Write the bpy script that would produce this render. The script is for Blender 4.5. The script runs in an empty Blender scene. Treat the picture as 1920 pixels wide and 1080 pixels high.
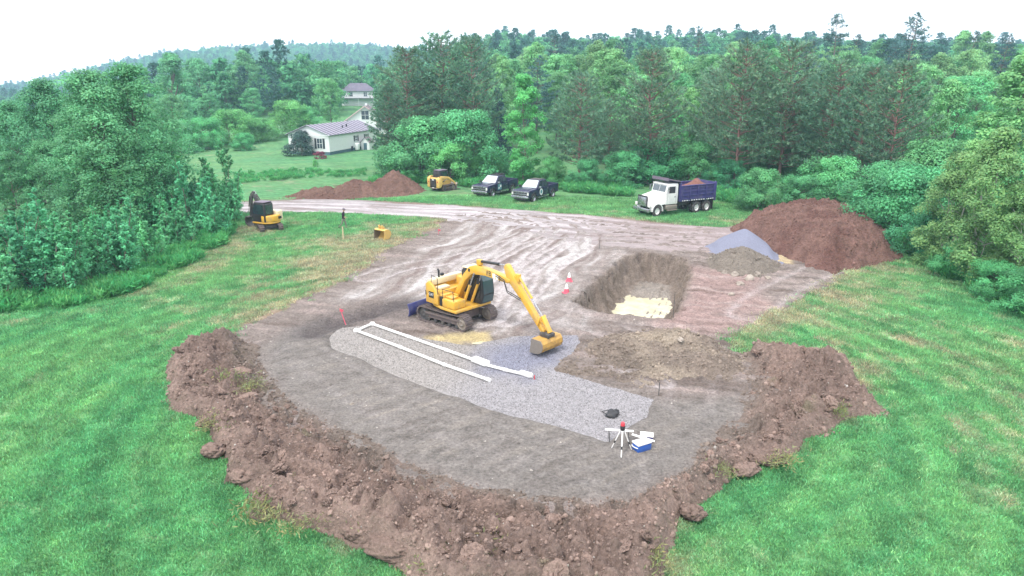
import bpy, bmesh, math, random
import numpy as np
from mathutils import Vector, Matrix

# ------------------------------------------------------------------ camera, sky, sun, exposure
S = bpy.context.scene
COL = S.collection
CAM_H, FPX = 12.0, 1250.0
PITCH = math.radians(16.9)
cam_data = bpy.data.cameras.new('camera')
cam_data.sensor_width = 36.0
cam_data.lens = 36.0 * FPX / 1920.0
cam_data.clip_start = 0.1
cam_data.clip_end = 9000.0
cam = bpy.data.objects.new('camera', cam_data)
COL.objects.link(cam)
cam.location = (0, 0, CAM_H)
cam.rotation_euler = (math.radians(90) - PITCH, 0, 0)
S.camera = cam

SUN_EL, SUN_AZ = math.radians(58), math.radians(215)      # azimuth clockwise from +Y
world = bpy.data.worlds.new('World')
S.world = world
world.use_nodes = True
wn = world.node_tree
wn.nodes.clear()
w_out = wn.nodes.new('ShaderNodeOutputWorld')
w_bg = wn.nodes.new('ShaderNodeBackground')
w_sky = wn.nodes.new('ShaderNodeTexSky')
w_sky.sky_type = 'NISHITA'
w_sky.sun_disc = False
w_sky.sun_elevation = SUN_EL
w_sky.sun_rotation = SUN_AZ
w_sky.air_density = 1.0
w_sky.dust_density = 4.0
w_sky.ozone_density = 1.0
w_mix = wn.nodes.new('ShaderNodeMix')                    # overcast: the sky seen through an even cloud sheet
w_mix.data_type = 'RGBA'
w_mix.inputs[0].default_value = 0.86
w_mix.inputs[7].default_value = (8.6, 8.6, 8.9, 1)
wn.links.new(w_sky.outputs[0], w_mix.inputs[6])
w_noise = wn.nodes.new('ShaderNodeTexNoise')
w_noise.inputs['Scale'].default_value = 2.2
w_noise.inputs['Detail'].default_value = 5
w_tc = wn.nodes.new('ShaderNodeTexCoord')
w_map = wn.nodes.new('ShaderNodeMapping')
w_map.inputs['Scale'].default_value = (1, 1, 5)
wn.links.new(w_tc.outputs['Generated'], w_map.inputs[0])
wn.links.new(w_map.outputs[0], w_noise.inputs['Vector'])
w_cl = wn.nodes.new('ShaderNodeMapRange')
w_cl.inputs[3].default_value = 0.94
w_cl.inputs[4].default_value = 1.06
wn.links.new(w_noise.outputs[0], w_cl.inputs[0])
w_mul = wn.nodes.new('ShaderNodeVectorMath')
w_mul.operation = 'SCALE'
wn.links.new(w_mix.outputs[2], w_mul.inputs[0])
wn.links.new(w_cl.outputs[0], w_mul.inputs['Scale'])
wn.links.new(w_mul.outputs[0], w_bg.inputs[0])
w_bg.inputs[1].default_value = 0.14
wn.links.new(w_bg.outputs[0], w_out.inputs[0])

sun_l = bpy.data.lights.new('sun', 'SUN')
sun_l.energy = 1.5
sun_l.angle = math.radians(10)
sun_l.color = (1.0, 0.96, 0.9)
sun = bpy.data.objects.new('sun', sun_l)
COL.objects.link(sun)
sd_ = Vector((math.sin(SUN_AZ) * math.cos(SUN_EL), math.cos(SUN_AZ) * math.cos(SUN_EL), math.sin(SUN_EL)))
sun.rotation_euler = sd_.to_track_quat('Z', 'Y').to_euler()
sun.location = (0, 0, 60)

S.view_settings.view_transform = 'Standard'
S.view_settings.look = 'None'
S.view_settings.gamma = 1.0
S.view_settings.use_curve_mapping = False
S.view_settings.exposure = 1.03
S.render.engine = 'CYCLES'
S.cycles.max_bounces = 8
S.cycles.diffuse_bounces = 3
S.cycles.glossy_bounces = 2
S.cycles.transmission_bounces = 3
S.cycles.transparent_max_bounces = 6
S.cycles.volume_bounces = 3
S.cycles.caustics_reflective = False
S.cycles.caustics_refractive = False

rng = np.random.default_rng(7)
random.seed(7)

# ------------------------------------------------------------------ helpers
def ray(px, py):
    """direction of the line of sight through a photograph pixel (1920 x 1080)"""
    x, y = (px - 960.0) / FPX, -(py - 540.0) / FPX
    c, s = math.cos(PITCH), math.sin(PITCH)
    return np.array([x, c + y * s, -s + y * c])

def G(px, py, z=0.0):
    """the point of the plane at height z that the photograph shows at this pixel"""
    d = ray(px, py)
    t = (z - CAM_H) / d[2]
    return d[0] * t, d[1] * t

def GP(pts, z=0.0):
    return np.array([G(a, b, z) for a, b in pts])

def sstep(a, b, v):
    t = np.clip((v - a) / (b - a), 0, 1)
    return t * t * (3 - 2 * t)

def lin(r, g, b, k=1.0):
    f = lambda c: (c / 255 / 12.92 if c / 255 <= 0.04045 else ((c / 255 + 0.055) / 1.055) ** 2.4)
    return np.array([f(r), f(g), f(b)]) * k

def _hash(ix, iy, seed):
    h = (ix.astype(np.int64) * 374761393 + iy.astype(np.int64) * 668265263 + seed * 1442695041) & 0xFFFFFFFF
    h = ((h ^ (h >> 13)) * 1274126177) & 0xFFFFFFFF
    h = ((h ^ (h >> 16)) * 2246822519) & 0xFFFFFFFF
    return ((h ^ (h >> 15)) & 0xFFFFFF) / float(0xFFFFFF)

def vnoise(x, y, seed=0):
    ix, iy = np.floor(x), np.floor(y)
    fx, fy = x - ix, y - iy
    ux, uy = fx * fx * fx * (fx * (fx * 6 - 15) + 10), fy * fy * fy * (fy * (fy * 6 - 15) + 10)
    a, b = _hash(ix, iy, seed), _hash(ix + 1, iy, seed)
    c, d = _hash(ix, iy + 1, seed), _hash(ix + 1, iy + 1, seed)
    return ((a + (b - a) * ux) * (1 - uy) + (c + (d - c) * ux) * uy) * 2 - 1

def fbm(x, y, octaves=4, seed=0, gain=0.5):
    t, amp, norm = 0, 1.0, 0
    ca, sa = math.cos(0.6), math.sin(0.6)
    for o in range(octaves):
        t = t + amp * vnoise(x, y, seed + o * 17)
        norm += amp
        amp *= gain
        x, y = (x * ca - y * sa) * 2.03 + 5.1, (x * sa + y * ca) * 2.03 + 1.7
    return t / norm

def sdf(poly, x, y):
    """signed distance to a polygon, positive inside"""
    x = np.asarray(x, float); y = np.asarray(y, float)
    d2 = np.full(x.shape, 1e18)
    inside = np.zeros(x.shape, bool)
    n = len(poly)
    for i in range(n):
        ax, ay = poly[i]; bx, by = poly[(i + 1) % n]
        ex, ey = bx - ax, by - ay
        wx, wy = x - ax, y - ay
        t = np.clip((wx * ex + wy * ey) / (ex * ex + ey * ey + 1e-12), 0, 1)
        d2 = np.minimum(d2, (wx - ex * t) ** 2 + (wy - ey * t) ** 2)
        cond = (ay > y) != (by > y)
        xi = ex * (y - ay) / (ey if abs(ey) > 1e-12 else 1e-12) + ax
        inside ^= cond & (x < xi)
    return np.where(inside, 1, -1) * np.sqrt(d2)

def ldist(line, x, y):
    """distance to an open polyline"""
    d2 = np.full(np.shape(x), 1e18)
    for i in range(len(line) - 1):
        ax, ay = line[i]; bx, by = line[i + 1]
        ex, ey = bx - ax, by - ay
        t = np.clip(((x - ax) * ex + (y - ay) * ey) / (ex * ex + ey * ey + 1e-12), 0, 1)
        d2 = np.minimum(d2, (x - ax - ex * t) ** 2 + (y - ay - ey * t) ** 2)
    return np.sqrt(d2)

def smooth_line(pts, n=8):
    """Catmull-Rom through the points"""
    p = np.array(pts, float)
    p = np.vstack([2 * p[0] - p[1], p, 2 * p[-1] - p[-2]])
    out = []
    for i in range(1, len(p) - 2):
        for k in range(n):
            t = k / n
            out.append(0.5 * (2 * p[i] + (p[i + 1] - p[i - 1]) * t + (2 * p[i - 1] - 5 * p[i] + 4 * p[i + 1] - p[i + 2]) * t * t
                              + (3 * p[i] - p[i - 1] - 3 * p[i + 1] + p[i + 2]) * t ** 3))
    out.append(p[-2])
    return np.array(out)

def mesh_np(name, v, f, smooth=False, colors=None, attrs=None):
    """mesh from vertex array and an (n,3) or (n,4) face array"""
    v = np.asarray(v, np.float32); f = np.asarray(f, np.int32)
    me = bpy.data.meshes.new(name)
    k = f.shape[1]
    me.vertices.add(len(v)); me.vertices.foreach_set('co', v.ravel())
    me.loops.add(f.size); me.loops.foreach_set('vertex_index', f.ravel())
    me.polygons.add(len(f)); me.polygons.foreach_set('loop_start', np.arange(0, f.size, k, dtype=np.int32))
    if smooth:
        me.polygons.foreach_set('use_smooth', np.ones(len(f), bool))
    me.update(calc_edges=True)
    if colors is not None:
        a = me.attributes.new('col', 'FLOAT_COLOR', 'POINT')
        c = np.ones((len(v), 4), np.float32); c[:, :3] = colors
        a.data.foreach_set('color', c.ravel())
    for nm, val in (attrs or {}).items():
        a = me.attributes.new(nm, 'FLOAT', 'POINT')
        a.data.foreach_set('value', np.asarray(val, np.float32))
    return me

def link(name, data, mat=None, parent=None, loc=None):
    o = bpy.data.objects.new(name, data)
    COL.objects.link(o)
    if mat is not None and data is not None and not data.materials:
        data.materials.append(mat)
    if parent is not None:
        o.parent = parent
    if loc is not None:
        o.location = loc
    return o

def tag(o, label=None, cat=None, group=None, kind=None):
    if label: o['label'] = label
    if cat: o['category'] = cat
    if group: o['group'] = group
    if kind: o['kind'] = kind
    return o

def thing(name, label, cat, loc=(0, 0, 0), rz=0.0, group=None):
    o = bpy.data.objects.new(name, None)
    o.empty_display_size = 0.3
    COL.objects.link(o)
    o.location = loc
    o.rotation_euler = (0, 0, rz)
    return tag(o, label, cat, group)

def copy_tree(o, parent=None):
    c = o.copy()
    COL.objects.link(c)
    c.parent = parent
    for ch in list(o.children):
        copy_tree(ch, c)
    return c

class MB:
    """collects simple shapes into one mesh"""
    def __init__(self):
        self.v, self.f = [], []
    def add(self, vs, fs):
        b = len(self.v)
        self.v += [tuple(map(float, p)) for p in vs]
        self.f += [tuple(b + i for i in q) for q in fs]
        return self
    def box(self, c, s, rot=None):
        hx, hy, hz = s[0] / 2, s[1] / 2, s[2] / 2
        vs = [Vector((x, y, z)) for x in (-hx, hx) for y in (-hy, hy) for z in (-hz, hz)]
        if rot is not None:
            vs = [rot @ p for p in vs]
        c = Vector(c)
        return self.add([p + c for p in vs], [(0, 1, 3, 2), (4, 6, 7, 5), (0, 4, 5, 1), (2, 3, 7, 6), (0, 2, 6, 4), (1, 5, 7, 3)])
    def bx(self, x0, x1, y0, y1, z0, z1):
        return self.box(((x0 + x1) / 2, (y0 + y1) / 2, (z0 + z1) / 2), (abs(x1 - x0), abs(y1 - y0), abs(z1 - z0)))
    def prism(self, prof, y0, y1, inset=None):
        """(x, z) profile extruded along y; inset optionally gives a second profile at y1"""
        n = len(prof); p2 = inset or prof
        vs = [(x, y0, z) for x, z in prof] + [(x, y1, z) for x, z in p2]
        fs = [tuple(range(n)), tuple(range(2 * n - 1, n - 1, -1))]
        fs += [(i, i + n, (i + 1) % n + n, (i + 1) % n) for i in range(n)]
        return self.add(vs, fs)
    def poly_z(self, prof, z0, z1):
        n = len(prof)
        vs = [(x, y, z0) for x, y in prof] + [(x, y, z1) for x, y in prof]
        fs = [tuple(range(n - 1, -1, -1)), tuple(range(n, 2 * n))]
        fs += [(i, (i + 1) % n, (i + 1) % n + n, i + n) for i in range(n)]
        return self.add(vs, fs)
    def cyl(self, p0, p1, r0, r1=None, n=12, caps=True):
        r1 = r0 if r1 is None else r1
        p0, p1 = Vector(p0), Vector(p1)
        d = (p1 - p0).normalized()
        a = d.orthogonal().normalized(); b = d.cross(a)
        vs = []
        for p, r in ((p0, r0), (p1, r1)):
            for i in range(n):
                t = 2 * math.pi * i / n
                vs.append(p + (a * math.cos(t) + b * math.sin(t)) * r)
        fs = [(i, (i + 1) % n, (i + 1) % n + n, i + n) for i in range(n)]
        if caps:
            fs += [tuple(range(n - 1, -1, -1)), tuple(range(n, 2 * n))]
        return self.add(vs, fs)
    def tube(self, pts, rad, n=8):
        pts = [Vector(p) for p in pts]
        rad = [rad] * len(pts) if np.isscalar(rad) else list(rad)
        vs, up = [], None
        for i, p in enumerate(pts):
            d = (pts[min(i + 1, len(pts) - 1)] - pts[max(i - 1, 0)]).normalized()
            if up is None:
                up = d.orthogonal().normalized()
            up = (up - d * up.dot(d)).normalized()
            b = d.cross(up)
            for k in range(n):
                t = 2 * math.pi * k / n
                vs.append(p + (up * math.cos(t) + b * math.sin(t)) * rad[i])
        m = len(pts)
        fs = [(i * n + k, i * n + (k + 1) % n, (i + 1) * n + (k + 1) % n, (i + 1) * n + k) for i in range(m - 1) for k in range(n)]
        fs += [tuple(range(n - 1, -1, -1)), tuple(range((m - 1) * n, m * n))]
        return self.add(vs, fs)
    def bar(self, p0, p1, w, h):
        """rectangular bar from p0 to p1, width w across, height h in the vertical plane"""
        p0, p1 = Vector(p0), Vector(p1)
        d = p1 - p0
        L = d.length
        q = d.to_track_quat('X', 'Z').to_matrix()
        return self.box((p0 + p1) / 2, (L, w, h), q)
    def build(self, name, mat, parent=None, bevel=0.0, smooth=False, seg=2):
        me = bpy.data.meshes.new(name)
        me.from_pydata(self.v, [], self.f)
        me.update()
        bm = bmesh.new(); bm.from_mesh(me)
        bmesh.ops.recalc_face_normals(bm, faces=bm.faces)
        if bevel > 0:
            es = [e for e in bm.edges if len(e.link_faces) == 2 and e.calc_face_angle(0) > 0.5]
            bmesh.ops.bevel(bm, geom=es, offset=bevel, segments=seg, affect='EDGES', profile=0.5, clamp_overlap=True)
        bm.to_mesh(me); bm.free()
        if smooth or bevel > 0:
            me.polygons.foreach_set('use_smooth', np.ones(len(me.polygons), bool))
            try:
                me.set_sharp_from_angle(angle=math.radians(40))
            except Exception:
                pass
        return link(name, me, mat, parent)

# ------------------------------------------------------------------ materials
def new_mat(name):
    m = bpy.data.materials.new(name)
    m.use_nodes = True
    nt = m.node_tree
    nt.nodes.clear()
    out = nt.nodes.new('ShaderNodeOutputMaterial')
    b = nt.nodes.new('ShaderNodeBsdfPrincipled')
    nt.links.new(b.outputs[0], out.inputs[0])
    return m, nt, b, out

def noise_node(nt, scale, detail=4, rough=0.55, vec=None, dist=0.0):
    n = nt.nodes.new('ShaderNodeTexNoise')
    n.inputs['Scale'].default_value = scale
    n.inputs['Detail'].default_value = detail
    n.inputs['Roughness'].default_value = rough
    n.inputs['Distortion'].default_value = dist
    if vec is not None:
        nt.links.new(vec, n.inputs['Vector'])
    return n

def mrange(nt, src, a, b, c, d):
    n = nt.nodes.new('ShaderNodeMapRange')
    for i, v in zip((1, 2, 3, 4), (a, b, c, d)):
        n.inputs[i].default_value = v
    nt.links.new(src, n.inputs[0])
    return n.outputs[0]

def scale_col(nt, col, fac):
    n = nt.nodes.new('ShaderNodeVectorMath'); n.operation = 'SCALE'
    nt.links.new(col, n.inputs[0]); nt.links.new(fac, n.inputs['Scale'])
    return n.outputs[0]

def mixcol(nt, fac, a, b):
    n = nt.nodes.new('ShaderNodeMix'); n.data_type = 'RGBA'
    for i, s in ((0, fac), (6, a), (7, b)):
        if hasattr(s, 'is_linked') or hasattr(s, 'links'):
            nt.links.new(s, n.inputs[i])
        elif i == 0:
            n.inputs[0].default_value = s
        else:
            n.inputs[i].default_value = (*s[:3], 1)
    return n.outputs[2]

def pmat(name, col, rough=0.5, metal=0.0, dirt=0.25, dirt_col=(0.20, 0.16, 0.12), scale=3.0, coat=0.0, spec=0.5, low=True):
    """painted / plastic / metal surface with uneven dust and wear"""
    m, nt, b, out = new_mat(name)
    tc = nt.nodes.new('ShaderNodeTexCoord')
    n1 = noise_node(nt, scale, 6, 0.65, tc.outputs['Object'])
    n2 = noise_node(nt, scale * 9, 3, 0.6, tc.outputs['Object'])
    base = nt.nodes.new('ShaderNodeRGB'); base.outputs[0].default_value = (*col, 1)
    v = mrange(nt, n2.outputs[0], 0.3, 0.7, 0.88, 1.1)
    c1 = scale_col(nt, base.outputs[0], v)
    f = mrange(nt, n1.outputs[0], 0.45, 0.75, 0.0, dirt)
    c2 = mixcol(nt, f, c1, dirt_col)
    nt.links.new(c2, b.inputs['Base Color'])
    r = mrange(nt, n1.outputs[0], 0.3, 0.7, max(0.05, rough - 0.1), min(1, rough + 0.2))
    nt.links.new(r, b.inputs['Roughness'])
    b.inputs['Metallic'].default_value = metal
    b.inputs['Specular IOR Level'].default_value = spec
    b.inputs['Coat Weight'].default_value = coat
    b.inputs['Coat Roughness'].default_value = 0.08
    return m

def glass_mat(name, col=(0.02, 0.03, 0.035), rough=0.05):
    m, nt, b, out = new_mat(name)
    tc = nt.nodes.new('ShaderNodeTexCoord')
    n = noise_node(nt, 4, 3, 0.5, tc.outputs['Object'])
    b.inputs['Base Color'].default_value = (*col, 1)
    nt.links.new(mrange(nt, n.outputs[0], 0.3, 0.8, rough, rough + 0.12), b.inputs['Roughness'])
    b.inputs['IOR'].default_value = 1.75
    b.inputs['Specular IOR Level'].default_value = 0.8
    return m

def earth_mat(name, big=1.6, fine=9.0, bump=0.06, rough=0.95, contrast=0.28, speck=None, wet=False):
    """soil: colour comes from the 'col' attribute, grain and lumps from noise"""
    m, nt, b, out = new_mat(name)
    at = nt.nodes.new('ShaderNodeAttribute'); at.attribute_name = 'col'
    geo = nt.nodes.new('ShaderNodeNewGeometry')
    pos = geo.outputs['Position']
    n1 = noise_node(nt, big, 8, 0.65, pos)
    n2 = noise_node(nt, fine, 6, 0.7, pos)
    v1 = mrange(nt, n1.outputs[0], 0.3, 0.7, 1 - contrast * 0.6, 1 + contrast * 0.6)
    v2 = mrange(nt, n2.outputs[0], 0.3, 0.7, 1 - contrast * 1.1, 1 + contrast * 1.1)
    c = scale_col(nt, scale_col(nt, at.outputs['Color'], v1), v2)
    if speck:
        vo = nt.nodes.new('ShaderNodeTexVoronoi'); vo.inputs['Scale'].default_value = speck[0]
        nt.links.new(pos, vo.inputs['Vector'])
        sp = mrange(nt, vo.outputs['Distance'], speck[1], speck[1] + 0.05, 1, 0)
        n3 = noise_node(nt, 0.9, 2, 0.5, pos)
        sp2 = nt.nodes.new('ShaderNodeMath'); sp2.operation = 'MULTIPLY'
        nt.links.new(sp, sp2.inputs[0]); nt.links.new(mrange(nt, n3.outputs[0], 0.5, 0.6, 0, 1), sp2.inputs[1])
        c = mixcol(nt, sp2.outputs[0], c, speck[2])
    nt.links.new(c, b.inputs['Base Color'])
    b.inputs['Roughness'].default_value = rough
    b.inputs['Specular IOR Level'].default_value = 0.15
    bp = nt.nodes.new('ShaderNodeBump')
    bp.inputs['Strength'].default_value = 0.9
    bp.inputs['Distance'].default_value = bump
    add = nt.nodes.new('ShaderNodeMath'); add.operation = 'ADD'
    nt.links.new(n1.outputs[0], add.inputs[0])
    nt.links.new(n2.outputs[0], add.inputs[1])
    nt.links.new(add.outputs[0], bp.inputs['Height'])
    nt.links.new(bp.outputs[0], b.inputs['Normal'])
    return m

def plain_earth(name, col, **kw):
    """soil of one colour for loose pieces"""
    m = earth_mat(name, **kw)
    nt = m.node_tree
    at = next(n for n in nt.nodes if n.type == 'ATTRIBUTE')
    rgb = nt.nodes.new('ShaderNodeRGB'); rgb.outputs[0].default_value = (*col, 1)
    oi = nt.nodes.new('ShaderNodeObjectInfo')
    c = scale_col(nt, rgb.outputs[0], mrange(nt, oi.outputs['Random'], 0, 1, 0.8, 1.2))
    for l in list(at.outputs['Color'].links):
        nt.links.new(c, l.to_socket)
    nt.nodes.remove(at)
    return m

K = 0.53           # photograph tone -> base colour
# ------------------------------------------------------------------ the lie of the land
P_SITE = GP([(318, 690), (345, 662), (420, 640), (470, 600), (560, 560), (640, 525), (690, 490), (760, 452), (812, 425), (850, 402),
             (900, 396), (1000, 402), (1100, 409), (1180, 416), (1290, 428), (1370, 425), (1420, 420), (1560, 440), (1600, 500), (1570, 520),
             (1500, 560), (1440, 590), (1375, 622), (1400, 652), (1500, 676), (1590, 700), (1612, 745), (1645, 772), (1570, 786), (1500, 830),
             (1470, 858), (1370, 878), (1330, 925), (1255, 975), (1232, 1075), (1200, 1140), (830, 1140), (760, 1062), (650, 1010),
             (480, 970), (490, 915), (428, 905), (425, 850), (385, 800), (330, 765)])
P_ROAD = GP([(380, 384), (450, 380), (560, 375), (680, 376), (800, 382), (900, 389), (1000, 396), (1100, 404), (1180, 411), (1260, 420), (1330, 427), (1420, 432),
             (1440, 452), (1340, 472), (1240, 472), (1130, 462), (1040, 446), (960, 428), (890, 417), (800, 408), (660, 401), (540, 398), (440, 398), (370, 402)])
P_PIT = GP([(1168, 482), (1210, 476), (1290, 488), (1300, 520), (1278, 575), (1262, 602), (1200, 594), (1140, 590), (1100, 580), (1076, 566), (1110, 535)])
P_GRAV = GP([(612, 630), (640, 610), (705, 602), (790, 628), (880, 642), (960, 626), (1085, 624), (1092, 640), (1062, 668), (1040, 688), (1130, 715), (1228, 745),
             (1218, 778), (1180, 800), (1140, 826), (1030, 795), (920, 768), (850, 742), (740, 700), (660, 665), (618, 648)])
P_PAD = GP([(470, 650), (600, 598), (760, 630), (930, 640), (1060, 690), (1240, 750), (1390, 740), (1400, 800), (1300, 880), (1190, 945), (1000, 955), (850, 915), (700, 850), (560, 770), (500, 710)])
P_MUD = GP([(640, 560), (800, 470), (850, 425), (960, 410), (1110, 425), (1160, 470), (1080, 560), (1100, 620), (940, 625), (880, 590), (800, 560)])
P_RED = GP([(1290, 500), (1420, 520), (1440, 580), (1380, 620), (1290, 640), (1240, 600), (1280, 560)])
P_BERM_IN = GP([(470, 645), (492, 700), (560, 770), (650, 815), (720, 850), (850, 905), (1000, 945), (1180, 945), (1260, 905), (1320, 850), (1390, 790), (1410, 720), (1400, 668)])
P_BERM_OUT = GP([(420, 648), (345, 662), (318, 690), (330, 765), (385, 800), (425, 850), (428, 905), (490, 915), (480, 970), (650, 1010), (760, 1062), (830, 1140),
                 (1200, 1140), (1232, 1075), (1255, 975), (1330, 925), (1370, 878), (1470, 858), (1500, 830), (1570, 786), (1645, 772), (1612, 745), (1590, 700), (1500, 678), (1420, 662)])
P_BERM = np.vstack([P_BERM_OUT, P_BERM_IN[::-1]])
CX, CY = 1.5, 25.5

# ridge lines: photograph skyline -> height of the hills by bearing
def _ridge_table(pts):
    az, el = [], []
    for px, py in pts:
        d = ray(px, py)
        az.append(math.atan2(d[0], d[1])); el.append(d[2] / math.hypot(d[0], d[1]))
    return np.array(az), np.array(el)
RA = _ridge_table([(-900, 150), (-300, 155), (0, 166), (90, 150), (200, 122), (300, 104), (380, 96), (500, 89), (620, 86), (700, 90), (790, 100), (1000, 104), (1500, 100), (2600, 110)])
RB = _ridge_table([(640, 200), (720, 150), (780, 110), (860, 84), (940, 78), (1010, 88), (1100, 92), (1200, 88), (1300, 84), (1400, 84), (1500, 96), (1600, 104), (1900, 112), (2600, 120)])
R_A, R_B = 1250.0, 500.0

def h0(x, y):
    """the natural ground"""
    r = np.hypot(x, y); az = np.arctan2(x, y)
    front = sstep(2.2, 1.3, np.abs(az))
    ha = np.maximum(0, CAM_H + R_A * np.interp(az, *RA) - 13)
    z = ha * sstep(520, R_A, r) * front * (1 - 0.3 * sstep(R_A, 1600, r))
    hb = np.maximum(0, CAM_H + R_B * np.interp(az, *RB) - 12)
    z = z + (hb * sstep(150, R_B, r) * sstep(0, 40, x + 0.04 * y + 40) * front) * (1 - 0.4 * sstep(R_B, 900, r))
    z = z + 2.0 * sstep(85, 150, y) * sstep(-30, 30, x) * front
    z = z + 5.5 * sstep(128, 240, y) * np.exp(-((x + 62) / 45) ** 2) * sstep(500, 300, r)
    z = z - 10 * sstep(120, 250, r) * sstep(-0.38, -0.60, az) * front * sstep(1500, 900, r)
    z = z + 9 * fbm(x / 230, y / 230, 3, 5) * sstep(260, 700, r)
    z = z + 0.10 * fbm(x / 9, y / 9, 3, 9) * sstep(14, 26, np.hypot(x - CX, y - CY)) + 0.02 * fbm(x / 1.1, y / 1.1, 2, 3)
    return z

# wheel and track marks in the mud (centre lines, half gauge, half width, depth)
TRACKS = []
def track(px, gauge=0.95, w=0.22, dep=0.07, light=1.0):
    TRACKS.append((smooth_line(GP(px), 6), gauge, w, dep, light))
track([(905, 600), (930, 555), (985, 500), (1040, 455), (1050, 430), (1010, 408)], 1.0, 0.25, 0.08, 1.0)
track([(890, 585), (930, 520), (1000, 470), (1075, 440), (1150, 430)], 1.0, 0.22, 0.07, 1.0)
track([(940, 600), (985, 545), (1030, 500), (1085, 465), (1090, 440), (1050, 415), (980, 402)], 0.95, 0.22, 0.08, 0.9)
track([(870, 500), (930, 455), (1000, 425), (1070, 415)], 0.9, 0.2, 0.06, 0.7)
track([(960, 575), (985, 510), (1025, 465), (1060, 450)], 0.9, 0.2, 0.06, 0.8)
track([(880, 560), (945, 500), (1010, 450), (1040, 425)], 1.1, 0.2, 0.06, 0.9)
track([(690, 520), (760, 500), (850, 488), (920, 470), (1000, 440)], 0.9, 0.18, 0.05, 0.7)
track([(1000, 580), (1080, 600), (1180, 620), (1280, 630)], 1.0, 0.22, 0.06, 0.2)
track([(960, 560), (1040, 585), (1130, 612), (1200, 640), (1300, 660)], 0.95, 0.22, 0.06, 0.2)
track([(1120, 655), (1180, 690), (1240, 720)], 0.4, 0.18, 0.05, 0.5)
track([(1145, 650), (1200, 655), (1235, 640)], 0.35, 0.18, 0.05, 0.5)
track([(1290, 680), (1300, 720), (1290, 760)], 0.8, 0.22, 0.04, 0.12)
track([(1600, 470), (1530, 510), (1460, 545), (1400, 590)], 1.0, 0.25, 0.05, 0.35)
track([(560, 660), (700, 740), (860, 800), (1000, 850), (1150, 880)], 1.0, 0.22, 0.03, 0.1)
track([(520, 690), (640, 790), (800, 850), (960, 890)], 1.0, 0.22, 0.03, 0.1)
ROAD_TRACKS = []
for px_ in ([(380, 391), (560, 385), (760, 391), (900, 401), (1040, 416), (1200, 436), (1400, 446)],
            [(380, 396), (560, 392), (760, 398), (880, 408), (1000, 428), (1120, 446), (1300, 460)],
            [(700, 388), (900, 396), (1100, 412), (1300, 432)]):
    ROAD_TRACKS.append(smooth_line(GP(px_), 6))

def track_masks(x, y):
    dent = np.zeros(x.shape); light = np.zeros(x.shape); ridge = np.zeros(x.shape)
    wob = 0.12 * fbm(x / 0.8, y / 0.8, 2, 71)
    for ln, g, w, dep, li in TRACKS:
        d = ldist(ln, x, y) + wob
        a = np.exp(-((np.abs(d - g)) / w) ** 2)
        dent = np.maximum(dent, a * dep)
        ridge = np.maximum(ridge, np.exp(-((np.abs(d - g) - w * 1.7) / (w * 0.5)) ** 2) * dep * 0.7)
        light = np.maximum(light, a * li)
    return dent, ridge, light

def soil_z(x, y, full=True):
    """height of the stripped site"""
    sp = sdf(P_PIT, x, y) + 0.42 * fbm(x / 1.1, y / 1.1, 4, 21, 0.6) + 0.30 * (np.abs(fbm(x / 0.5, y / 0.5, 3, 22)) * 2 - 0.5)
    z = -1.95 * (0.55 * sstep(0.0, 0.5, sp) + 0.45 * sstep(0.35, 1.3, sp)) + 0.10 * np.exp(-((sp + 0.5) / 0.5) ** 2)
    sg = sdf(P_GRAV, x, y)
    z = z - 0.24 * sstep(-0.25, 0.35, sg + 0.1 * fbm(x / 0.7, y / 0.7, 2, 8))
    ditch = GP([(590, 622), (640, 598), (700, 584)])
    z = z - 0.35 * np.exp(-(ldist(ditch, x, y) / 0.6) ** 2)
    amp = 0.045 + 0.05 * sstep(-0.5, 2.0, sdf(P_RED, x, y))
    pad = sstep(-0.5, 1.5, sdf(P_PAD, x, y))
    z = z + amp * (1 - 0.75 * pad) * fbm(x / 1.3, y / 1.3, 5, 31) * (1 - sstep(0, 0.6, sg))
    z = z + 0.09 * fbm(x / 6, y / 6, 2, 33)
    if full:
        dent, ridge, _ = track_masks(x, y)
        z = z - (dent - ridge) * (1 - sstep(0.2, 0.6, sg)) * (1 - sstep(-0.2, 0.3, sp))
    # ribs left by the bucket teeth on the pit floor
    u = (x - 8.0) * 0.93 + (y - 41.0) * -0.36
    v = (x - 8.0) * 0.36 + (y - 41.0) * 0.93
    right = np.clip(sstep(0.2, 1.2, u) + sstep(1.2, 2.6, v), 0, 1)
    z = z + sstep(1.0, 1.5, sp) * right * (0.02 + 0.34 * np.clip(np.sin(u * 2 * np.pi / 0.40 + 1.6 * fbm(x / 1.4, y / 1.4, 2, 29)) - 0.45, 0, 1) * np.clip(0.7 + 1.8 * fbm(x / 0.7, y / 0.7, 3, 28), 0, 1) + 0.07 * fbm(x / 1.0, y / 1.0, 3, 27))
    # clods and crumbs where the soil is loose
    rough = (1 - sstep(-0.5, 1.0, sdf(P_PAD, x, y))) * (1 - sstep(0, 0.5, sg)) * (1 - 0.7 * sstep(-1.0, 1.5, sdf(P_MUD, x, y)))
    z = z + sstep(0.8, 1.3, sp) * (-0.06 + 0.22 * sstep(1.8, 3.6, v))
    z = z + rough * (0.07 * np.abs(fbm(x / 0.55, y / 0.55, 3, 25)) * 2 - 0.05)
    pu = GP([(835, 630), (905, 620), (915, 640), (880, 640)])
    z = z - 0.08 * sstep(-0.3, 0.2, sdf(pu, x, y))
    return z

def site_edge(x, y):
    return sdf(P_SITE, x, y) + 0.55 * fbm(x / 1.7, y / 1.7, 4, 41) - 0.75 * sstep(33, 29, y)

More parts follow.
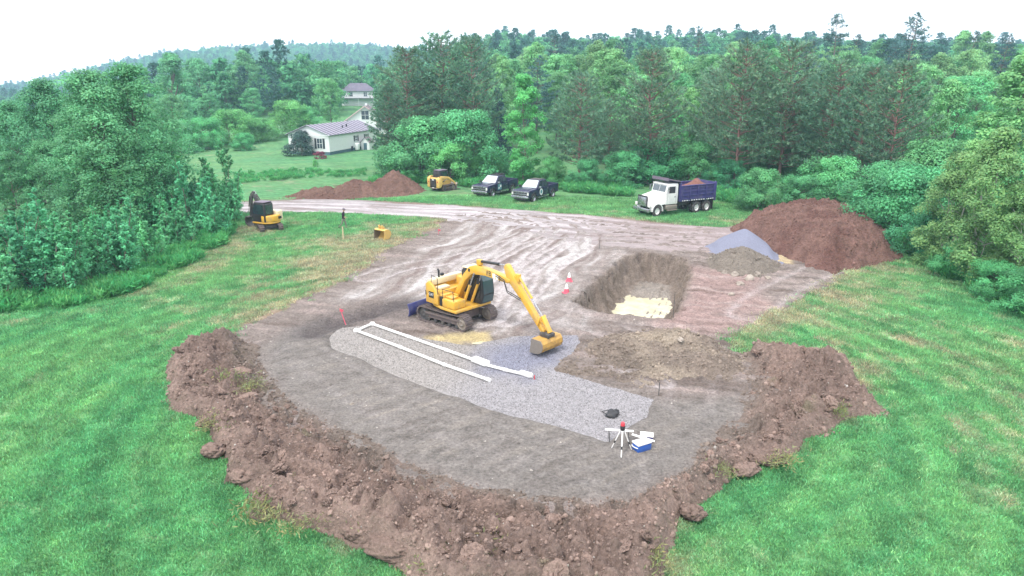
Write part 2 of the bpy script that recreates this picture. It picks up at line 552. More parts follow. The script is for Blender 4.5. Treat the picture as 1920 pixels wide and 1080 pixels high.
def grass_color(x, y):
    n1 = fbm(x / 7, y / 7, 4, 51) ; n2 = fbm(x / 1.6, y / 1.6, 4, 52)
    r = np.hypot(x - CX, y - CY); th = np.arctan2(y - CY, x - CX)
    mow = fbm(r * 1.1, th * 3.2, 3, 53)
    mow2 = fbm(r * 3.0, th * 9.0, 3, 54)
    n3 = fbm(x / 0.55, y / 0.55, 3, 55); n4 = fbm(x / 0.22, y / 0.22, 2, 56)
    teal = lin(94, 176, 114, K); yel = lin(124, 180, 112, K); dry = lin(180, 170, 140, K); deep = lin(78, 146, 98, K)
    stripe = np.sin(2 * np.pi * r / 1.5 + 1.2 * n1) * np.clip(0.6 + 0.8 * fbm(r / 4, th * 2, 2, 58), 0, 1)
    thin = np.clip(np.sin(2 * np.pi * r / 1.5 + 1.2 * n1 + 1.0) - 0.86, 0, 1) * 7 * np.clip(0.3 + fbm(r / 3, th * 3, 2, 59), 0, 0.8)
    a = np.clip(0.5 + 0.45 * n1 + 0.4 * mow, 0, 1)[:, None]
    c = teal * (1 - a) + yel * a
    b = np.clip(0.6 * mow2 + 0.35 * n2 - 0.08, 0, 0.6)[:, None]
    c = c * (1 - b) + deep * b
    s = site_edge(x, y)
    pxr = sstep(10, 20, x) * sstep(60, 22, y)
    band = np.exp(-(ldist(GP([(0, 610), (130, 590), (260, 560), (350, 520), (430, 470), (470, 430)]), x, y) / 1.8) ** 2)
    zone = 0.75 * sstep(-9, 0, s) * sstep(30, 40, y) + 0.25 * sstep(-3, 0, s) + 0.62 * pxr + 0.75 * band + 0.40 * np.exp(-(((x + 13) / 9) ** 2 + ((y - 50) / 10) ** 2)) \
        + 0.35 * np.exp(-(((y - 84) / 9) ** 2)) * sstep(10, -10, x)
    for gx_, gy_, gr, ga in ((*G(470, 590), 3.5, .8), (*G(600, 500), 4.0, .6), (*G(500, 415), 4.5, .6), (*G(700, 440), 4.5, .45), (*G(580, 455), 2.0, .5), (*G(1420, 600), 4.0, .5), (*G(1500, 640), 4.0, .35)):
        zone = zone + ga * np.exp(-((x - gx_) ** 2 + ((y - gy_) * .8) ** 2) / gr ** 2)
    d = np.clip(zone * 1.1 + 0.9 * mow2 + 0.8 * n2 + 0.5 * n3 - 0.58 + 0.2 * n1, 0, 1) * 0.9
    c = c * (1 - d[:, None]) + dry * d[:, None]
    c = c * (1 - 0.32 * thin[:, None]) + lin(180, 204, 150, K) * 0.32 * thin[:, None]
    c = c * 0.88 + c.mean(1, keepdims=True) * np.array([0.14, 0.12, 0.11])
    return c * 1.36 * (1 + 0.26 * n3 + 0.2 * n4 + 0.10 * mow + 0.12 * stripe)[:, None]

MOW_LINES = [smooth_line(GP(p), 6) for p in ([(-60, 880), (60, 905), (230, 945), (420, 985), (560, 1030), (700, 1090)], [(-60, 930), (100, 960), (300, 1010), (480, 1075)],
                                            [(1905, 640), (1890, 760), (1860, 860)], [(1330, 655), (1450, 670), (1560, 690)])]

# --- ground sheet: one polar sheet, fine near the viewer and coarse at the skyline
def build_ground():
    az = np.concatenate([np.radians(np.linspace(-180, -52, 40, endpoint=False)), np.radians(np.linspace(-52, 52, 560)), np.radians(np.linspace(52, 180, 41)[1:])])
    rr = np.concatenate([np.linspace(0.5, 12, 10, endpoint=False), np.geomspace(12, 140, 380, endpoint=False), np.geomspace(140, 1700, 120)])
    A, R = np.meshgrid(az, rr)
    x, y = (R * np.sin(A)).ravel(), (R * np.cos(A)).ravel()
    z = h0(x, y)
    near = np.hypot(x, y) < 110
    se = np.full(x.shape, -50.0)
    se[near] = np.maximum(site_edge(x[near], y[near]), -50)
    sr = np.full(x.shape, -50.0); sr[near] = sdf(P_ROAD, x[near], y[near])
    sg_in = se.copy()
    sg_in[near] = np.maximum(se[near], np.maximum(sdf(P_PAD, x[near], y[near]) + 0.5, sdf(P_BERM, x[near], y[near]) - 0.25))
    z = z - 0.55 * sstep(0.1, 1.1, sg_in) - 0.35 * sstep(0.3, 1.2, sr)
    pit = np.zeros(x.shape); pit[near] = sstep(-0.8, 0.4, sdf(P_PIT, x[near], y[near]))
    z = z - 2.4 * pit
    col = np.zeros((len(x), 3))
    col[:] = lin(92, 150, 92, K)
    m = np.hypot(x, y) < 260
    col[m] = grass_color(x[m], y[m]) * (1 - 0.28 * sstep(55, 75, np.hypot(x[m], y[m])))[:, None] * np.array([1.0, 1.0, 1.0])  # far grass darkened in colour for the self-shadow of missing tufts
    ln = np.zeros(x.shape)
    for l in MOW_LINES:
        ln[near] = np.maximum(ln[near], np.exp(-(ldist(l, x[near], y[near]) / 0.14) ** 2))
    ln = (ln * (0.55 + 0.4 * fbm(x / 0.5, y / 0.5, 2, 77)))[:, None].clip(0, 0.8)
    col = col * (1 - ln) + lin(172, 205, 150, K) * ln
    # bare, trodden soil showing between the grass round the site and under the trees
    fr = np.clip(sstep(-2.6, 0.4, se - 2.6 * sstep(32, 26, y) + 1.3 * fbm(x / 2.2, y / 2.2, 4, 61)), 0, 1)[:, None]
    soil = lin(176, 152, 134, K)
    col = col * (1 - fr) + soil * fr
    # litter under the wood behind the pines
    wd = (sstep(86, 94, y) * sstep(9, 16, x) * sstep(260, 200, y))[:, None] * 0.85
    col = col * (1 - wd) + lin(84, 104, 76, K) * wd
    rf = np.clip(sstep(-1.4, 0.2, sr + 0.8 * fbm(x / 1.6, y / 1.6, 3, 62)), 0, 1)[:, None]
    col = col * (1 - rf) + lin(158, 140, 128, K) * rf
    # forest floor
    far = sstep(200, 420, np.hypot(x, y))[:, None]
    col = col * (1 - far) + lin(70, 120, 84, K) * far
    n, k = len(rr), len(az)
    i = np.arange(n - 1)[:, None] * k + np.arange(k - 1)[None, :]
    f = np.stack([i, i + 1, i + k + 1, i + k], -1).reshape(-1, 4)[:, ::-1]
    return mesh_np('ground', np.stack([x, y, z], 1), f, True, col)

def grass_mat(name='meadow'):
    m = earth_mat(name, big=2.3, fine=11.0, bump=0.05, rough=0.95, contrast=0.26)
    return m
M_GROUND = grass_mat()
ground = tag(link('ground', build_ground(), M_GROUND), kind='structure')

# --- stripped site
def grid(poly, step, pad=1.0):
    x0, y0 = poly.min(0) - pad; x1, y1 = poly.max(0) + pad
    nx, ny = int((x1 - x0) / step) + 2, int((y1 - y0) / step) + 2
    X, Y = np.meshgrid(np.linspace(x0, x1, nx), np.linspace(y0, y1, ny))
    return X.ravel(), Y.ravel(), nx, ny

def cut_grid(x, y, z, nx, ny, keep, col, name, extra=None):
    i = np.arange(ny - 1)[:, None] * nx + np.arange(nx - 1)[None, :]
    f = np.stack([i, i + 1, i + nx + 1, i + nx], -1).reshape(-1, 4)
    f = f[keep[f].any(1)]
    used = np.unique(f)
    mp = np.full(len(x), -1); mp[used] = np.arange(len(used))
    return mesh_np(name, np.stack([x, y, z], 1)[used], mp[f], True, None if col is None else col[used],
                   None if not extra else {k_: v_[used] for k_, v_ in extra.items()})

def soil_color(x, y):
    grey = lin(158, 151, 146, K); brown = lin(146, 124, 108, K); mud = lin(204, 194, 190, K); red = lin(194, 164, 158, K)
    pale = lin(240, 230, 230, K); dark = lin(118, 106, 100, K); tan = lin(192, 172, 142, K)
    n = fbm(x / 2.5, y / 2.5, 5, 81); n2 = fbm(x / 0.7, y / 0.7, 4, 82)
    c = np.tile(lin(166, 153, 146, K), (len(x), 1))
    def lay(c, col, a):
        a = np.clip(a, 0, 1)[:, None]
        return c * (1 - a) + col * a
    c = lay(c, grey, sstep(-1.0, 1.0, sdf(P_PAD, x, y) + 0.8 * n))
    c = lay(c, mud, sstep(-1.5, 1.2, sdf(P_MUD, x, y) + 1.4 * n) * (0.55 + 0.5 * n2))
    c = lay(c, red, sstep(-1.2, 1.0, sdf(P_RED, x, y) + 1.2 * n) * 0.85)
    g0, g1 = np.array(G(905, 600)), np.array(G(1075, 435))
    dv = (g1 - g0) / np.linalg.norm(g1 - g0)
    al, ac = x * dv[0] + y * dv[1], -x * dv[1] + y * dv[0]
    wv = 1.2 * fbm(x / 4, y / 4, 2, 86)
    st = fbm(al * 0.16, (ac + wv) * 1.5, 4, 87, 0.6)
    mm = sstep(-1.5, 1.5, sdf(P_MUD, x, y) + 1.2 * n)
    c = lay(c, lin(238, 232, 230, K), mm * np.clip(st * 2.0 - 0.05, 0, 0.85))
    c = lay(c, lin(150, 130, 124, K), mm * np.clip(-st * 2.0 - 0.1, 0, 0.75))
    # crosswise machine tracks between the pit and the mound
    s3 = fbm((x * 0.95 - y * 0.3) * 0.2, (y * 0.95 + x * 0.3) * 1.7, 4, 88, 0.6)
    m3 = (1 - mm) * (1 - sstep(-0.6, 0.6, sdf(P_PAD, x, y)))
    c = lay(c, lin(206, 186, 180, K), m3 * np.clip(s3 * 1.6 - 0.15, 0, 0.7))
    c = lay(c, lin(122, 106, 98, K), m3 * np.clip(-s3 * 1.6 - 0.15, 0, 0.7))
    c = lay(c, lin(232, 210, 170, K), sstep(-0.5, 0.3, sdf(GP([(1452, 470), (1505, 482), (1480, 494), (1455, 490)]), x, y) + 0.4 * n2))
    dent, ridge, light = track_masks(x, y)
    c = lay(c, pale, light * (0.85 + 0.7 * n2))
    c = lay(c, dark, ridge * 7 * (0.3 + 0.3 * n2) + np.clip(n2 - 0.35, 0, 1) * 0.8)
    dk = GP([(590, 622), (640, 598), (700, 584), (760, 570)])
    c = lay(c, lin(112, 104, 104, K), np.exp(-(ldist(dk, x, y) / 1.3) ** 2) * 0.9)
    sp = sdf(P_PIT, x, y)
    c = lay(c, lin(158, 143, 131, K) * 1.0, sstep(-0.3, 0.3, sp) * 0.9)
    c = lay(c, lin(190, 180, 170, K), sstep(1.1, 1.5, sp) * (0.75 + 0.5 * n2))
    # fine scrape marks on the pad
    pad = sstep(0, 1.5, sdf(P_PAD, x, y))
    s = fbm((x * 0.8 + y * 0.6) * 0.5, (y * 0.8 - x * 0.6) * 3.0, 3, 83)
    c = lay(c, lin(178, 168, 158, K), pad * np.clip(s - 0.1, 0, 0.6))
    c = lay(c, lin(122, 113, 106, K), pad * np.clip(-s - 0.15, 0, 0.7))
    # cream silt round the puddle under the machine
    pu = GP([(800, 632), (905, 622), (912, 640), (880, 638)])
    c = lay(c, lin(226, 206, 156, K), sstep(-0.5, 0.2, sdf(pu, x, y) + 0.5 * n2))
    return c * (1 + 0.10 * n[:, None])

x, y, nx_, ny_ = grid(P_SITE, 0.125)
se_ = site_edge(x, y)
z_ = soil_z(x, y) + np.clip(se_ * 0.35, -0.35, 0.03)
M_SOIL = earth_mat('stripped_soil', 2.2, 10.0, 0.11, 0.93, 0.4)
site = tag(link('bare_soil', cut_grid(x, y, z_ + 0.0, nx_, ny_, se_ > -0.45, soil_color(x, y), 'bare_soil'), M_SOIL), kind='structure')

# --- access road
x, y, nx_, ny_ = grid(P_ROAD, 0.2)
sr_ = sdf(P_ROAD, x, y) + 0.5 * fbm(x / 2.0, y / 2.0, 4, 91)
zr = np.clip(sr_ * 0.25, -0.3, 0.05) + 0.03 * fbm(x / 1.5, y / 1.5, 4, 92) + 0.09 * fbm(x / 6, y / 6, 2, 33)
cr = np.tile(lin(188, 180, 180, K), (len(x), 1))
lt = np.zeros(len(x))
for l in ROAD_TRACKS:
    d_ = ldist(l, x, y) + 0.25 * fbm(x / 1.5, y / 1.5, 2, 93)
    a_ = np.exp(-((d_ - 0.9) / 0.3) ** 2)
    zr -= a_ * 0.05
    lt = np.maximum(lt, a_)
st_ = fbm((x * 0.96 - y * 0.28) * 0.25, (y * 0.96 + x * 0.28) * 1.6, 4, 94)
a_ = np.clip(lt * 0.8 + 0.6 * st_, 0, 0.9)[:, None]
cr = cr * (1 - a_) + lin(238, 228, 232, K) * a_
a_ = np.clip(-st_ * 1.3 - 0.1, 0, 0.7)[:, None]
cr = cr * (1 - a_) + lin(150, 130, 124, K) * a_
a_ = sstep(0, 14, x)[:, None] * 0.55
cr = cr * (1 - a_) + lin(172, 150, 146, K) * a_
M_ROAD = earth_mat('packed_dirt_road', 1.2, 7.0, 0.05, 0.9, 0.2)
tag(link('dirt_road', cut_grid(x, y, zr, nx_, ny_, sr_ > -0.9, cr, 'dirt_road'), M_ROAD), kind='structure')

# --- gravel bed
x, y, nx_, ny_ = grid(P_GRAV, 0.12)
sg_ = sdf(P_GRAV, x, y) + 0.12 * fbm(x / 0.6, y / 0.6, 3, 95)
zg = -0.13 + np.clip(sg_ * 0.5, -0.3, 0.03) + 0.02 * fbm(x / 1.2, y / 1.2, 3, 96) + 0.09 * fbm(x / 6, y / 6, 2, 33)
def gravel_color(x, y):
    blue = sstep(-0.8, 1.6, sdf(GP([(880, 660), (960, 628), (1090, 624), (1060, 680), (1000, 715), (900, 700)]), x, y) + 0.8 * fbm(x / 1.5, y / 1.5, 3, 97))[:, None]
    b2 = 0.45 * sstep(-2.5, 1.5, x + 0.4 * (30 - y))[:, None]
    c = lin(190, 184, 180, K) * (1 - b2) + lin(186, 185, 196, K) * b2
    return c * (1 - blue) + lin(166, 167, 184, K) * blue
M_GRAVEL = earth_mat('crushed_stone', 6.0, 26.0, 0.05, 0.9, 0.4)
gravel_bed_me = cut_grid(x, y, zg, nx_, ny_, sg_ > -0.5, gravel_color(x, y), 'gravel_bed')
tag(link('gravel_bed', gravel_bed_me, M_GRAVEL), kind='structure')

# ------------------------------------------------------------------ piles and banks of earth
HEAPS = []
def heap(name, label, cat, px_poly, zfun, mat, colfun, step=0.13, edge=0.5, seed=100, lump=0.2, lump_s=1.2, pad=1.2, billow=0.3, grow=0.0):
    poly = GP(px_poly) if not isinstance(px_poly, np.ndarray) else px_poly
    x, y, nx, ny = grid(poly, step, pad)
    s = sdf(poly, x, y) + edge * fbm(x / 1.3, y / 1.3, 4, seed) + grow
    rid = 1 - np.abs(fbm(x / lump_s, y / lump_s, 4, seed + 3)) * 2.2
    lumps = lump * (0.6 * fbm(x / lump_s, y / lump_s, 5, seed + 1, 0.6) + 0.5 * rid * fbm(x / (lump_s * 2), y / (lump_s * 2), 2, seed + 2))
    bil = lambda w, sd: 1.6 * np.abs(fbm(x / w + 0.6 * vnoise(y / w, x / w, sd + 7), y / w, 2, sd)) - 0.45
    lumps = lumps * 0.45 + billow * (0.55 * bil(lump_s * 0.8, seed + 20) + 0.32 * bil(lump_s * 0.36, seed + 21) + 0.16 * bil(lump_s * 0.17, seed + 22))
    z = zfun(x, y, s)
    z = z + lumps * sstep(0, 1.0, s) + np.clip(s * 0.6, -0.5, 0)
    z = z + 0.09 * fbm(x / 6, y / 6, 2, 33)
    me = cut_grid(x, y, z, nx, ny, s > -0.6, colfun(x, y, s), name)
    HEAPS.append(me)
    return tag(link(name, me, mat), label, cat), (lambda qx, qy: zfun(qx, qy, sdf(poly, qx, qy)))

M_TOPSOIL = earth_mat('turned_topsoil', 2.2, 9.0, 0.16, 0.97, 0.34)

def berm_z(x, y, s):
    do = ldist(P_BERM_OUT, x, y); di = ldist(P_BERM_IN, x, y)
    t = do / (do + di + 1e-6)
    hgt = 0.62 + 0.30 * fbm(x / 3.2, y / 3.2, 2, 131)
    out = sstep(-0.3, 0.4, np.where(sdf(P_BERM, x, y) > 0, do, -do))
    return np.where(s > 0, hgt * out * (1 - sstep(0.25, 1.0, t)) + 0.03, 0)
def berm_c(x, y, s):
    n = fbm(x / 1.2, y / 1.2, 4, 132)
    c = lin(172, 148, 137, K) * (1 + 0.34 * n[:, None])
    di = ldist(P_BERM_IN, x, y)
    a = (sstep(1.6, 0.0, di + 0.8 * n) * 0.75)[:, None]
    c = c * (1 - a) + lin(150, 138, 128, K) * a
    g = np.clip(fbm(x / 0.9, y / 0.9, 3, 133) - 0.52, 0, 1)[:, None] * 1.6
    return c * (1 - g) + lin(140, 140, 104, K) * g
berm, berm_h = heap('topsoil_bank', 'long curved bank of brown topsoil pushed up round the near edge of the pad', 'soil bank', P_BERM, berm_z, M_TOPSOIL, berm_c,
                    0.07, 0.45, 140, 0.42, 1.05, billow=0.85, grow=0.15)

def cone_z(peaks, flat=1.0):
    """each peak: x, y, height, radius across x, radius across y, turn"""
    def f(x, y, s):
        z = np.zeros(np.shape(x))
        for px, py, h, rx, ry, a in peaks:
            u = ((x - px) * math.cos(a) + (y - py) * math.sin(a)) / rx
            v = (-(x - px) * math.sin(a) + (y - py) * math.cos(a)) / ry
            d = np.sqrt(u * u + v * v)
            z = np.maximum(z, h * (1 - sstep(-0.25, 1.0, d)) / (1 - sstep(-0.25, 1.0, 0.0)))
        return z * sstep(-0.1, 0.9, s)
    return f
def flat_c(rgb, seed, var=0.2, alt=None):
    def f(x, y, s):
        n = fbm(x / 1.1, y / 1.1, 4, seed)
        c = lin(*rgb, K) * (1 + var * n[:, None])
        if alt:
            a = np.clip(fbm(x / 2.0, y / 2.0, 3, seed + 5) * 1.6 - 0.1, 0, 0.8)[:, None]
            c = c * (1 - a) + lin(*alt, K) * a
        return c
    return f
def W(px, py):
    return G(px, py)

# big reddish pile by the wood
a = [W(1450, 452), W(1525, 462), W(1600, 468)]
heap('dirt_pile', 'large reddish brown dirt pile at the edge of the wood right of the gravel pile', 'dirt pile',
     [(1370, 432), (1420, 412), (1500, 400), (1600, 404), (1650, 430), (1692, 484), (1640, 497), (1565, 512), (1500, 492), (1450, 470), (1410, 455)],
     lambda x, y, s: 1.75 * sstep(-0.6, 2.5, s) * (1 + 0.10 * fbm(x / 2.2, y / 2.2, 3, 155)) * (0.8 + 0.2 * sstep(16, 21, x)), M_TOPSOIL,
     flat_c((154, 120, 110), 151, 0.35, (134, 98, 90)), 0.10, 0.6, 150, 0.4, 0.9, billow=0.5)
g_ = W(1398, 474)
M_BLUESTONE = earth_mat('blue_crushed_stone', 9.0, 40.0, 0.02, 0.9, 0.16)
heap('gravel_pile', 'smooth blue grey pile of crushed stone beside the large dirt pile', 'gravel pile',
     [(1318, 462), (1360, 446), (1420, 440), (1462, 478), (1470, 494), (1440, 505), (1380, 502), (1330, 480)],
     cone_z([(g_[0], g_[1] + 0.6, 1.75, 3.2, 4.2, 0.3)]), M_BLUESTONE, flat_c((158, 161, 182), 161, 0.1), 0.13, 0.15, 160, 0.08, 1.4, billow=0.0)
s_ = W(1392, 500)
heap('soil_pile', 'low grey brown soil pile in front of the blue gravel pile', 'soil pile',
     [(1325, 482), (1345, 470), (1400, 466), (1455, 480), (1468, 508), (1430, 522), (1370, 518), (1330, 505)],
     cone_z([(s_[0], s_[1] + 0.4, 1.35, 3.9, 3.4, 0.1)]), M_TOPSOIL, flat_c((160, 149, 138), 171, 0.12), 0.1, 0.35, 170, 0.12, 1.0, billow=0.12)
b1, b2 = W(735, 361), W(650, 366)
heap('dirt_pile', 'brown dirt pile beyond the road, left of the track loader', 'dirt pile',
     [(520, 372), (600, 352), (680, 340), (780, 344), (802, 358), (780, 368), (680, 372), (560, 376)],
     cone_z([(b1[0], b1[1] + 1.5, 2.35, 4.6, 5.0, 0), (b2[0] + 1, b2[1] + 1.8, 1.6, 5.0, 4.5, 0), (b2[0] - 3, b2[1] + 0.8, 0.8, 5.0, 3.5, 0)]), M_TOPSOIL,
     flat_c((150, 118, 106), 181, 0.22, (136, 104, 94)), 0.13, 0.4, 180, 0.35, 0.9, billow=0.45)
m1, m2 = W(1190, 655), W(1320, 690)
heap('soil_mound', 'broad low grey brown soil mound between the gravel bed and the right hand grass', 'soil mound',
     [(1050, 690), (1085, 650), (1140, 630), (1230, 615), (1340, 640), (1400, 672), (1380, 715), (1290, 715), (1200, 722), (1120, 705)],
     cone_z([(m1[0], m1[1] + 0.2, 0.5, 3.4, 2.8, -0.2), (m2[0], m2[1], 0.55, 3.6, 2.5, -0.1), (m1[0] + 2.5, m1[1] + 0.9, 0.6, 3.2, 2.6, 0)]), M_TOPSOIL,
     flat_c((162, 147, 135), 191, 0.22, (208, 192, 172)), 0.1, 0.4, 190, 0.26, 0.9)
# ------------------------------------------------------------------ vegetation
def leaf_mat(name, c1, c2, trans=0.35, bright=1.0):
    m, nt, b, out = new_mat(name)
    at = nt.nodes.new('ShaderNodeAttribute'); at.attribute_name = 'col'
    oi = nt.nodes.new('ShaderNodeObjectInfo')
    base = mixcol(nt, oi.outputs['Random'], tuple(c1 * bright), tuple(c2 * bright))
    mul = nt.nodes.new('ShaderNodeMix'); mul.data_type = 'RGBA'; mul.blend_type = 'MULTIPLY'; mul.inputs[0].default_value = 1
    nt.links.new(base, mul.inputs[6]); nt.links.new(at.outputs['Color'], mul.inputs[7])
    mul2 = nt.nodes.new('ShaderNodeMix'); mul2.data_type = 'RGBA'; mul2.blend_type = 'MULTIPLY'; mul2.inputs[0].default_value = 1
    nt.links.new(mul.outputs[2], mul2.inputs[6]); nt.links.new(oi.outputs['Color'], mul2.inputs[7])
    nt.links.new(mul2.outputs[2], b.inputs['Base Color'])
    b.inputs['Roughness'].default_value = 0.6
    b.inputs['Specular IOR Level'].default_value = 0.25
    tr = nt.nodes.new('ShaderNodeBsdfTranslucent')
    nt.links.new(mul2.outputs[2], tr.inputs['Color'])
    mx = nt.nodes.new('ShaderNodeMixShader'); mx.inputs[0].default_value = trans
    nt.links.new(b.outputs[0], mx.inputs[1]); nt.links.new(tr.outputs[0], mx.inputs[2])
    nt.links.new(mx.outputs[0], out.inputs[0])
    return m

def bark_mat(name, col, scale=6):
    m, nt, b, out = new_mat(name)
    tc = nt.nodes.new('ShaderNodeTexCoord')
    mp = nt.nodes.new('ShaderNodeMapping'); mp.inputs['Scale'].default_value = (1, 1, 0.25)
    nt.links.new(tc.outputs['Object'], mp.inputs[0])
    n = noise_node(nt, scale, 6, 0.7, mp.outputs[0])
    rgb = nt.nodes.new('ShaderNodeRGB'); rgb.outputs[0].default_value = (*col, 1)
    nt.links.new(scale_col(nt, rgb.outputs[0], mrange(nt, n.outputs[0], 0.3, 0.7, 0.6, 1.4)), b.inputs['Base Color'])
    b.inputs['Roughness'].default_value = 0.95
    bp = nt.nodes.new('ShaderNodeBump'); bp.inputs['Distance'].default_value = 0.03
    nt.links.new(n.outputs[0], bp.inputs['Height']); nt.links.new(bp.outputs[0], b.inputs['Normal'])
    return m

LM = {
    'aspen': leaf_mat('aspen_leaves', lin(100, 158, 110, 1.17), lin(94, 150, 112, 1.17), .35),
    'sapling': leaf_mat('sapling_leaves', lin(88, 162, 120, 1.35), lin(102, 168, 118, 1.35), .35),
    'birch': leaf_mat('birch_leaves', lin(146, 184, 116, 0.90), lin(126, 174, 116, 0.90), .35),
    'round': leaf_mat('hardwood_leaves', lin(92, 156, 108, 1.15), lin(122, 172, 118, 1.15), .35),
    'bright': leaf_mat('young_maple_leaves', lin(112, 192, 118, 1.06), lin(108, 186, 122, 1.06), .4),
    'bush': leaf_mat('bush_leaves', lin(92, 170, 120, 0.99), lin(114, 176, 116, 0.99), .35),
    'pine': leaf_mat('pine_needles', lin(98, 138, 112, 1.10), lin(108, 140, 112, 1.10), .2),
    'wpine': leaf_mat('white_pine_needles', lin(88, 128, 120, 0.87), lin(82, 118, 118, 0.87), .2),
    'spruce': leaf_mat('spruce_needles', lin(76, 116, 120, 0.87), lin(82, 120, 120, 0.87), .2),
    'yew': leaf_mat('dark_shrub_leaves', lin(74, 104, 96, 0.80), lin(76, 104, 96, 0.80), .2),
    'redbush': leaf_mat('red_bush_leaves', lin(144, 70, 94, 0.80), lin(144, 70, 94, 0.80), .2),
    'weed': leaf_mat('weed_leaves', lin(94, 180, 92, 0.96), lin(114, 186, 100, 0.96), .4),
}
M_BARK = bark_mat('grey_bark', lin(128, 116, 108, 0.87))
M_PBARK = bark_mat('red_pine_bark', lin(142, 108, 102, 0.90))
M_BBARK = bark_mat('birch_bark', lin(190, 184, 176, 0.87))

def leaves(P, N, size, aspect=0.55, r=None, droop=None):
    """diamond leaves: points, directions (leaf normal), sizes -> verts, faces"""
    r = r or rng
    n = len(P)
    t = r.normal(size=(n, 3))
    N = N / (np.linalg.norm(N, axis=1, keepdims=True) + 1e-9)
    t = t - N * (t * N).sum(1, keepdims=True)
    t /= np.linalg.norm(t, axis=1, keepdims=True) + 1e-9
    b = np.cross(N, t)
    s = size * r.uniform(0.7, 1.3, (n, 1))
    w = s * aspect * 0.5
    v = np.stack([P - t * s * 0.5, P + b * w + N * w * 0.25, P + t * s * 0.5, P - b * w + N * w * 0.25], 1).reshape(-1, 3)
    f = np.arange(4 * n).reshape(-1, 4)
    return v, f

def needles(P, D, length, width, r=None):
    """thin diamonds that point along D"""
    r = r or rng
    n = len(P)
    D = D / (np.linalg.norm(D, axis=1, keepdims=True) + 1e-9)
    t = r.normal(size=(n, 3)); b = np.cross(D, t); b /= np.linalg.norm(b, axis=1, keepdims=True) + 1e-9
    L = length * r.uniform(0.7, 1.3, (n, 1))
    v = np.stack([P, P + D * L * 0.55 + b * width * 0.5, P + D * L, P + D * L * 0.55 - b * width * 0.5], 1).reshape(-1, 3)
    return v, np.arange(4 * n).reshape(-1, 4)

def tint(r, n, shade, hue=0.12):
    c = np.ones((n, 3)) * np.asarray(shade).reshape(-1, 1)
    h = r.normal(0, hue, n)
    c[:, 0] *= 1 + h; c[:, 2] *= 1 - 0.5 * h
    return c.clip(0.2, 2.2)

PROFILES = {
    'round': lambda t: np.sqrt(np.clip(1 - (2 * t - 0.9) ** 2 / 1.21, 0.02, 1)),
    'ovate': lambda t: np.clip(np.sin(np.pi * np.clip(t * 0.86 + 0.14, 0, 1) ** 0.75), 0.05, 1) ** 0.8,
    'column': lambda t: np.clip(np.minimum(1, t * 4 + 0.35) * np.clip((1 - t) * 2.2, 0.12, 1) ** 0.7, 0.05, 1),
    'bush': lambda t: np.sqrt(np.clip(1 - (t * 0.97) ** 2, 0.03, 1)),
}

def deciduous(seed, h, cr, cb, nclump, nleaf, leaf, prof='round', rc=(0.16, 0.3), trunk_r=None, stems=1, flat=0.75, shade=(0.68, 1.3), jit=0.05):
    r = np.random.default_rng(seed)
    pf = PROFILES[prof]
    t = r.uniform(0, 1, nclump) ** 0.9
    ang = r.uniform(0, 2 * np.pi, nclump) + np.arange(nclump) * 2.4
    lob = 1 + 0.22 * np.sin(ang * 2 + seed) + 0.14 * np.sin(ang * 3 + 1.7 * seed)
    rad = cr * pf(t) * lob * r.uniform(0.05, 1, nclump) ** 0.42
    top = cb + (1 - cb) * t
    C = np.stack([rad * np.cos(ang), rad * np.sin(ang), h * top], 1)
    R = cr * r.uniform(rc[0], rc[1], nclump)
    C = C + r.normal(0, jit * cr, (nclump, 3)) * [1, 1, 0.8]
    C[:, 2] = np.clip(C[:, 2], 0.2 * R, h - R * flat * 0.8)
    cs = r.uniform(shade[0], shade[1], nclump)
    k = np.maximum(4, (nleaf * R ** 2 / (R ** 2).sum()).astype(int))
    idx = np.repeat(np.arange(nclump), k)
    n = len(idx)
    d = r.normal(size=(n, 3)); d /= np.linalg.norm(d, axis=1, keepdims=True)
    d[:, 2] = np.where(r.uniform(size=n) < 0.6, np.abs(d[:, 2]), d[:, 2])
    out = C[idx] * [1, 1, 0]; out /= np.linalg.norm(out, axis=1, keepdims=True) + 1e-6
    q = R[idx, None] * r.uniform(0.45, 1.08, (n, 1))
    P = C[idx] + d * q * [1, 1, flat]
    N = d * 0.7 + out * 0.3 + r.normal(0, 0.45, (n, 3)) + [0, 0, 0.5]
    P[:, 2] = np.maximum(P[:, 2], 0.05)
    v, f = leaves(P, N, leaf, 0.62, r)
    c = np.repeat(tint(r, n, cs[idx] * r.uniform(0.85, 1.15, n), 0.08), 4, axis=0)
    crown = mesh_np('crown', v, f, False, c)
    mb = MB()
    tr = trunk_r or h * 0.014
    zt = h * (cb + (1 - cb) * 0.75)
    for s in range(stems):
        a0 = r.uniform(0, 6.28); off = 0 if stems == 1 else 0.12 * cr
        pts = [(off * math.cos(a0), off * math.sin(a0), -0.25)]
        for q in range(1, 7):
            pts.append((off * math.cos(a0) * (1 + 0.35 * q) + r.normal(0, 0.012 * h), off * math.sin(a0) * (1 + 0.35 * q) + r.normal(0, 0.012 * h), zt * q / 6))
        mb.tube(pts, [tr * (1.25 if i == 0 else 1) * (1 - 0.8 * i / 6) for i in range(7)], 7)
    big = np.argsort(-R)[: min(22, nclump)]
    for j in big:
        c_ = C[j]
        z0 = max(0.15 * h, min(c_[2] * 0.75, zt * 0.85) - 0.15 * np.hypot(c_[0], c_[1]))
        p0 = Vector((0, 0, z0)); p2 = Vector(c_); pm = (p0 + p2) / 2 + Vector((0, 0, 0.06 * h * -0.3))
        mb.tube([p0, pm, p2], [tr * 0.45, tr * 0.28, tr * 0.08], 5)
    me = bpy.data.meshes.new('trunk'); me.from_pydata(mb.v, [], mb.f); me.update()
    return crown, me

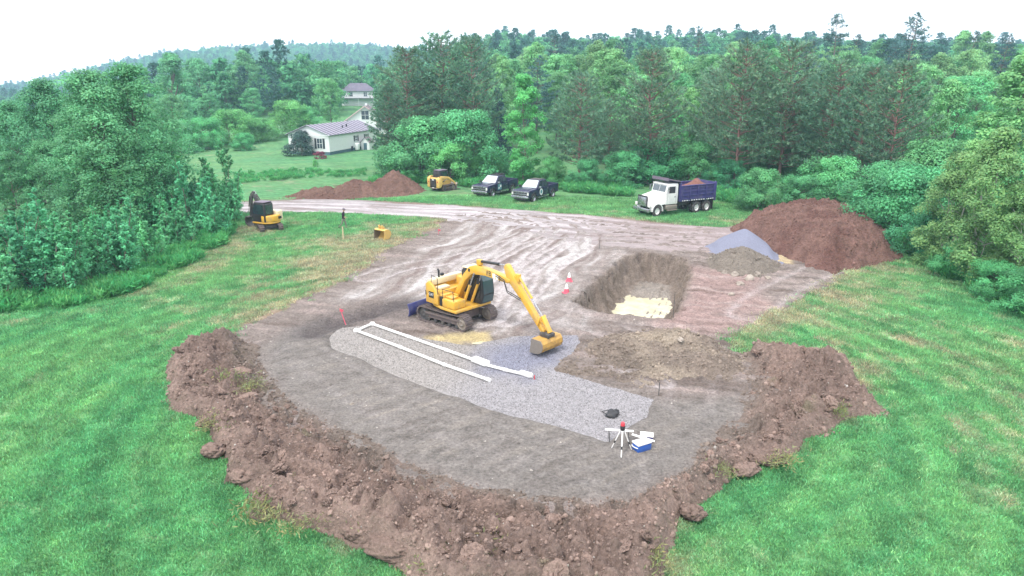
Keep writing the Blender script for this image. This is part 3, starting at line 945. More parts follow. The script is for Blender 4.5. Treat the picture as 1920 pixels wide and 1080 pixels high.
def sapling(seed, h, spread, nst, leaf, nleaf):
    """a thicket plant of several upright leafy shoots"""
    r = np.random.default_rng(seed)
    mb = MB(); P, N, Cc = [], [], []
    for s in range(nst):
        a = r.uniform(0, 6.28); e = spread * r.uniform(0.1, 1) ** 0.6
        hh = h * (1 - 0.45 * (e / spread) ** 1.5) * r.uniform(0.8, 1.0) if s else h
        base = np.array([0.25 * e * math.cos(a), 0.25 * e * math.sin(a), -0.2])
        tip = np.array([e * math.cos(a), e * math.sin(a), hh])
        pts = [base + (tip - base) * u + np.array([0, 0, 0]) + r.normal(0, 0.03 * h, 3) * [1, 1, 0] * (u * (1 - u) * 3) for u in np.linspace(0, 1, 6)]
        mb.tube([tuple(p) for p in pts], [0.05 * (1 - 0.85 * u) * h / 5 for u in np.linspace(0, 1, 6)], 5)
        n = int(nleaf * hh / h / nst)
        u = r.uniform(0.06, 1.0, n) ** 0.85
        seg = np.array(pts)
        pos = np.stack([np.interp(u, np.linspace(0, 1, 6), seg[:, i]) for i in range(3)], 1)
        # side shoots: bunches of leaves round the stem, narrowing to the tip
        nb = 26; bu = r.uniform(0.08, 1, nb); ba = r.uniform(0, 6.28, nb); bi = r.integers(0, nb, n)
        wid = 0.42 * spread * (1.05 - bu) ** 0.8 + 0.05 * spread
        bp = np.stack([np.interp(bu, np.linspace(0, 1, 6), seg[:, i]) for i in range(3)], 1)
        bd = np.stack([np.cos(ba), np.sin(ba), np.full(nb, 0.9)], 1)
        along = r.uniform(0.15, 1.0, n)
        pos = bp[bi] + bd[bi] * (wid[bi] * along)[:, None] + r.normal(0, 0.12, (n, 3)) * wid[bi][:, None]
        pos[:, 2] = np.maximum(pos[:, 2], 0.05)
        out = pos - [tip[0] * .5, tip[1] * .5, 0]; out[:, 2] *= 0.1
        P.append(pos); N.append(out / (np.linalg.norm(out, axis=1, keepdims=True) + 1e-6) * 0.5 + r.normal(0, 0.5, (n, 3)) + [0, 0, 0.6])
        Cc.append(r.uniform(0.75, 1.2) * r.uniform(0.8, 1.2, nb)[bi] * (0.85 + 0.3 * along))
    P, N, Cc = np.vstack(P), np.vstack(N), np.concatenate(Cc)
    v, f = leaves(P, N, leaf, 0.5, r)
    crown = mesh_np('crown', v, f, False, np.repeat(tint(r, len(P), Cc, 0.07), 4, axis=0))
    me = bpy.data.meshes.new('trunk'); me.from_pydata(mb.v, [], mb.f); me.update()
    return crown, me

def conifer(seed, h, rmax, zb, nlimb, kind='red', tuft=0.5, step=0.42, nq=7, width=0.13):
    r = np.random.default_rng(seed)
    mb = MB()
    tr = h * 0.0125
    bend = r.normal(0, 0.012 * h, (7, 2)) * np.linspace(0, 1, 7)[:, None]
    tp = [(bend[i, 0], bend[i, 1], -0.25 + (h * 0.985 + 0.25) * i / 6) for i in range(7)]
    mb.tube(tp, [tr * (1.2 if i == 0 else 1) * (1 - 0.93 * i / 6) for i in range(7)], 8)
    P, D, Sh = [], [], []
    zz = np.sort(r.uniform(zb, 0.985, nlimb))
    for j, u in enumerate(zz):
        if kind == 'red':
            prof = np.clip((1.03 - u) * 2.3, 0, 1) ** 0.75 * (0.62 + 0.38 * min(1, (u - zb + 0.25) * 2.2))
        elif kind == 'white':
            prof = np.clip((1.04 - u) * 1.7, 0, 1) ** 0.8 * r.choice([0.55, 0.8, 1.0, 1.15])
        else:
            prof = np.clip(1.02 - u, 0, 1) ** 0.9 / (1 - zb)
        L = rmax * prof * r.uniform(0.75, 1.12)
        a = j * 2.399 + r.normal(0, 0.25)
        rise = {'red': 0.25 + 0.5 * u, 'white': 0.18, 'spruce': -0.28}[kind] + r.normal(0, 0.08)
        p0 = np.array([np.interp(u, np.linspace(0, 1, 7), [t[0] for t in tp]), np.interp(u, np.linspace(0, 1, 7), [t[1] for t in tp]), h * u])
        dirn = np.array([math.cos(a), math.sin(a), 0.0])
        us = np.linspace(0, 1, 5)
        curve = [p0 + dirn * L * q + np.array([0, 0, L * (rise * q * (0.5 + 0.5 * q) if kind != 'spruce' else rise * q + 0.22 * q * q)]) for q in us]
        mb.tube([tuple(p) for p in curve], [max(0.012, tr * 0.28 * (1 - 0.85 * q)) for q in us], 4)
        cv = np.array(curve)
        start = {'red': 0.42, 'white': 0.35, 'spruce': 0.12}[kind]
        m = max(2, int(L * (1 - start) / step * 2.2))
        for q in np.clip(np.linspace(start, 1.0, m) + r.normal(0, 0.03, m), start, 1.0):
            c = np.array([np.interp(q, us, cv[:, i]) for i in range(3)])
            side = np.array([-dirn[1], dirn[0], 0]) * r.normal(0, 0.30 * L * (1.12 - q) + 0.12)
            c = c + side + [0, 0, abs(r.normal(0, 0.1))]
            sh = r.uniform(0.7, 1.25)
            d = r.normal(0, 0.6, (nq, 3)) + dirn * 0.7 + {'red': np.array([0, 0, 0.75]), 'white': np.array([0, 0, 0.35]), 'spruce': np.array([0, 0, -0.1])}[kind]
            P.append(np.tile(c, (nq, 1))); D.append(d); Sh.append(np.full(nq, sh))
        # dead inner twigs
        if kind != 'spruce':
            for q in r.uniform(0.1, 0.6, 3):
                c = np.array([np.interp(q, us, cv[:, i]) for i in range(3)])
                e = c + np.array([-dirn[1], dirn[0], 0]) * r.normal(0, 0.35) + dirn * 0.4 + [0, 0, r.normal(0.05, 0.15)]
                mb.tube([tuple(c), tuple(e)], [0.03, 0.012], 3)
    # leader
    P.append(np.tile([tp[-1][0], tp[-1][1], h * 0.97], (14, 1))); D.append(r.normal(0, 0.35, (14, 3)) + [0, 0, 0.8]); Sh.append(np.ones(14))
    P, D, Sh = np.vstack(P), np.vstack(D), np.concatenate(Sh)
    v, f = needles(P, D, tuft, width, r)
    crown = mesh_np('crown', v, f, False, np.repeat(tint(r, len(P), Sh, 0.10), 4, axis=0))
    me = bpy.data.meshes.new('trunk'); me.from_pydata(mb.v, [], mb.f); me.update()
    return crown, me

# prototypes: (crown mesh, trunk mesh, height, leaf material, bark)
PROTO = {}
def proto(kind, variants, h, lm, bark):
    out = []
    for cr, tr in variants:
        cr.materials.append(LM[lm]); tr.materials.append(bark)
        out.append((cr, tr, h))
    PROTO[kind] = out
proto('aspen', [deciduous(s, 13, 2.6, 0.08, 130, 26000, 0.165, 'column', (0.16, 0.36), 0.13, flat=1.1, jit=.1) for s in (1, 2, 3)], 13, 'aspen', M_BARK)
proto('sapling', [sapling(s, 5.5, 1.8, 11, 0.17, 16000) for s in (11, 12, 13)], 5.5, 'sapling', M_BARK)
proto('birch', [deciduous(s, 10, 2.3, 0.03, 140, 24000, 0.15, 'ovate', (0.13, 0.30), 0.10, 2, flat=1.1) for s in (21, 22)], 10, 'birch', M_BBARK)
proto('round', [deciduous(s, 14, 4.0, 0.14, 140, 15000, 0.29, 'round', (0.13, 0.30), 0.2, flat=.85) for s in (31, 32, 33)], 14, 'round', M_BARK)
proto('tall', [deciduous(s, 15, 3.1, 0.15, 130, 13000, 0.28, 'ovate', (0.14, 0.32), 0.18, flat=.95) for s in (41, 42)], 15, 'round', M_BARK)
proto('bright', [deciduous(51, 13, 2.0, 0.08, 110, 14000, 0.22, 'column', (0.15, 0.36), 0.12, flat=.95)], 13, 'bright', M_BARK)
proto('bush', [deciduous(s, 4, 2.5, 0.0, 75, 20000, 0.135, 'bush', (0.12, 0.33), 0.05, 3, flat=1.0, shade=(0.6, 1.4), jit=0.12) for s in (61, 62, 63)], 4, 'bush', M_BARK)
proto('red_pine', [conifer(s, 17, 4.3, 0.15, 110, 'red', 0.5, 0.34, 11, 0.095) for s in (71, 72, 73)], 17, 'pine', M_PBARK)
proto('white_pine', [conifer(s, 20, 4.2, 0.22, 90, 'white', 0.55, 0.45, 10, 0.12) for s in (81, 82)], 20, 'wpine', M_BARK)
proto('spruce', [conifer(91, 13, 2.9, 0.05, 120, 'spruce', 0.5, 0.42, 7, 0.16)], 13, 'spruce', M_BARK)
proto('yew', [deciduous(95, 4, 2.4, 0.0, 60, 5000, 0.26, 'bush', (0.2, 0.36), 0.06, 3)], 4, 'yew', M_BARK)
proto('redbush', [deciduous(96, 2, 1.6, 0.0, 36, 1500, 0.22, 'bush', (0.2, 0.36), 0.04, 3)], 2, 'redbush', M_BARK)
NAMES = {'aspen': 'aspen_tree', 'sapling': 'sapling', 'birch': 'birch_tree', 'round': 'hardwood_tree', 'tall': 'hardwood_tree', 'bright': 'maple_tree', 'bush': 'bush',
         'red_pine': 'pine_tree', 'white_pine': 'pine_tree', 'spruce': 'spruce_tree', 'yew': 'shrub', 'redbush': 'bush'}
CATS = {'sapling': 'sapling', 'bush': 'bush', 'yew': 'shrub', 'redbush': 'bush'}
_cnt = {}
def tree_at(kind, x, y, h, label, group=None, wide=1.0, tintc=(1, 1, 1), var=None):
    k = _cnt.get(kind, 0); _cnt[kind] = k + 1
    cr, tr, ph = PROTO[kind][(k if var is None else var) % len(PROTO[kind])]
    z = float(h0(np.array([x]), np.array([y]))[0])
    t = thing(NAMES[kind], label, CATS.get(kind, 'tree'), (x, y, z), random.uniform(0, 6.28), group)
    s = h / ph
    t.scale = (s * wide, s * wide, s)
    j = random.uniform(0.9, 1.1)
    o = link('crown', cr, None, t); o.color = (tintc[0] * j, tintc[1] * j, tintc[2] * j, 1)
    link('trunk', tr, None, t)
    return t
def tree_px(kind, px, pby, pty, label, group=None, wide=1.0, tintc=(1, 1, 1), var=None):
    """a tree whose foot and top the photograph shows at these pixels"""
    x, y = G(px, pby)
    d = ray(px, pty)
    top = CAM_H + d[2] / math.hypot(d[0], d[1]) * math.hypot(x, y)
    z = float(h0(np.array([x]), np.array([y]))[0])
    return tree_at(kind, x, y, max(1.0, top - z), label, group, wide, tintc, var)

# -- thicket on the left
gs = 'saplings along the front of the left thicket'
for px, by, ty, w, lab in [
    (20, 560, 405, 1.1, 'dense teal green sapling at the left edge of the picture, above the tall weeds'),
    (75, 545, 350, 1.0, 'tall upright sapling below the bare dead trunk in the left thicket'),
    (128, 548, 372, 1.0, 'sapling second from the left along the front of the left thicket'),
    (45, 470, 380, 1.1, 'sapling half hidden behind the leftmost saplings'),
    (180, 525, 395, 1.05, 'low rounded sapling in the middle of the left thicket front'),
    (232, 512, 362, 1.05, 'broad sapling in front of the tallest aspens of the left thicket'),
    (283, 492, 380, 1.05, 'bushy sapling right of the middle of the left thicket front'),
    (330, 470, 372, 1.0, 'sapling before the right hand end of the left thicket'),
    (300, 450, 345, 1.0, 'slender sapling behind the thicket front, right of the tallest aspens'),
    (372, 442, 292, 0.85, 'tall pointed sapling, second from the right end of the left thicket'),
    (345, 430, 300, 0.9, 'tall sapling, third from the right end of the left thicket'),
    (405, 432, 330, 0.9, 'short leafy sapling at the foot of the right end of the thicket'),
    (425, 408, 255, 0.8, 'tallest pointed sapling at the right end of the left thicket near the small excavator'),
    (395, 415, 300, 0.8, 'narrow sapling just left of the tallest pointed one at the thicket end'),
    (205, 470, 372, 1.0, 'sapling in the second row of the left thicket, below the twin aspens'),
    (150, 480, 385, 1.0, 'sapling in the second row, right of the dead trunk'),
    (260, 455, 352, 1.0, 'sapling in the second row right of the twin aspens'),
    (438, 416, 318, 0.9, 'low sapling at the very right end of the thicket, nearest the road'),
    (410, 445, 358, 1.0, 'bushy low sapling at the thicket corner above the brown grass'),
    (352, 462, 365, 1.1, 'round low sapling below the second tallest pointed one'),
    (322, 440, 318, 1.0, 'upright sapling left of the three tall pointed ones'),
    (378, 408, 318, 1.0, 'sapling behind the tall pointed ones, facing the road')]:
    tree_px('sapling', px, by, ty, lab, gs, w * 1.1)
ga = 'aspens standing in the left thicket'
for px, by, ty, w, tc, lab in [
    (215, 445, 134, 1.25, (1, 1, 1), 'tall leafy aspen, left one of the tallest pair in the left thicket'),
    (285, 430, 122, 1.25, (.95, 1, 1), 'tallest aspen of the left thicket with a broad rounded top'),
    (180, 430, 200, 1.1, (.9, .95, 1), 'aspen between the dead trunk and the tallest pair'),
    (130, 415, 150, 1.15, (.85, .92, 1), 'darker aspen behind and right of the dead trunk'),
    (250, 400, 165, 1.1, (.92, .97, 1), 'aspen behind the tallest pair in the left thicket'),
    (310, 410, 230, 1.0, (.95, 1, 1), 'lower aspen on the right flank of the tallest pair'),
    (60, 400, 190, 1.2, (.9, .98, 1), 'aspen left of the dead trunk in the left thicket'),
    (10, 395, 205, 1.2, (.95, 1, 1), 'aspen at the left edge of the picture behind the saplings'),
    (-60, 430, 200, 1.3, (.95, 1, 1), 'aspen cut by the left edge of the picture'),
    (165, 440, 255, 1.2, (1.05, 1.05, 1), 'low leafy aspen right of the dead trunk, before the taller ones'),
    (240, 448, 238, 1.3, (1.05, 1.05, 1), 'low broad aspen in front of the tallest pair'),
    (300, 438, 252, 1.2, (1.0, 1.05, 1), 'low aspen in front of the right flank of the tallest pair'),
    (110, 428, 262, 1.2, (1, 1, 1), 'low aspen just right of the dead trunk foot'),
    (40, 430, 285, 1.3, (1, 1, 1), 'low aspen left of the dead trunk foot'),
    (200, 415, 175, 1.2, (.95, .97, 1), 'aspen filling the gap between the tallest pair and the dead trunk')]:
    tree_px('aspen', px, by, ty, lab, ga, w, tc)
# dead trunk
x, y = G(88, 400)
dt = thing('dead_tree', 'bare pale dead trunk standing in the left thicket', 'dead tree', (x, y, 0))
MB().tube([(0, 0, -.2), (.05, 0, 3), (.0, .05, 6), (.1, 0, 9.0)], [.16, .14, .1, .03], 7).build('trunk', M_BBARK, dt, smooth=True)
for z0, a_ in ((3.6, .5), (4.6, 3.4), (5.5, 1.8), (6.4, 5.0), (7.2, 2.8)):
    MB().tube([(0.03, 0, z0), (math.cos(a_) * .5, math.sin(a_) * .5, z0 + .4), (math.cos(a_) * 1.0, math.sin(a_) * 1.0, z0 + .6)], [.05, .03, .012], 5).build('branch', M_BBARK, dt)

# -- pines and hardwoods behind the vehicles
gp = 'red pines along the edge of the wood'
for px, by, ty, w, lab in [
    (770, 318, 92, 1.15, 'broad red pine on the left of the tall pine group beside the white house'),
    (835, 312, 66, 1.2, 'tallest dark red pine right behind the white house, middle of its group'),
    (890, 316, 72, 1.0, 'red pine on the right of the tall group, next to the blue spruce'),
    (735, 322, 165, 1.05, 'low branching red pine overhanging the white house roof'),
    (1085, 345, 138, 1.2, 'red pine with bare lower trunk right of the bright young maple'),
    (1212, 345, 97, 1.1, 'pointed red pine straight above the cab of the dump truck'),
    (1140, 332, 190, 0.9, 'short red pine between the two pines left of the dump truck'),
    (1376, 352, 82, 1.15, 'tall red pine above the rear of the dump truck'),
    (1325, 330, 130, 1.0, 'thin crowned red pine left of the tall pine above the truck body'),
    (1458, 352, 84, 1.15, 'tall red pine right of the dump truck, over the round bush'),
    (1545, 362, 112, 1.1, 'red pine behind the big dirt pile, left one of three'),
    (1600, 372, 125, 1.0, 'red pine behind the big dirt pile, middle one of three'),
    (1655, 385, 118, 1.05, 'red pine behind the big dirt pile, right one of three'),
    (1500, 345, 140, 1.0, 'red pine set back between the tall pine and the dirt pile pines')]:
    tree_px('red_pine', px, by, ty, lab, gp, w, (1, 1, 1))
tree_px('spruce', 935, 306, 165, 'dark blue green spruce between the tall pine group and the bright maple', None, 1.0)
tree_px('bright', 982, 345, 140, 'bright green upright young maple behind the two pickups', None, 1.15)
for kind, px, by, ty, w, tc, lab in [
    ('bush', 800, 335, 222, 1.15, (1, 1, 1), 'large leafy bush behind the track loader, under the tall pines'),
    ('bush', 872, 338, 210, 0.95, (.95, 1, 1), 'tall leafy bush right of the track loader, under the tall pines'),
    ('bush', 842, 344, 270, 0.95, (1.15, 1.12, .95), 'lighter green bush right behind the track loader'),
    ('bush', 735, 335, 275, 1.1, (.95, .9, .9), 'low dark bush at the left foot of the pine group'),
    ('bush', 760, 342, 300, 1.1, (.95, 1, .9), 'small bush between the dirt pile and the track loader'),
    ('bush', 905, 338, 285, 1.0, (1, 1, .9), 'small bush above the left pickup roof'),
    ('bush', 1035, 345, 295, 1.0, (1.1, 1.05, .95), 'light green bush behind the right pickup'),
    ('bush', 1100, 352, 300, 1.0, (.9, .95, .95), 'bush at the foot of the bare trunked red pine'),
    ('bush', 1165, 350, 285, 1.1, (.85, .95, .95), 'dark bush left of the dump truck hood'),
    ('bush', 1230, 345, 262, 1.1, (.9, 1, .95), 'leafy bush directly behind the dump truck cab'),
    ('bush', 1300, 348, 270, 1.1, (.85, .95, .95), 'bush behind the dump truck body'),
    ('bush', 1365, 356, 300, 0.95, (.8, .9, .95), 'dark bush at the tail of the dump truck'),
    ('bush', 1425, 395, 318, 1.0, (1, 1, 1), 'round bright bush right of the dump truck, left one of a pair'),
    ('bush', 1495, 398, 330, 1.05, (1, 1, 1), 'round bush behind the peak of the big dirt pile'),
    ('bush', 1550, 392, 295, 1.1, (.9, 1, 1), 'broad bush over the middle of the big dirt pile'),
    ('bush', 1650, 420, 305, 1.1, (.9, .98, 1), 'teal green bush over the right shoulder of the big dirt pile'),
    ('bush', 1700, 450, 318, 1.1, (.92, 1, 1), 'tall bush between the big dirt pile and the birches'),
    ('bush', 1740, 480, 390, 1.0, (.85, .95, 1), 'low dark bush at the foot of the left birch'),
    ('bush', 1790, 520, 455, 1.0, (.95, 1, .95), 'bush at the foot of the tallest birch'),
    ('bush', 1860, 560, 490, 1.0, (.9, 1, .95), 'bush in front of the right hand birches'),
    ('bush', 1930, 590, 500, 1.2, (.9, 1, .95), 'bush cut by the right edge of the picture'),
    ('birch', 1765, 500, 285, 1.2, (.9, .95, 1), 'left birch of the group at the right edge of the field'),
    ('birch', 1828, 530, 240, 1.15, (.95, 1, 1.0), 'tallest yellowish birch at the right edge of the field'),
    ('birch', 1795, 490, 262, 1.0, (.9, 1, 1), 'birch just left behind the tallest yellowish birch'),
    ('birch', 1895, 556, 318, 1.1, (.92, 1, 1), 'yellow green birch right of the tallest one'),
    ('birch', 1955, 550, 300, 1.3, (.95, 1, .95), 'birch cut by the right edge of the picture'),
    ('tall', 1745, 380, 150, 0.9, (1.1, 1.05, 1), 'light green hardwood tree left above the birch group'),
    ('tall', 1870, 390, 95, 1.2, (1.12, 1.08, .95), 'large light green hardwood tree near the right edge above the birches'),
    ('tall', 1690, 350, 150, 1.0, (1, 1, 1), 'hardwood tree behind the right of the three dirt pile pines'),
    ('round', 1290, 322, 165, 0.8, (1.1, 1.08, 1), 'light green hardwood tree between the pines above the dump truck'),
    ('bright', 1262, 330, 200, 0.9, (.95, .95, 1), 'slim light green tree right of the pointed pine above the truck cab')]:
    tree_px(kind, px, by, ty, lab, None, w, tc)

gu = 'undergrowth bushes between the pine trunks'
for px, by, ty, tc, lab in [(1185, 332, 268, .9, 'undergrowth bush behind the pine left of the truck cab'), (1250, 328, 250, .85, 'undergrowth bush behind the pointed pine above the cab'), (1320, 330, 255, .85, 'undergrowth bush between the trunks above the dump body'),
                        (1350, 335, 268, .95, 'undergrowth bush left of the tall pine trunk behind the truck'), (1405, 338, 262, .85, 'undergrowth bush between the two tall pine trunks'), (1440, 345, 285, .95, 'small undergrowth bush at the foot of the right tall pine'),
                        (1490, 345, 272, .85, 'undergrowth bush right of the right tall pine trunk'), (1525, 350, 268, .9, 'undergrowth bush left behind the dirt pile pines'), (1580, 358, 272, .85, 'undergrowth bush between the left and middle dirt pile pines'),
                        (1625, 366, 285, .9, 'undergrowth bush between the middle and right dirt pile pines'), (1680, 375, 290, .9, 'undergrowth bush right of the dirt pile pines'), (1720, 395, 300, .95, 'undergrowth bush left above the left birch'),
                        (1755, 400, 265, .95, 'tall undergrowth bush behind the left birch'), (1830, 420, 300, .95, 'undergrowth bush behind the tallest birch'), (1900, 430, 290, .95, 'undergrowth bush behind the right birches')]:
    tree_px('bush', px, by, ty, lab, gu, 1.05, (tc, tc, tc))
# -- the wood behind the pines: single trees, row behind row
gw = 'trees of the wood behind the red pines'
wr = np.random.default_rng(5)
MARKS = [(760, 'left of the tall pine group'), (930, 'behind the tall pine group'), (1040, 'above the bright young maple'), (1130, 'above the bare trunked pine'), (1180, 'left of the dump truck'), (1235, 'above the dump truck cab'),
         (1300, 'above the blue dump body'), (1350, 'above the truck tailgate'), (1420, 'between the two tallest truck pines'), (1500, 'right of the tallest truck pines'), (1570, 'left above the big dirt pile'),
         (1640, 'above the big dirt pile'), (1700, 'right above the big dirt pile'), (1770, 'left of the birches'), (1840, 'above the tallest birch'), (1900, 'right of the tallest birch'), (1980, 'at the right edge'), (9999, 'beyond the right edge')]
def where(x, y):
    px = 960 + FPX * x / (y * math.cos(PITCH) + CAM_H * math.sin(PITCH))
    return next(m_ for lim, m_ in MARKS if px < lim)
for row, (yy, lab) in enumerate([(104, 'front row'), (117, 'second row'), (131, 'third row'), (147, 'fourth row'), (166, 'fifth row'), (188, 'last row')]):
    xx = -4.0 if row < 2 else -14.0
    while xx < yy * 0.86 + 6:
        px_, py_ = xx + wr.normal(0, 1.6), yy + wr.normal(0, 3)
        # keep the small clearing behind the pickups open
        if not (-6 < px_ < 14 and py_ < 112):
            kind = wr.choice(['round', 'tall', 'round', 'tall', 'white_pine'], p=[.32, .24, .2, .16, .08])
            hh = {'round': wr.uniform(11, 15.5), 'tall': wr.uniform(12.5, 17), 'white_pine': wr.uniform(15, 19)}[kind] * (1 + 0.085 * max(0, row - 1))
            b = wr.uniform(0.78, 1.25); g = wr.uniform(0.88, 1.15)
            hue = 'light green' if b > 1.1 else 'dark green' if b < .9 else 'yellowish green' if g > 1.05 else 'bluish green' if g < .95 else 'green'
            kd = {'round': 'round tree', 'tall': 'tall tree', 'white_pine': 'pine'}[kind]
            tree_at(kind, px_, py_, hh, '%s %s, %s of the wood, %s' % (hue, kd, lab, where(px_, py_)), gw, wr.uniform(0.85, 1.15), (b * g, b, b * wr.uniform(.92, 1.05)))
        xx += wr.uniform(6.0, 8.5)
for px, by, ty, w, lab in [(1542, 262, 27, 1.0, 'tall white pine on the skyline, leftmost of the right hand skyline pines'), (1678, 268, 22, 1.15, 'broad white pine standing highest on the skyline'),
                           (1790, 270, 60, .9, 'small white pine on the skyline right of the highest one'), (1848, 272, 62, 1.0, 'white pine on the skyline near the right edge'),
                           (1895, 272, 85, .9, 'white pine on the skyline at the right edge'), (1155, 258, 72, .9, 'dark pine rising behind the row left of the dump truck')]:
    tree_px('white_pine', px, by, ty, lab, 'white pines on the skyline', w, (.9, .95, 1))

# -- beyond the lawn, left of the house
for kind, px, by, ty, w, tc, lab in [
    ('bush', 440, 272, 206, 1.2, (1.12, 1.1, .9), 'large pale round bush beyond the lawn, left of the house'),
    ('bush', 385, 278, 222, 1.2, (1.08, 1.08, .9), 'pale round bush left of the large one beyond the lawn'),
    ('bush', 345, 284, 228, 1.1, (1, 1, .95), 'bush at the left end of the hedge beyond the lawn'),
    ('bush', 490, 268, 222, 1.2, (1, 1.03, .9), 'bush right of the large pale one beyond the lawn'),
    ('bush', 545, 262, 190, 1.0, (1.12, 1.1, .9), 'tall pale bush behind the dark round shrub'),
    ('bush', 580, 258, 200, 1.1, (1, 1.03, .9), 'bush behind the white house, left of the round tree'),
    ('bush', 460, 282, 250, 1.2, (1, 1.03, .9), 'low bush in front of the hedge beyond the lawn'),
    ('round', 622, 252, 147, 0.95, (1.0, 1.05, .95), 'round green tree standing alone behind the white house roof'),
    ('round', 480, 250, 165, 1.1, (.95, 1, 1), 'hardwood tree behind the hedge beyond the lawn'),
    ('round', 400, 252, 175, 1.0, (.9, 1, 1), 'hardwood tree above the pale round bushes'),
    ('tall', 340, 262, 100, 1.2, (.8, .9, 1), 'dark tall tree above the right flank of the tallest aspens'),
    ('tall', 470, 240, 95, 1.2, (.8, .9, 1), 'dark tree on the crest above the lawn hedge'),
    ('round', 385, 240, 110, 1.1, (.85, .93, 1), 'dark hardwood on the crest left of the lawn hedge'),
    ('tall', 430, 244, 135, 1.1, (.9, 1, 1), 'hardwood tree on the slope above the large pale bush'),
    ('round', 545, 238, 150, 1.0, (.9, 1, 1), 'hardwood tree on the slope left of the round lone tree'),
    ('yew', 566, 291, 246, 1.0, (1, 1, 1), 'dark blue green round shrub against the gable of the white house'),
    ('redbush', 601, 298, 284, 1.0, (1, 1, 1), 'small dark red bush at the corner of the white house'),
    ('bush', 592, 312, 300, 0.7, (1.15, 1.1, .9), 'tiny bright green bush on the lawn before the red bush')]:
    tree_px(kind, px, by, ty, lab, None, w, tc)
gl = 'trees on the low ground at the far left'
LMARKS = [(-10, 'at the left edge'), (55, 'left of the dead trunk'), (105, 'behind the dead trunk'), (170, 'right of the dead trunk'), (230, 'behind the left tall aspen'), (300, 'behind the tallest aspen'), (9999, 'right of the tallest aspen')]
for yy, lab in ((118, 'first row'), (140, 'second row'), (165, 'third row'), (192, 'last row')):
    xx = -yy * 0.9
    while xx < -yy * 0.50:
        px_, py_ = xx + wr.normal(0, 1.5), yy + wr.normal(0, 4)
        kind = wr.choice(['round', 'tall', 'bush'], p=[.45, .3, .25]) if yy < 125 else wr.choice(['round', 'tall'])
        hh = {'round': wr.uniform(8, 12), 'tall': wr.uniform(9, 13), 'bush': wr.uniform(3.5, 5)}[kind]
        b = wr.uniform(0.85, 1.12)
        q_ = 960 + FPX * px_ / (py_ * math.cos(PITCH) + 3.5)
        tree_at(kind, px_, py_, hh, '%s %s in the %s behind the left thicket, %s' % ('light' if b > 1.03 else 'dark' if b < .93 else 'green', {'round': 'round tree', 'tall': 'tall tree', 'bush': 'bush'}[kind], lab, next(m_ for lim, m_ in LMARKS if q_ < lim)), gl, wr.uniform(.9, 1.2), (b, b, b))
        xx += wr.uniform(6.5, 9.5)

# -- geometry-node scatter for what nobody could count
def scatter(name, pts, scl, rot, col, protos, mat=None, idx=None):
    me = bpy.data.meshes.new(name)
    me.vertices.add(len(pts)); me.vertices.foreach_set('co', np.asarray(pts, np.float32).ravel())
    a = me.attributes.new('scl', 'FLOAT', 'POINT'); a.data.foreach_set('value', np.asarray(scl, np.float32))
    a = me.attributes.new('rot', 'FLOAT_VECTOR', 'POINT'); a.data.foreach_set('vector', np.asarray(rot, np.float32).ravel())
    c = np.ones((len(pts), 4), np.float32); c[:, :3] = col
    a = me.attributes.new('icol', 'FLOAT_COLOR', 'POINT'); a.data.foreach_set('color', c.ravel())
    a = me.attributes.new('pick', 'INT', 'POINT')
    a.data.foreach_set('value', (np.asarray(idx) if idx is not None else rng.integers(0, len(protos), len(pts))).astype(np.int32))
    o = link(name, me)
    ng = bpy.data.node_groups.new(name, 'GeometryNodeTree')
    ng.interface.new_socket('Geometry', in_out='INPUT', socket_type='NodeSocketGeometry')
    ng.interface.new_socket('Geometry', in_out='OUTPUT', socket_type='NodeSocketGeometry')
    gi = ng.nodes.new('NodeGroupInput'); go = ng.nodes.new('NodeGroupOutput')
    iop = ng.nodes.new('GeometryNodeInstanceOnPoints')
    join = ng.nodes.new('GeometryNodeJoinGeometry')
    for p in reversed(protos):
        oi = ng.nodes.new('GeometryNodeObjectInfo'); oi.inputs['Object'].default_value = p
        oi.inputs['As Instance'].default_value = True
        ng.links.new(oi.outputs['Geometry'], join.inputs[0])
    def attr(nm, ty):
        n = ng.nodes.new('GeometryNodeInputNamedAttribute'); n.data_type = ty; n.inputs['Name'].default_value = nm
        return n.outputs[0]
    ng.links.new(gi.outputs[0], iop.inputs['Points'])
    ng.links.new(join.outputs[0], iop.inputs['Instance'])
    iop.inputs['Pick Instance'].default_value = True
    ng.links.new(attr('pick', 'INT'), iop.inputs['Instance Index'])
    ng.links.new(attr('rot', 'FLOAT_VECTOR'), iop.inputs['Rotation'])
    ng.links.new(attr('scl', 'FLOAT'), iop.inputs['Scale'])
    ng.links.new(iop.outputs[0], go.inputs[0])
    md = o.modifiers.new('scatter', 'NODES'); md.node_group = ng
    return o
def loose(name, me, mat):
    o = bpy.data.objects.new(name, me)
    if not me.materials:
        me.materials.append(mat)
    return o
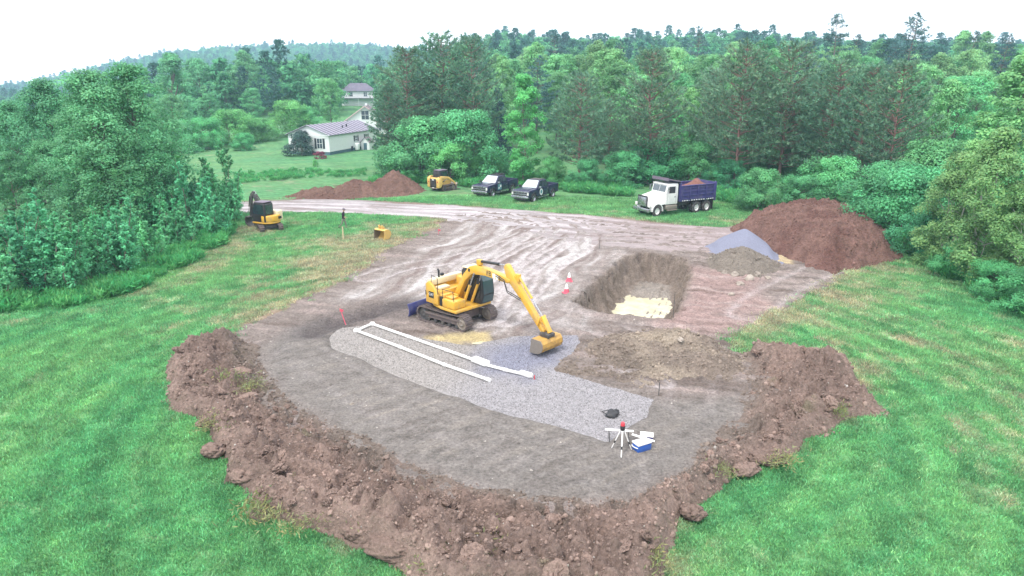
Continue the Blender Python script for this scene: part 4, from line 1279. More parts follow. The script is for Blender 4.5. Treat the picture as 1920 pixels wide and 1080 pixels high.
def inst_leaf_mat(name, trans=0.35, var=0.2):
    """colour from the instanced point's own colour"""
    m, nt, b, out = new_mat(name)
    at = nt.nodes.new('ShaderNodeAttribute'); at.attribute_name = 'icol'; at.attribute_type = 'INSTANCER'
    a2 = nt.nodes.new('ShaderNodeAttribute'); a2.attribute_name = 'col'
    mul = nt.nodes.new('ShaderNodeMix'); mul.data_type = 'RGBA'; mul.blend_type = 'MULTIPLY'; mul.inputs[0].default_value = 1
    nt.links.new(at.outputs['Color'], mul.inputs[6]); nt.links.new(a2.outputs['Color'], mul.inputs[7])
    nt.links.new(mul.outputs[2], b.inputs['Base Color'])
    b.inputs['Roughness'].default_value = 0.7; b.inputs['Specular IOR Level'].default_value = 0.15
    tr = nt.nodes.new('ShaderNodeBsdfTranslucent'); nt.links.new(mul.outputs[2], tr.inputs['Color'])
    mx = nt.nodes.new('ShaderNodeMixShader'); mx.inputs[0].default_value = trans
    nt.links.new(b.outputs[0], mx.inputs[1]); nt.links.new(tr.outputs[0], mx.inputs[2]); nt.links.new(mx.outputs[0], out.inputs[0])
    return m
M_ILEAF = inst_leaf_mat('scattered_leaves')

# far woodland over the hills
lod = []
for s in range(4):
    cr, tr = deciduous(200 + s, 13, 4.0, 0.06, 46, 1500, 0.75, 'round' if s % 2 else 'ovate', (0.24, 0.42), 0.15)
    lod.append(loose('woodland_tree', cr, M_ILEAF))
cr, tr = conifer(210, 16, 3.4, 0.12, 60, 'white', 0.95, 0.75, 6, 0.34)
lod.append(loose('woodland_tree', cr, M_ILEAF))
fr_ = np.random.default_rng(17)
pts = []
for r0, r1, sp in ((205, 420, 6.2), (420, 900, 7.5), (900, 1400, 9.0)):
    n = int((r1 ** 2 - r0 ** 2) * math.radians(92) / 2 / sp ** 2)
    rr = np.sqrt(fr_.uniform(r0 ** 2, r1 ** 2, n)); aa = np.radians(fr_.uniform(-46, 46, n))
    pts.append(np.stack([rr * np.sin(aa), rr * np.cos(aa)], 1))
pts = np.vstack(pts)
az_ = np.arctan2(pts[:, 0], pts[:, 1]); rr_ = np.hypot(pts[:, 0], pts[:, 1])
pxx = 960 + FPX * pts[:, 0] / (pts[:, 1] * math.cos(PITCH) + 0.0)
keep = ~((pxx > 630) & (pxx < 725) & (rr_ < 262))
keep &= ~((fbm(pts[:, 0] / 120, pts[:, 1] / 120, 2, 301) > 0.34) & (rr_ > 300) & (rr_ < 1100) & (pxx < 760))
pts = pts[keep]
zz_ = h0(pts[:, 0], pts[:, 1])
n = len(pts)
pick = np.where(fr_.uniform(size=n) < 0.22, 4, fr_.integers(0, 4, n))
mixv = fr_.uniform(0, 1, (n, 1)); br = fr_.uniform(0.85, 1.5, (n, 1))
cc = (lin(86, 158, 112, 0.87) * mixv + lin(110, 170, 118, 0.87) * (1 - mixv)) * br
cc[pick == 4] = lin(78, 122, 110, 0.87) * br[pick == 4]
wood = scatter('woodland', np.column_stack([pts, zz_ - 0.5]), fr_.uniform(0.45, 1.3, n), np.column_stack([np.zeros(n), np.zeros(n), fr_.uniform(0, 6.28, n)]), cc, lod, idx=pick)
tag(wood, 'hazy far woodland covering the hills behind the site', 'woodland', kind='stuff')

# mown grass
def tuft_mesh(seed, n, h, spread, w):
    r = np.random.default_rng(seed)
    P = np.column_stack([r.normal(0, spread, n), r.normal(0, spread, n), np.full(n, -0.01)])
    D = r.normal(0, 0.55, (n, 3)); D[:, 2] = r.uniform(0.6, 1.1, n)
    v, f = needles(P, D, h, w, r)
    return mesh_np('tuft', v, f, False, np.repeat(tint(r, n, r.uniform(0.75, 1.25, n), 0.1), 4, axis=0))
tufts = [loose('grass_tuft', tuft_mesh(400 + i, 26, 0.11, 0.13, 0.022), M_ILEAF) for i in range(3)]
gr_ = np.random.default_rng(23)
n = 110000
rr = gr_.uniform(14, 75, n) ; aa = np.radians(gr_.uniform(-44, 44, n))
gx, gy = rr * np.sin(aa), rr * np.cos(aa)
ok = (sdf(P_BERM, gx, gy) < 0.05) & (sdf(P_PAD, gx, gy) < -0.3) & (site_edge(gx, gy) < -0.15 + 0.4 * gr_.normal(size=n)) & (sdf(P_ROAD, gx, gy) < -0.3)
gx, gy, rr = gx[ok], gy[ok], rr[ok]
gz = h0(gx, gy)
gc = grass_color(gx, gy) * 1.4 * gr_.uniform(0.7, 1.35, (len(gx), 1))
n = len(gx)
gsc = gr_.uniform(0.6, 1.3, n) * (0.75 + rr / 60)
grass = scatter('grass', np.column_stack([gx, gy, gz]), gsc, np.column_stack([np.zeros(n), np.zeros(n), gr_.uniform(0, 6.28, n)]), gc, tufts)
tag(grass, 'short mown green grass of the hay field round the dirt site', 'grass', kind='stuff')

# tall weeds along the wood edges
def weed_mesh(seed):
    r = np.random.default_rng(seed)
    n = 70
    P = np.column_stack([r.normal(0, 0.2, n), r.normal(0, 0.2, n), r.uniform(0, 0.55, n)])
    D = r.normal(0, 0.5, (n, 3)); D[:, 2] = r.uniform(0.3, 1.2, n)
    v, f = needles(P, D, 0.42, 0.075, r)
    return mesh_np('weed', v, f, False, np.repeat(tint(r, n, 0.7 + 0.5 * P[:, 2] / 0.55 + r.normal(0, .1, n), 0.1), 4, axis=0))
weeds = [loose('weed', weed_mesh(500 + i), M_ILEAF) for i in range(3)]
wp = []
def weed_zone(pxpoly, n, smin, smax):
    poly = GP(pxpoly)
    x0, y0 = poly.min(0); x1, y1 = poly.max(0)
    q = np.column_stack([gr_.uniform(x0, x1, n), gr_.uniform(y0, y1, n)])
    s = sdf(poly, q[:, 0], q[:, 1])
    nn = fbm(q[:, 0] / 1.8, q[:, 1] / 1.8, 3, 9)
    ok_ = s + 0.9 * nn > 0
    q, nn = q[ok_], nn[ok_]
    wp.append(np.column_stack([q, gr_.uniform(smin, smax, len(q)) * (1 + 0.6 * nn)]))
weed_zone([(-120, 600), (0, 590), (120, 580), (220, 556), (300, 526), (370, 490), (420, 455), (438, 430), (400, 440), (330, 480), (240, 520), (100, 555), (-120, 568)], 4200, 0.4, 0.95)
weed_zone([(690, 345), (800, 345), (900, 352), (1000, 352), (1080, 362), (1180, 368), (1190, 352), (1050, 335), (900, 322), (760, 325)], 6000, 0.5, 1.0)
weed_zone([(1330, 372), (1410, 392), (1400, 372), (1340, 355)], 700, 0.6, 1.1)
weed_zone([(1690, 470), (1760, 505), (1850, 560), (1930, 610), (2000, 600), (1900, 540), (1780, 480), (1700, 440)], 2500, 0.5, 1.2)
weed_zone([(0, 340), (100, 345), (330, 330), (330, 300), (0, 300)], 2500, 0.7, 1.4)
weed_zone([(440, 330), (560, 320), (680, 320), (690, 330), (560, 335), (450, 345)], 600, 0.3, 0.7)
wp = np.vstack(wp)
n = len(wp)
mx_ = gr_.uniform(0, 1, (n, 1))
wc = (lin(78, 168, 104, 0.9) * mx_ + lin(112, 180, 112, 0.9) * (1 - mx_)) * gr_.uniform(0.75, 1.15, (n, 1))
weed = scatter('tall_weeds', np.column_stack([wp[:, :2], h0(wp[:, 0], wp[:, 1])]), wp[:, 2], np.column_stack([np.zeros(n), np.zeros(n), gr_.uniform(0, 6.28, n)]), wc, weeds)
tag(weed, 'tall bright green weeds along the feet of the thickets and the wood', 'weeds', kind='stuff')

# ------------------------------------------------------------------ air
hz = MB().bx(-1720, 1720, -1720, 1720, -40, 140)
m = bpy.data.materials.new('haze'); m.use_nodes = True
nt = m.node_tree; nt.nodes.clear()
o_ = nt.nodes.new('ShaderNodeOutputMaterial'); v_ = nt.nodes.new('ShaderNodeVolumePrincipled')
v_.inputs['Color'].default_value = (0.52, 0.76, 1.0, 1)
v_.inputs['Density'].default_value = 0.00042
v_.inputs['Anisotropy'].default_value = 0.0
nt.links.new(v_.outputs[0], o_.inputs['Volume'])
try:
    m.cycles.homogeneous_volume = True
except Exception:
    pass
haze = hz.build('haze', m)
tag(haze, 'thin bluish haze over the whole valley', 'haze', kind='stuff')
# ------------------------------------------------------------------ machines and vehicles
YEL = lin(240, 184, 62, .78)
M_YEL = pmat('machine_yellow_paint', YEL, 0.4, 0, 0.6, (0.30, 0.24, 0.16), 2.5, coat=0.3)
M_YEL2 = pmat('loader_yellow_paint', lin(238, 196, 110, .78), 0.45, 0, 0.3, (0.30, 0.26, 0.2), 2.5)
M_BLK = pmat('black_plastic', (0.022, 0.022, 0.026), 0.5, 0, 0.3, (0.10, 0.085, 0.07), 3)
M_DGREY = pmat('dark_steel', (0.07, 0.068, 0.07), 0.55, 0.3, 0.5, (0.24, 0.2, 0.17), 3)
M_TRACK = pmat('muddy_track', lin(120, 108, 108, .6), 0.85, 0, 0.7, tuple(lin(160, 140, 125, .6)), 4)
M_BLUE = pmat('blade_blue_paint', lin(62, 66, 128, .7), 0.5, 0, 0.35, (0.2, 0.18, 0.18), 3)
M_STEEL = pmat('bare_steel', lin(170, 160, 150, .7), 0.45, 0.5, 0.5, (0.24, 0.19, 0.15), 4)
M_CHROME = pmat('chrome', (0.45, 0.46, 0.50), 0.22, 0.85, 0.25, (0.3, 0.28, 0.26), 5)
M_NAVY = pmat('navy_truck_paint', lin(38, 36, 76, .75), 0.3, 0, 0.12, (0.14, 0.12, 0.13), 2, coat=0.35)
M_WHITE = pmat('white_truck_paint', (0.74, 0.74, 0.73), 0.35, 0, 0.22, (0.42, 0.38, 0.32), 1.5, coat=0.4)
M_DBLUE = pmat('dump_body_blue_paint', lin(62, 60, 124, .75), 0.5, 0, 0.4, (0.2, 0.16, 0.17), 2.5)
M_TYRE = pmat('tyre_rubber', (0.045, 0.043, 0.045), 0.85, 0, 0.75, (0.22, 0.19, 0.18), 5)
M_GLASS = glass_mat('vehicle_glass', (0.025, 0.04, 0.05))
M_GLASS_T = glass_mat('teal_cab_glass', (0.04, 0.075, 0.085))
M_GLASS_T.node_tree.nodes['Principled BSDF'].inputs['IOR'].default_value = 1.45
M_LAMP = pmat('lamp_lens', (0.7, 0.7, 0.66), 0.15, 0, 0.1, (0.4, 0.4, 0.4), 5)
M_PALE_WS = pmat('pale_windshield', (0.50, 0.56, 0.56), 0.3, 0.2, 0.12, (0.5, 0.55, 0.55), 2)  # opaque pale silver for the whole windshield pane
M_DECALW = pmat('white_decal', (0.78, 0.78, 0.76), 0.4, 0, 0.1, (0.5, 0.5, 0.5), 5)
M_DECALK = pmat('black_decal', (0.02, 0.02, 0.02), 0.5, 0, 0.1, (0.1, 0.1, 0.1), 5)
M_TEAL = pmat('teal_decal', lin(96, 150, 164, .75), 0.4, 0, 0.1, (0.4, 0.5, 0.5), 5)
M_RED = pmat('red_plastic', lin(226, 70, 84, .75), 0.45, 0, 0.15, (0.4, 0.25, 0.2), 5)
M_ORANGE = pmat('amber_lens', lin(240, 140, 50, .75), 0.3, 0, 0.1, (0.4, 0.3, 0.2), 5)
M_CREAM = pmat('sky_sheen_top', lin(244, 226, 186, .78), 0.4, 0, 0.15, (0.5, 0.45, 0.35), 3)  # pale cream paints the sky's reflection onto the machine tops
M_GREYP = pmat('grey_ribbed_steel', lin(128, 116, 134, .7), 0.6, 0.1, 0.4, (0.25, 0.2, 0.2), 3)

def lathe(mb, prof, c, n=20, axis='y'):
    """profile of (radius, offset) turned round the y axis at c"""
    vs = []
    for r_, o_ in prof:
        for k in range(n):
            t = 2 * math.pi * k / n
            if axis == 'y':
                vs.append((c[0] + r_ * math.cos(t), c[1] + o_, c[2] + r_ * math.sin(t)))
            else:
                vs.append((c[0] + r_ * math.cos(t), c[1] + r_ * math.sin(t), c[2] + o_))
    m = len(prof)
    fs = [(i * n + k, i * n + (k + 1) % n, (i + 1) * n + (k + 1) % n, (i + 1) * n + k) for i in range(m - 1) for k in range(n)]
    return mb.add(vs, fs)

def wheel(parent, c, r, w, rim_mat, out=1, rim_r=0.6, dish=0.04, name='wheel'):
    mb = MB(); h = w / 2
    lathe(mb, [(r * rim_r * 0.95, -h), (r * 0.9, -h), (r * 0.985, -h * 0.75), (r, -h * 0.3), (r, h * 0.3), (r * 0.985, h * 0.75), (r * 0.9, h), (r * rim_r * 0.95, h), (r * rim_r * 0.95, -h)], (0, 0, 0), 24)
    for k in range(24):                                    # tread blocks
        t = 2 * math.pi * k / 24
        mb.box((r * math.cos(t), (h * 0.45) * (1 if k % 2 else -1), r * math.sin(t)), (0.03, h * 0.8, 0.06), Matrix.Rotation(-t, 3, 'Y'))
    o = mb.build(name, M_TYRE, parent, smooth=True)
    o.location = c
    rb = MB(); s = out
    lathe(rb, [(0.001, s * h * 0.35), (r * rim_r * 0.28, s * h * 0.4), (r * rim_r * 0.4, s * (h * 0.55 - dish)), (r * rim_r * 0.75, s * (h * 0.55 - dish)), (r * rim_r, s * h * 0.92), (r * rim_r, -s * h * 0.9)], (0, 0, 0), 20)
    for k in range(6):
        t = 2 * math.pi * k / 6
        rb.box((r * rim_r * 0.62 * math.cos(t), s * (h * 0.6 - dish), r * rim_r * 0.62 * math.sin(t)), (r * rim_r * 0.5, 0.03, r * rim_r * 0.18), Matrix.Rotation(-t, 3, 'Y'))
    ro = rb.build('rim', rim_mat, o, smooth=True)
    return o

def crawler(parent, y, L, H, Wd, z0=0.0, x0=0.0, shoe=0.17):
    """an endless track with shoes, frame, sprocket, idler and rollers"""
    R = H / 2 - 0.03
    S_ = L - H
    per = 2 * S_ + 2 * math.pi * R
    n = int(per / shoe)
    mb = MB()
    for k in range(n):
        s = k / n * per
        if s < S_:
            p, t = (-S_ / 2 + s, -R), 0
        elif s < S_ + math.pi * R:
            a = (s - S_) / R; p, t = (S_ / 2 + R * math.sin(a), -R * math.cos(a)), a
        elif s < 2 * S_ + math.pi * R:
            q = s - S_ - math.pi * R; p, t = (S_ / 2 - q, R - 0.03 * math.sin(math.pi * q / S_)), math.pi
        else:
            a = (s - 2 * S_ - math.pi * R) / R; p, t = (-S_ / 2 - R * math.sin(a), R * math.cos(a)), math.pi + a
        rot = Matrix.Rotation(-t, 3, 'Y')
        mb.box((p[0] + x0, y, p[1] + H / 2 + z0), (shoe * 0.86, Wd, 0.05), rot)
        off = rot @ Vector((0.03, 0, -0.04))
        mb.box((p[0] + x0 + off.x, y, p[1] + H / 2 + z0 + off.z), (0.035, Wd * 0.98, 0.045), rot)
    o = mb.build('track', M_TRACK, parent)
    rb = MB()                                            # link belt under the shoes
    pr = [(-S_ / 2 + x0, z0 + 0.07)] + [(S_ / 2 + x0 + (R - 0.05) * math.sin(a), z0 + H / 2 - (R - 0.05) * math.cos(a)) for a in np.linspace(0, math.pi, 9)] + \
         [(-S_ / 2 + x0 - (R - 0.05) * math.sin(a), z0 + H / 2 + (R - 0.05) * math.cos(a)) for a in np.linspace(0, math.pi, 9)]
    n_ = len(pr)
    for i in range(n_):
        (ax, az), (bx_, bz) = pr[i], pr[(i + 1) % n_]
        rb.bar((ax, y, az), (bx_ + 1e-4, y, bz), Wd * 0.35, 0.06)
    rb.build('chain', M_DGREY, o)
    fb = MB()
    fb.bx(x0 - S_ / 2 - 0.02, x0 + S_ / 2 + 0.02, y - Wd * 0.22, y + Wd * 0.22, z0 + H * 0.28, z0 + H * 0.70)
    sg = -1 if y < 0 else 1
    fb.bx(x0 - S_ / 2 + .15, x0 + S_ / 2 - .15, y + sg * Wd * 0.10, y + sg * Wd * 0.34, z0 + H * 0.52, z0 + H * 0.66)
    fb.build('track_frame', M_TRACK, o, 0.02)
    for xx, nm in ((S_ / 2, 'idler'), (-S_ / 2, 'sprocket')):
        wb = MB(); hw = Wd * 0.26
        lathe(wb, [(0.001, -hw), (R * .35, -hw * 1.25), (R * 0.45, -hw), (R * 0.8, -hw * .9), (R * 0.86, -hw), (R * 0.86, hw), (R * 0.8, hw * .9), (R * 0.45, hw), (R * .35, hw * 1.25), (0.001, hw)], (x0 + xx, y, z0 + H / 2), 18)
        wb.build(nm, M_STEEL if nm == 'idler' else M_DGREY, o, smooth=True)
    for k in range(5):
        xx = x0 - S_ / 2 + S_ * (k + 0.7) / 5.4
        MB().cyl((xx, y - Wd * 0.3, z0 + H * 0.2), (xx, y + Wd * 0.3, z0 + H * 0.2), H * 0.12, n=10).build('roller', M_DGREY, o, smooth=True)
    return o

def lettering(name, text, size, loc, rot, mat, parent, thick=0.004):
    cu = bpy.data.curves.new(name, 'FONT')
    cu.body = text; cu.size = size; cu.align_x = 'CENTER'; cu.align_y = 'CENTER'; cu.extrude = thick
    cu.materials.append(mat)
    tmp = bpy.data.objects.new(name, cu)
    me = bpy.data.meshes.new_from_object(tmp)
    bpy.data.objects.remove(tmp); bpy.data.curves.remove(cu)
    if not me.materials:
        me.materials.append(mat)
    o = link(name, me, None, parent)
    o.location = loc; o.rotation_euler = rot
    return o

def ram(parent, p0, p1, r, mat_b=None, frac=0.55, name='cylinder'):
    p0, p1 = Vector(p0), Vector(p1)
    m = p0 + (p1 - p0) * frac
    o = MB().cyl(p0, m, r, n=12).cyl(m - (p1 - p0).normalized() * 0.06, m, r * 1.18, n=12).build(name, mat_b or M_YEL, parent, smooth=True)
    MB().cyl(m, p1, r * 0.5, n=10).build('rod', M_CHROME, o, smooth=True)
    return o

M_BUCKET = pmat('worn_bucket_paint', lin(214, 168, 84, .75), 0.6, 0.1, 0.8, tuple(lin(150, 124, 100, .6)), 3.5)
# ---- large excavator
yaw = math.radians(-38)
nx, ny = G(833, 608)
EX = (nx + math.sin(-yaw) * 1.0, ny + math.cos(yaw) * 1.0)
ex = thing('excavator', 'large yellow excavator working beside the gravel bed with its bucket on the stone', 'excavator', (EX[0], EX[1], -0.04), yaw)
for s in (-1, 1):
    crawler(ex, s * 1.0, 3.55, 0.84, 0.52)
MB().bx(-0.9, 0.9, -0.8, 0.8, 0.3, 0.72).bx(-0.45, 0.45, -1.0, 1.0, 0.35, 0.6).build('undercarriage', M_TRACK, ex, 0.04)
MB().cyl((0, 0, 0.70), (0, 0, 0.95), 0.62, n=28).build('swing_ring', M_DGREY, ex, smooth=True)
bl = MB()
prof = [(-2.45, 0.05), (-2.38, 0.02), (-2.30, 0.15), (-2.28, 0.42), (-2.40, 0.72), (-2.47, 0.72), (-2.36, 0.42), (-2.38, 0.17)]
bl.prism(prof, -1.28, 1.28)
b_ = bl.build('dozer_blade', M_BLUE, ex, 0.012)
for s in (-0.5, 0.5):
    MB().bar((-0.7, s * 0.8, 0.42), (-2.32, s, 0.35), 0.13, 0.16).build('blade_arm', M_BLUE, b_, 0.02)
up = Matrix.Rotation(math.radians(-6), 4, 'Z')
class U:
    """collects upper-structure parts and turns them with the house of the machine"""
    @staticmethod
    def put(mb, name, mat, parent=None, bevel=0.0, smooth=False, seg=2):
        o = mb.build(name, mat, parent or ex, bevel, smooth, seg)
        if parent is None:
            o.matrix_local = up.copy()
        return o
rear = [(-1.42 * math.cos(a) * 1.0 + 0.1, 1.27 * math.sin(a)) for a in np.linspace(math.radians(62), math.radians(-62), 15)]
deck = U.put(MB().poly_z([(1.35, -1.24), (1.35, 1.24), (0.2, 1.27)] + rear + [(0.2, -1.27)], 0.95, 1.10), 'deck', M_YEL, None, 0.03)
cw = U.put(MB().poly_z([(-0.72, 1.05)] + [(x_ * 1.05 - 0.03, y_ * .99) for x_, y_ in rear] + [(-0.72, -1.05)], 1.10, 2.02), 'counterweight', M_YEL, None, 0.09, seg=3)
sp_ = [(-1.0, 1.12), (-1.0, 2.12), (-0.72, 2.30), (-0.36, 2.02), (-0.05, 1.62), (-0.02, 1.12)]
U.put(MB().prism(sp_, -1.27, -1.12), 'side_panel', M_YEL, None, 0.03)
U.put(MB().prism([(-1.0, 1.12), (-1.0, 2.08), (-0.72, 2.26), (0.0, 2.2), (0.0, 1.12)], 0.55, 1.24), 'rear_side_panel', M_YEL, None, 0.05)
U.put(MB().prism([(-1.15, 2.02), (-1.1, 2.2), (-0.95, 2.36), (-0.62, 2.36), (-0.62, 2.02)], -1.08, 1.0), 'engine_hood', M_CREAM, None, 0.06)
U.put(MB().bx(-0.60, 0.0, -1.08, 0.5, 1.12, 1.85), 'engine_cover', M_YEL, None, 0.05)
U.put(MB().bx(-0.55, -0.12, -1.0, -0.30, 1.86, 2.0), 'engine_cover_lid', M_CREAM, None, 0.04)
U.put(MB().bx(-0.1, 0.25, -1.1, -0.42, 1.12, 1.70), 'fuel_tank', M_YEL, None, 0.05)
U.put(MB().bx(0.05, 0.22, -1.22, -1.12, 1.12, 1.62), 'dark_gap', M_BLK, None, 0.01)  # black block standing in for the dark gap before the toolbox
U.put(MB().bx(0.27, 1.22, -1.25, -0.45, 1.12, 1.56), 'toolbox', M_YEL, None, 0.06)
U.put(MB().bx(0.34, 0.86, -1.05, -0.6, 1.575, 1.66), 'toolbox_lid', M_YEL, None, 0.03)
U.put(MB().cyl((-0.75, -0.55, 2.35), (-0.75, -0.55, 2.72), 0.055, n=10).cyl((-0.75, -0.55, 2.72), (-0.83, -0.55, 2.78), 0.05, n=10), 'exhaust', M_BLK, None)
U.put(MB().bx(-0.95, -0.80, -0.30, -0.14, 2.36, 2.5), 'air_intake', M_BLK, None, 0.02)
rail = [(0.3, -1.2, 1.55), (0.3, -1.2, 2.05), (1.1, -1.2, 2.05), (1.15, -1.2, 1.55)]
U.put(MB().tube(rail, 0.018, 6).tube([(-0.1, -1.2, 1.6), (-0.1, -1.2, 2.55), (-0.55, -1.2, 2.65), (-0.6, -1.2, 2.25)], 0.018, 6), 'handrail', M_BLK, None)
# cab
cabp = [(0.02, 1.12), (0.02, 2.72), (0.15, 2.86), (1.28, 2.86), (1.52, 2.35), (1.60, 1.62), (1.48, 1.12)]
cab = U.put(MB().prism(cabp, 0.36, 1.26), 'cab', M_BLK, None, 0.05)
U.put(MB().bx(0.05, 1.30, 0.38, 1.24, 2.865, 2.93), 'cab_roof', M_CREAM, None, 0.03)
for y_, nm in ((0.350, 'side_window'), (1.268, 'side_window')):
    w1 = MB().prism([(0.18, 1.72), (0.18, 2.66), (0.62, 2.66), (0.62, 1.72)], y_ - .006, y_ + .006)
    o = w1.build(nm, M_GLASS, ex); o.matrix_local = up.copy()
    o = MB().prism([(0.70, 1.35), (0.70, 2.66), (1.20, 2.66), (1.42, 2.3), (1.48, 1.62), (1.42, 1.35)], y_ - .006, y_ + .006).build(nm, M_GLASS, ex); o.matrix_local = up.copy()
o = MB().add([(1.305, .46, 2.80), (1.305, 1.16, 2.80), (1.548, 1.16, 2.35), (1.548, .46, 2.35), (1.622, .46, 1.66), (1.622, 1.16, 1.66)], [(0, 1, 2, 3), (3, 2, 5, 4)]).build('windshield', M_GLASS_T, ex); o.matrix_local = up.copy()
o = MB().add([(1.615, .46, 1.60), (1.615, 1.16, 1.60), (1.515, 1.16, 1.18), (1.515, .46, 1.18)], [(0, 1, 2, 3)]).build('lower_windshield', M_GLASS_T, ex); o.matrix_local = up.copy()
U.put(MB().tube([(1.45, .34, 1.7), (1.55, .2, 2.2), (1.55, .14, 2.4)], .012, 5).bx(1.5, 1.56, .05, .2, 2.3, 2.6), 'mirror', M_BLK, None)
# boom, stick, bucket
BY = -0.06
boom_p = [(0.22, 1.18), (0.95, 2.45), (1.45, 2.88), (2.4, 2.98), (4.0, 2.90), (4.16, 3.0), (4.14, 3.12), (4.0, 3.17), (2.6, 3.36), (1.75, 3.40), (1.25, 3.24), (0.75, 2.70), (0.08, 1.60), (0.04, 1.3)]
boom = U.put(MB().prism(boom_p, BY - 0.165, BY + 0.165), 'boom', M_YEL, None, 0.03)
U.put(MB().bx(-0.02, 0.5, BY - .32, BY - .22, 1.10, 1.62).bx(-0.02, 0.5, BY + .22, BY + .32, 1.10, 1.62), 'boom_bracket', M_YEL, None, 0.02)
for s in (-1, 1):
    o = ram(ex, (0.95, BY + s * .29, 1.22), (1.78, BY + s * .29, 3.02), 0.075, M_YEL, .6, 'boom_cylinder'); o.matrix_local = up.copy()
o = ram(ex, (1.9, BY, 3.62), (3.80, BY, 3.74), 0.07, M_BLK, .72, 'stick_cylinder'); o.matrix_local = up.copy()
U.put(MB().bx(1.75, 2.05, BY - .1, BY + .1, 3.42, 3.70), 'cylinder_mount', M_YEL, None, 0.02)
stick_p = [(3.70, 3.66), (3.82, 3.84), (3.96, 3.80), (4.55, 3.08), (6.34, 1.08), (6.32, 0.92), (6.20, 0.90), (4.9, 2.20), (4.26, 2.78), (3.94, 3.06)]
stick = U.put(MB().prism(stick_p, BY - 0.13, BY + 0.13), 'stick', M_YEL, None, 0.025)
o = ram(ex, (4.55, BY, 3.42), (6.12, BY, 1.72), 0.06, M_YEL, .58, 'bucket_cylinder'); o.matrix_local = up.copy()
U.put(MB().bx(4.42, 4.68, BY - .08, BY + .08, 3.06, 3.46), 'bucket_cylinder_mount', M_YEL, None, 0.02)
for s in (-.2, .2):
    U.put(MB().bar((6.12, BY + s, 1.72), (5.98, BY + s, 1.28), .05, .11), 'link_arm', M_YEL, None, 0.01)
U.put(MB().bar((6.14, BY, 1.74), (6.62, BY, 1.02), .26, .11), 'bucket_link', M_YEL, None, 0.02)
U.put(MB().bx(6.15, 6.72, BY - .24, BY + .24, 0.82, 1.00), 'coupler', M_DGREY, None, 0.03)
arc = [(6.66, 0.80), (6.78, 0.64), (6.80, 0.44), (6.72, 0.26), (6.54, 0.14), (6.28, 0.10), (6.06, 0.12)]
arc_i = [(6.60, 0.76), (6.72, 0.62), (6.74, 0.45), (6.67, 0.30), (6.52, 0.19), (6.28, 0.15), (6.06, 0.135)]
bk = MB().prism([(6.10, 0.80), (6.10, 0.72)] + arc_i[:1] + arc_i[1:] + arc[::-1], BY - .70, BY + .70)
bucket = U.put(bk, 'bucket', M_BUCKET, None)
side = [(6.10, 0.80)] + arc + [(6.0, 0.14)]
for s in (-1, 1):
    o = MB().prism(side, BY + s * .70, BY + s * .735).build('side_plate', M_STEEL, bucket)
MB().bx(5.98, 6.12, BY - .72, BY + .72, .09, .145).build('cutting_edge', M_STEEL, bucket)
for s in (-.19, .19):
    MB().prism([(6.2, .78), (6.28, 1.04), (6.44, 1.04), (6.72, .80)], BY + s - .03, BY + s + .03).build('ear', M_DGREY, bucket)
for dz in (0, .09):
    U.put(MB().tube([(3.3, BY - .26, 3.25 - dz), (3.9, BY - .3, 3.1 - dz), (4.15, BY - .34, 2.62 - dz), (4.45, BY - .26, 2.5 - dz), (4.9, BY - .2, 2.35 - dz)], .022, 6), 'hose', M_BLK, None)
# marks on the machine
def umark(o):
    o.matrix_local = up @ o.matrix_local
    return o
R90 = math.radians(90)
o = MB().bx(-0.74, -0.34, -1.278, -1.272, 1.42, 1.76).build('logo_plate', M_DECALK, ex); o.matrix_local = up.copy()
o = lettering('lettering', 'CAT', 0.2, (0, 0, 0), (0, 0, 0), M_DECALW, ex); o.matrix_local = up @ Matrix.Translation((-0.54, -1.282, 1.6)) @ Matrix.Rotation(R90, 4, 'X')
o = lettering('lettering', 'B', 0.34, (0, 0, 0), (0, 0, 0), M_DECALK, ex); o.matrix_local = up @ Matrix.Translation((-1.0, -1.275, 1.62)) @ Matrix.Rotation(math.radians(-18), 4, 'Z') @ Matrix.Rotation(R90, 4, 'X')
o = lettering('lettering', 'FB', 0.34, (0, 0, 0), (0, 0, 0), M_DECALK, ex); o.matrix_local = up @ Matrix.Translation((2.72, BY - .171, 3.16)) @ Matrix.Rotation(R90, 4, 'X')
o = lettering('lettering', 'J', 0.34, (0, 0, 0), (0, 0, 0), M_DECALK, ex); o.matrix_local = up @ Matrix.Translation((3.48, BY - .171, 3.06)) @ Matrix.Rotation(R90, 4, 'X')
o = MB().bx(2.98, 3.16, BY - .173, BY - .168, 2.98, 3.22).bx(3.2, 3.38, BY - .173, BY - .168, 2.96, 3.2).build('decal', M_DECALW, ex); o.matrix_local = up.copy()
o = MB().bx(1.20, 1.34, BY - .173, BY - .168, 2.98, 3.14).build('decal', M_DECALK, ex); o.matrix_local = up.copy()

# ---- small excavator seen from behind
mx0, my0 = G(505, 430)
mi = thing('small_excavator', 'small yellow excavator with black cab parked by the left thicket', 'excavator', (mx0, my0, float(h0(np.array([mx0]), np.array([my0]))[0])), math.radians(120))
for s in (-1, 1):
    crawler(mi, s * 0.78, 2.5, 0.58, 0.40, shoe=0.14)
MB().bx(-0.6, 0.6, -0.6, 0.6, 0.2, 0.52).cyl((0, 0, .5), (0, 0, .66), .42, n=20).build('undercarriage', M_DGREY, mi, 0.02)
MB().prism([(1.5, .05), (1.56, .03), (1.62, .2), (1.6, .45), (1.66, .5), (1.54, .5), (1.52, .2)], -.98, .98).build('dozer_blade', M_DGREY, mi)
rr_ = [(-1.0 * math.cos(a) * 1.02 + 0.0, 0.98 * math.sin(a)) for a in np.linspace(math.radians(70), math.radians(-70), 15)]
MB().poly_z([(0.95, -.9), (0.95, .9)] + rr_, 0.66, 0.80).build('deck', M_YEL, mi, 0.03)
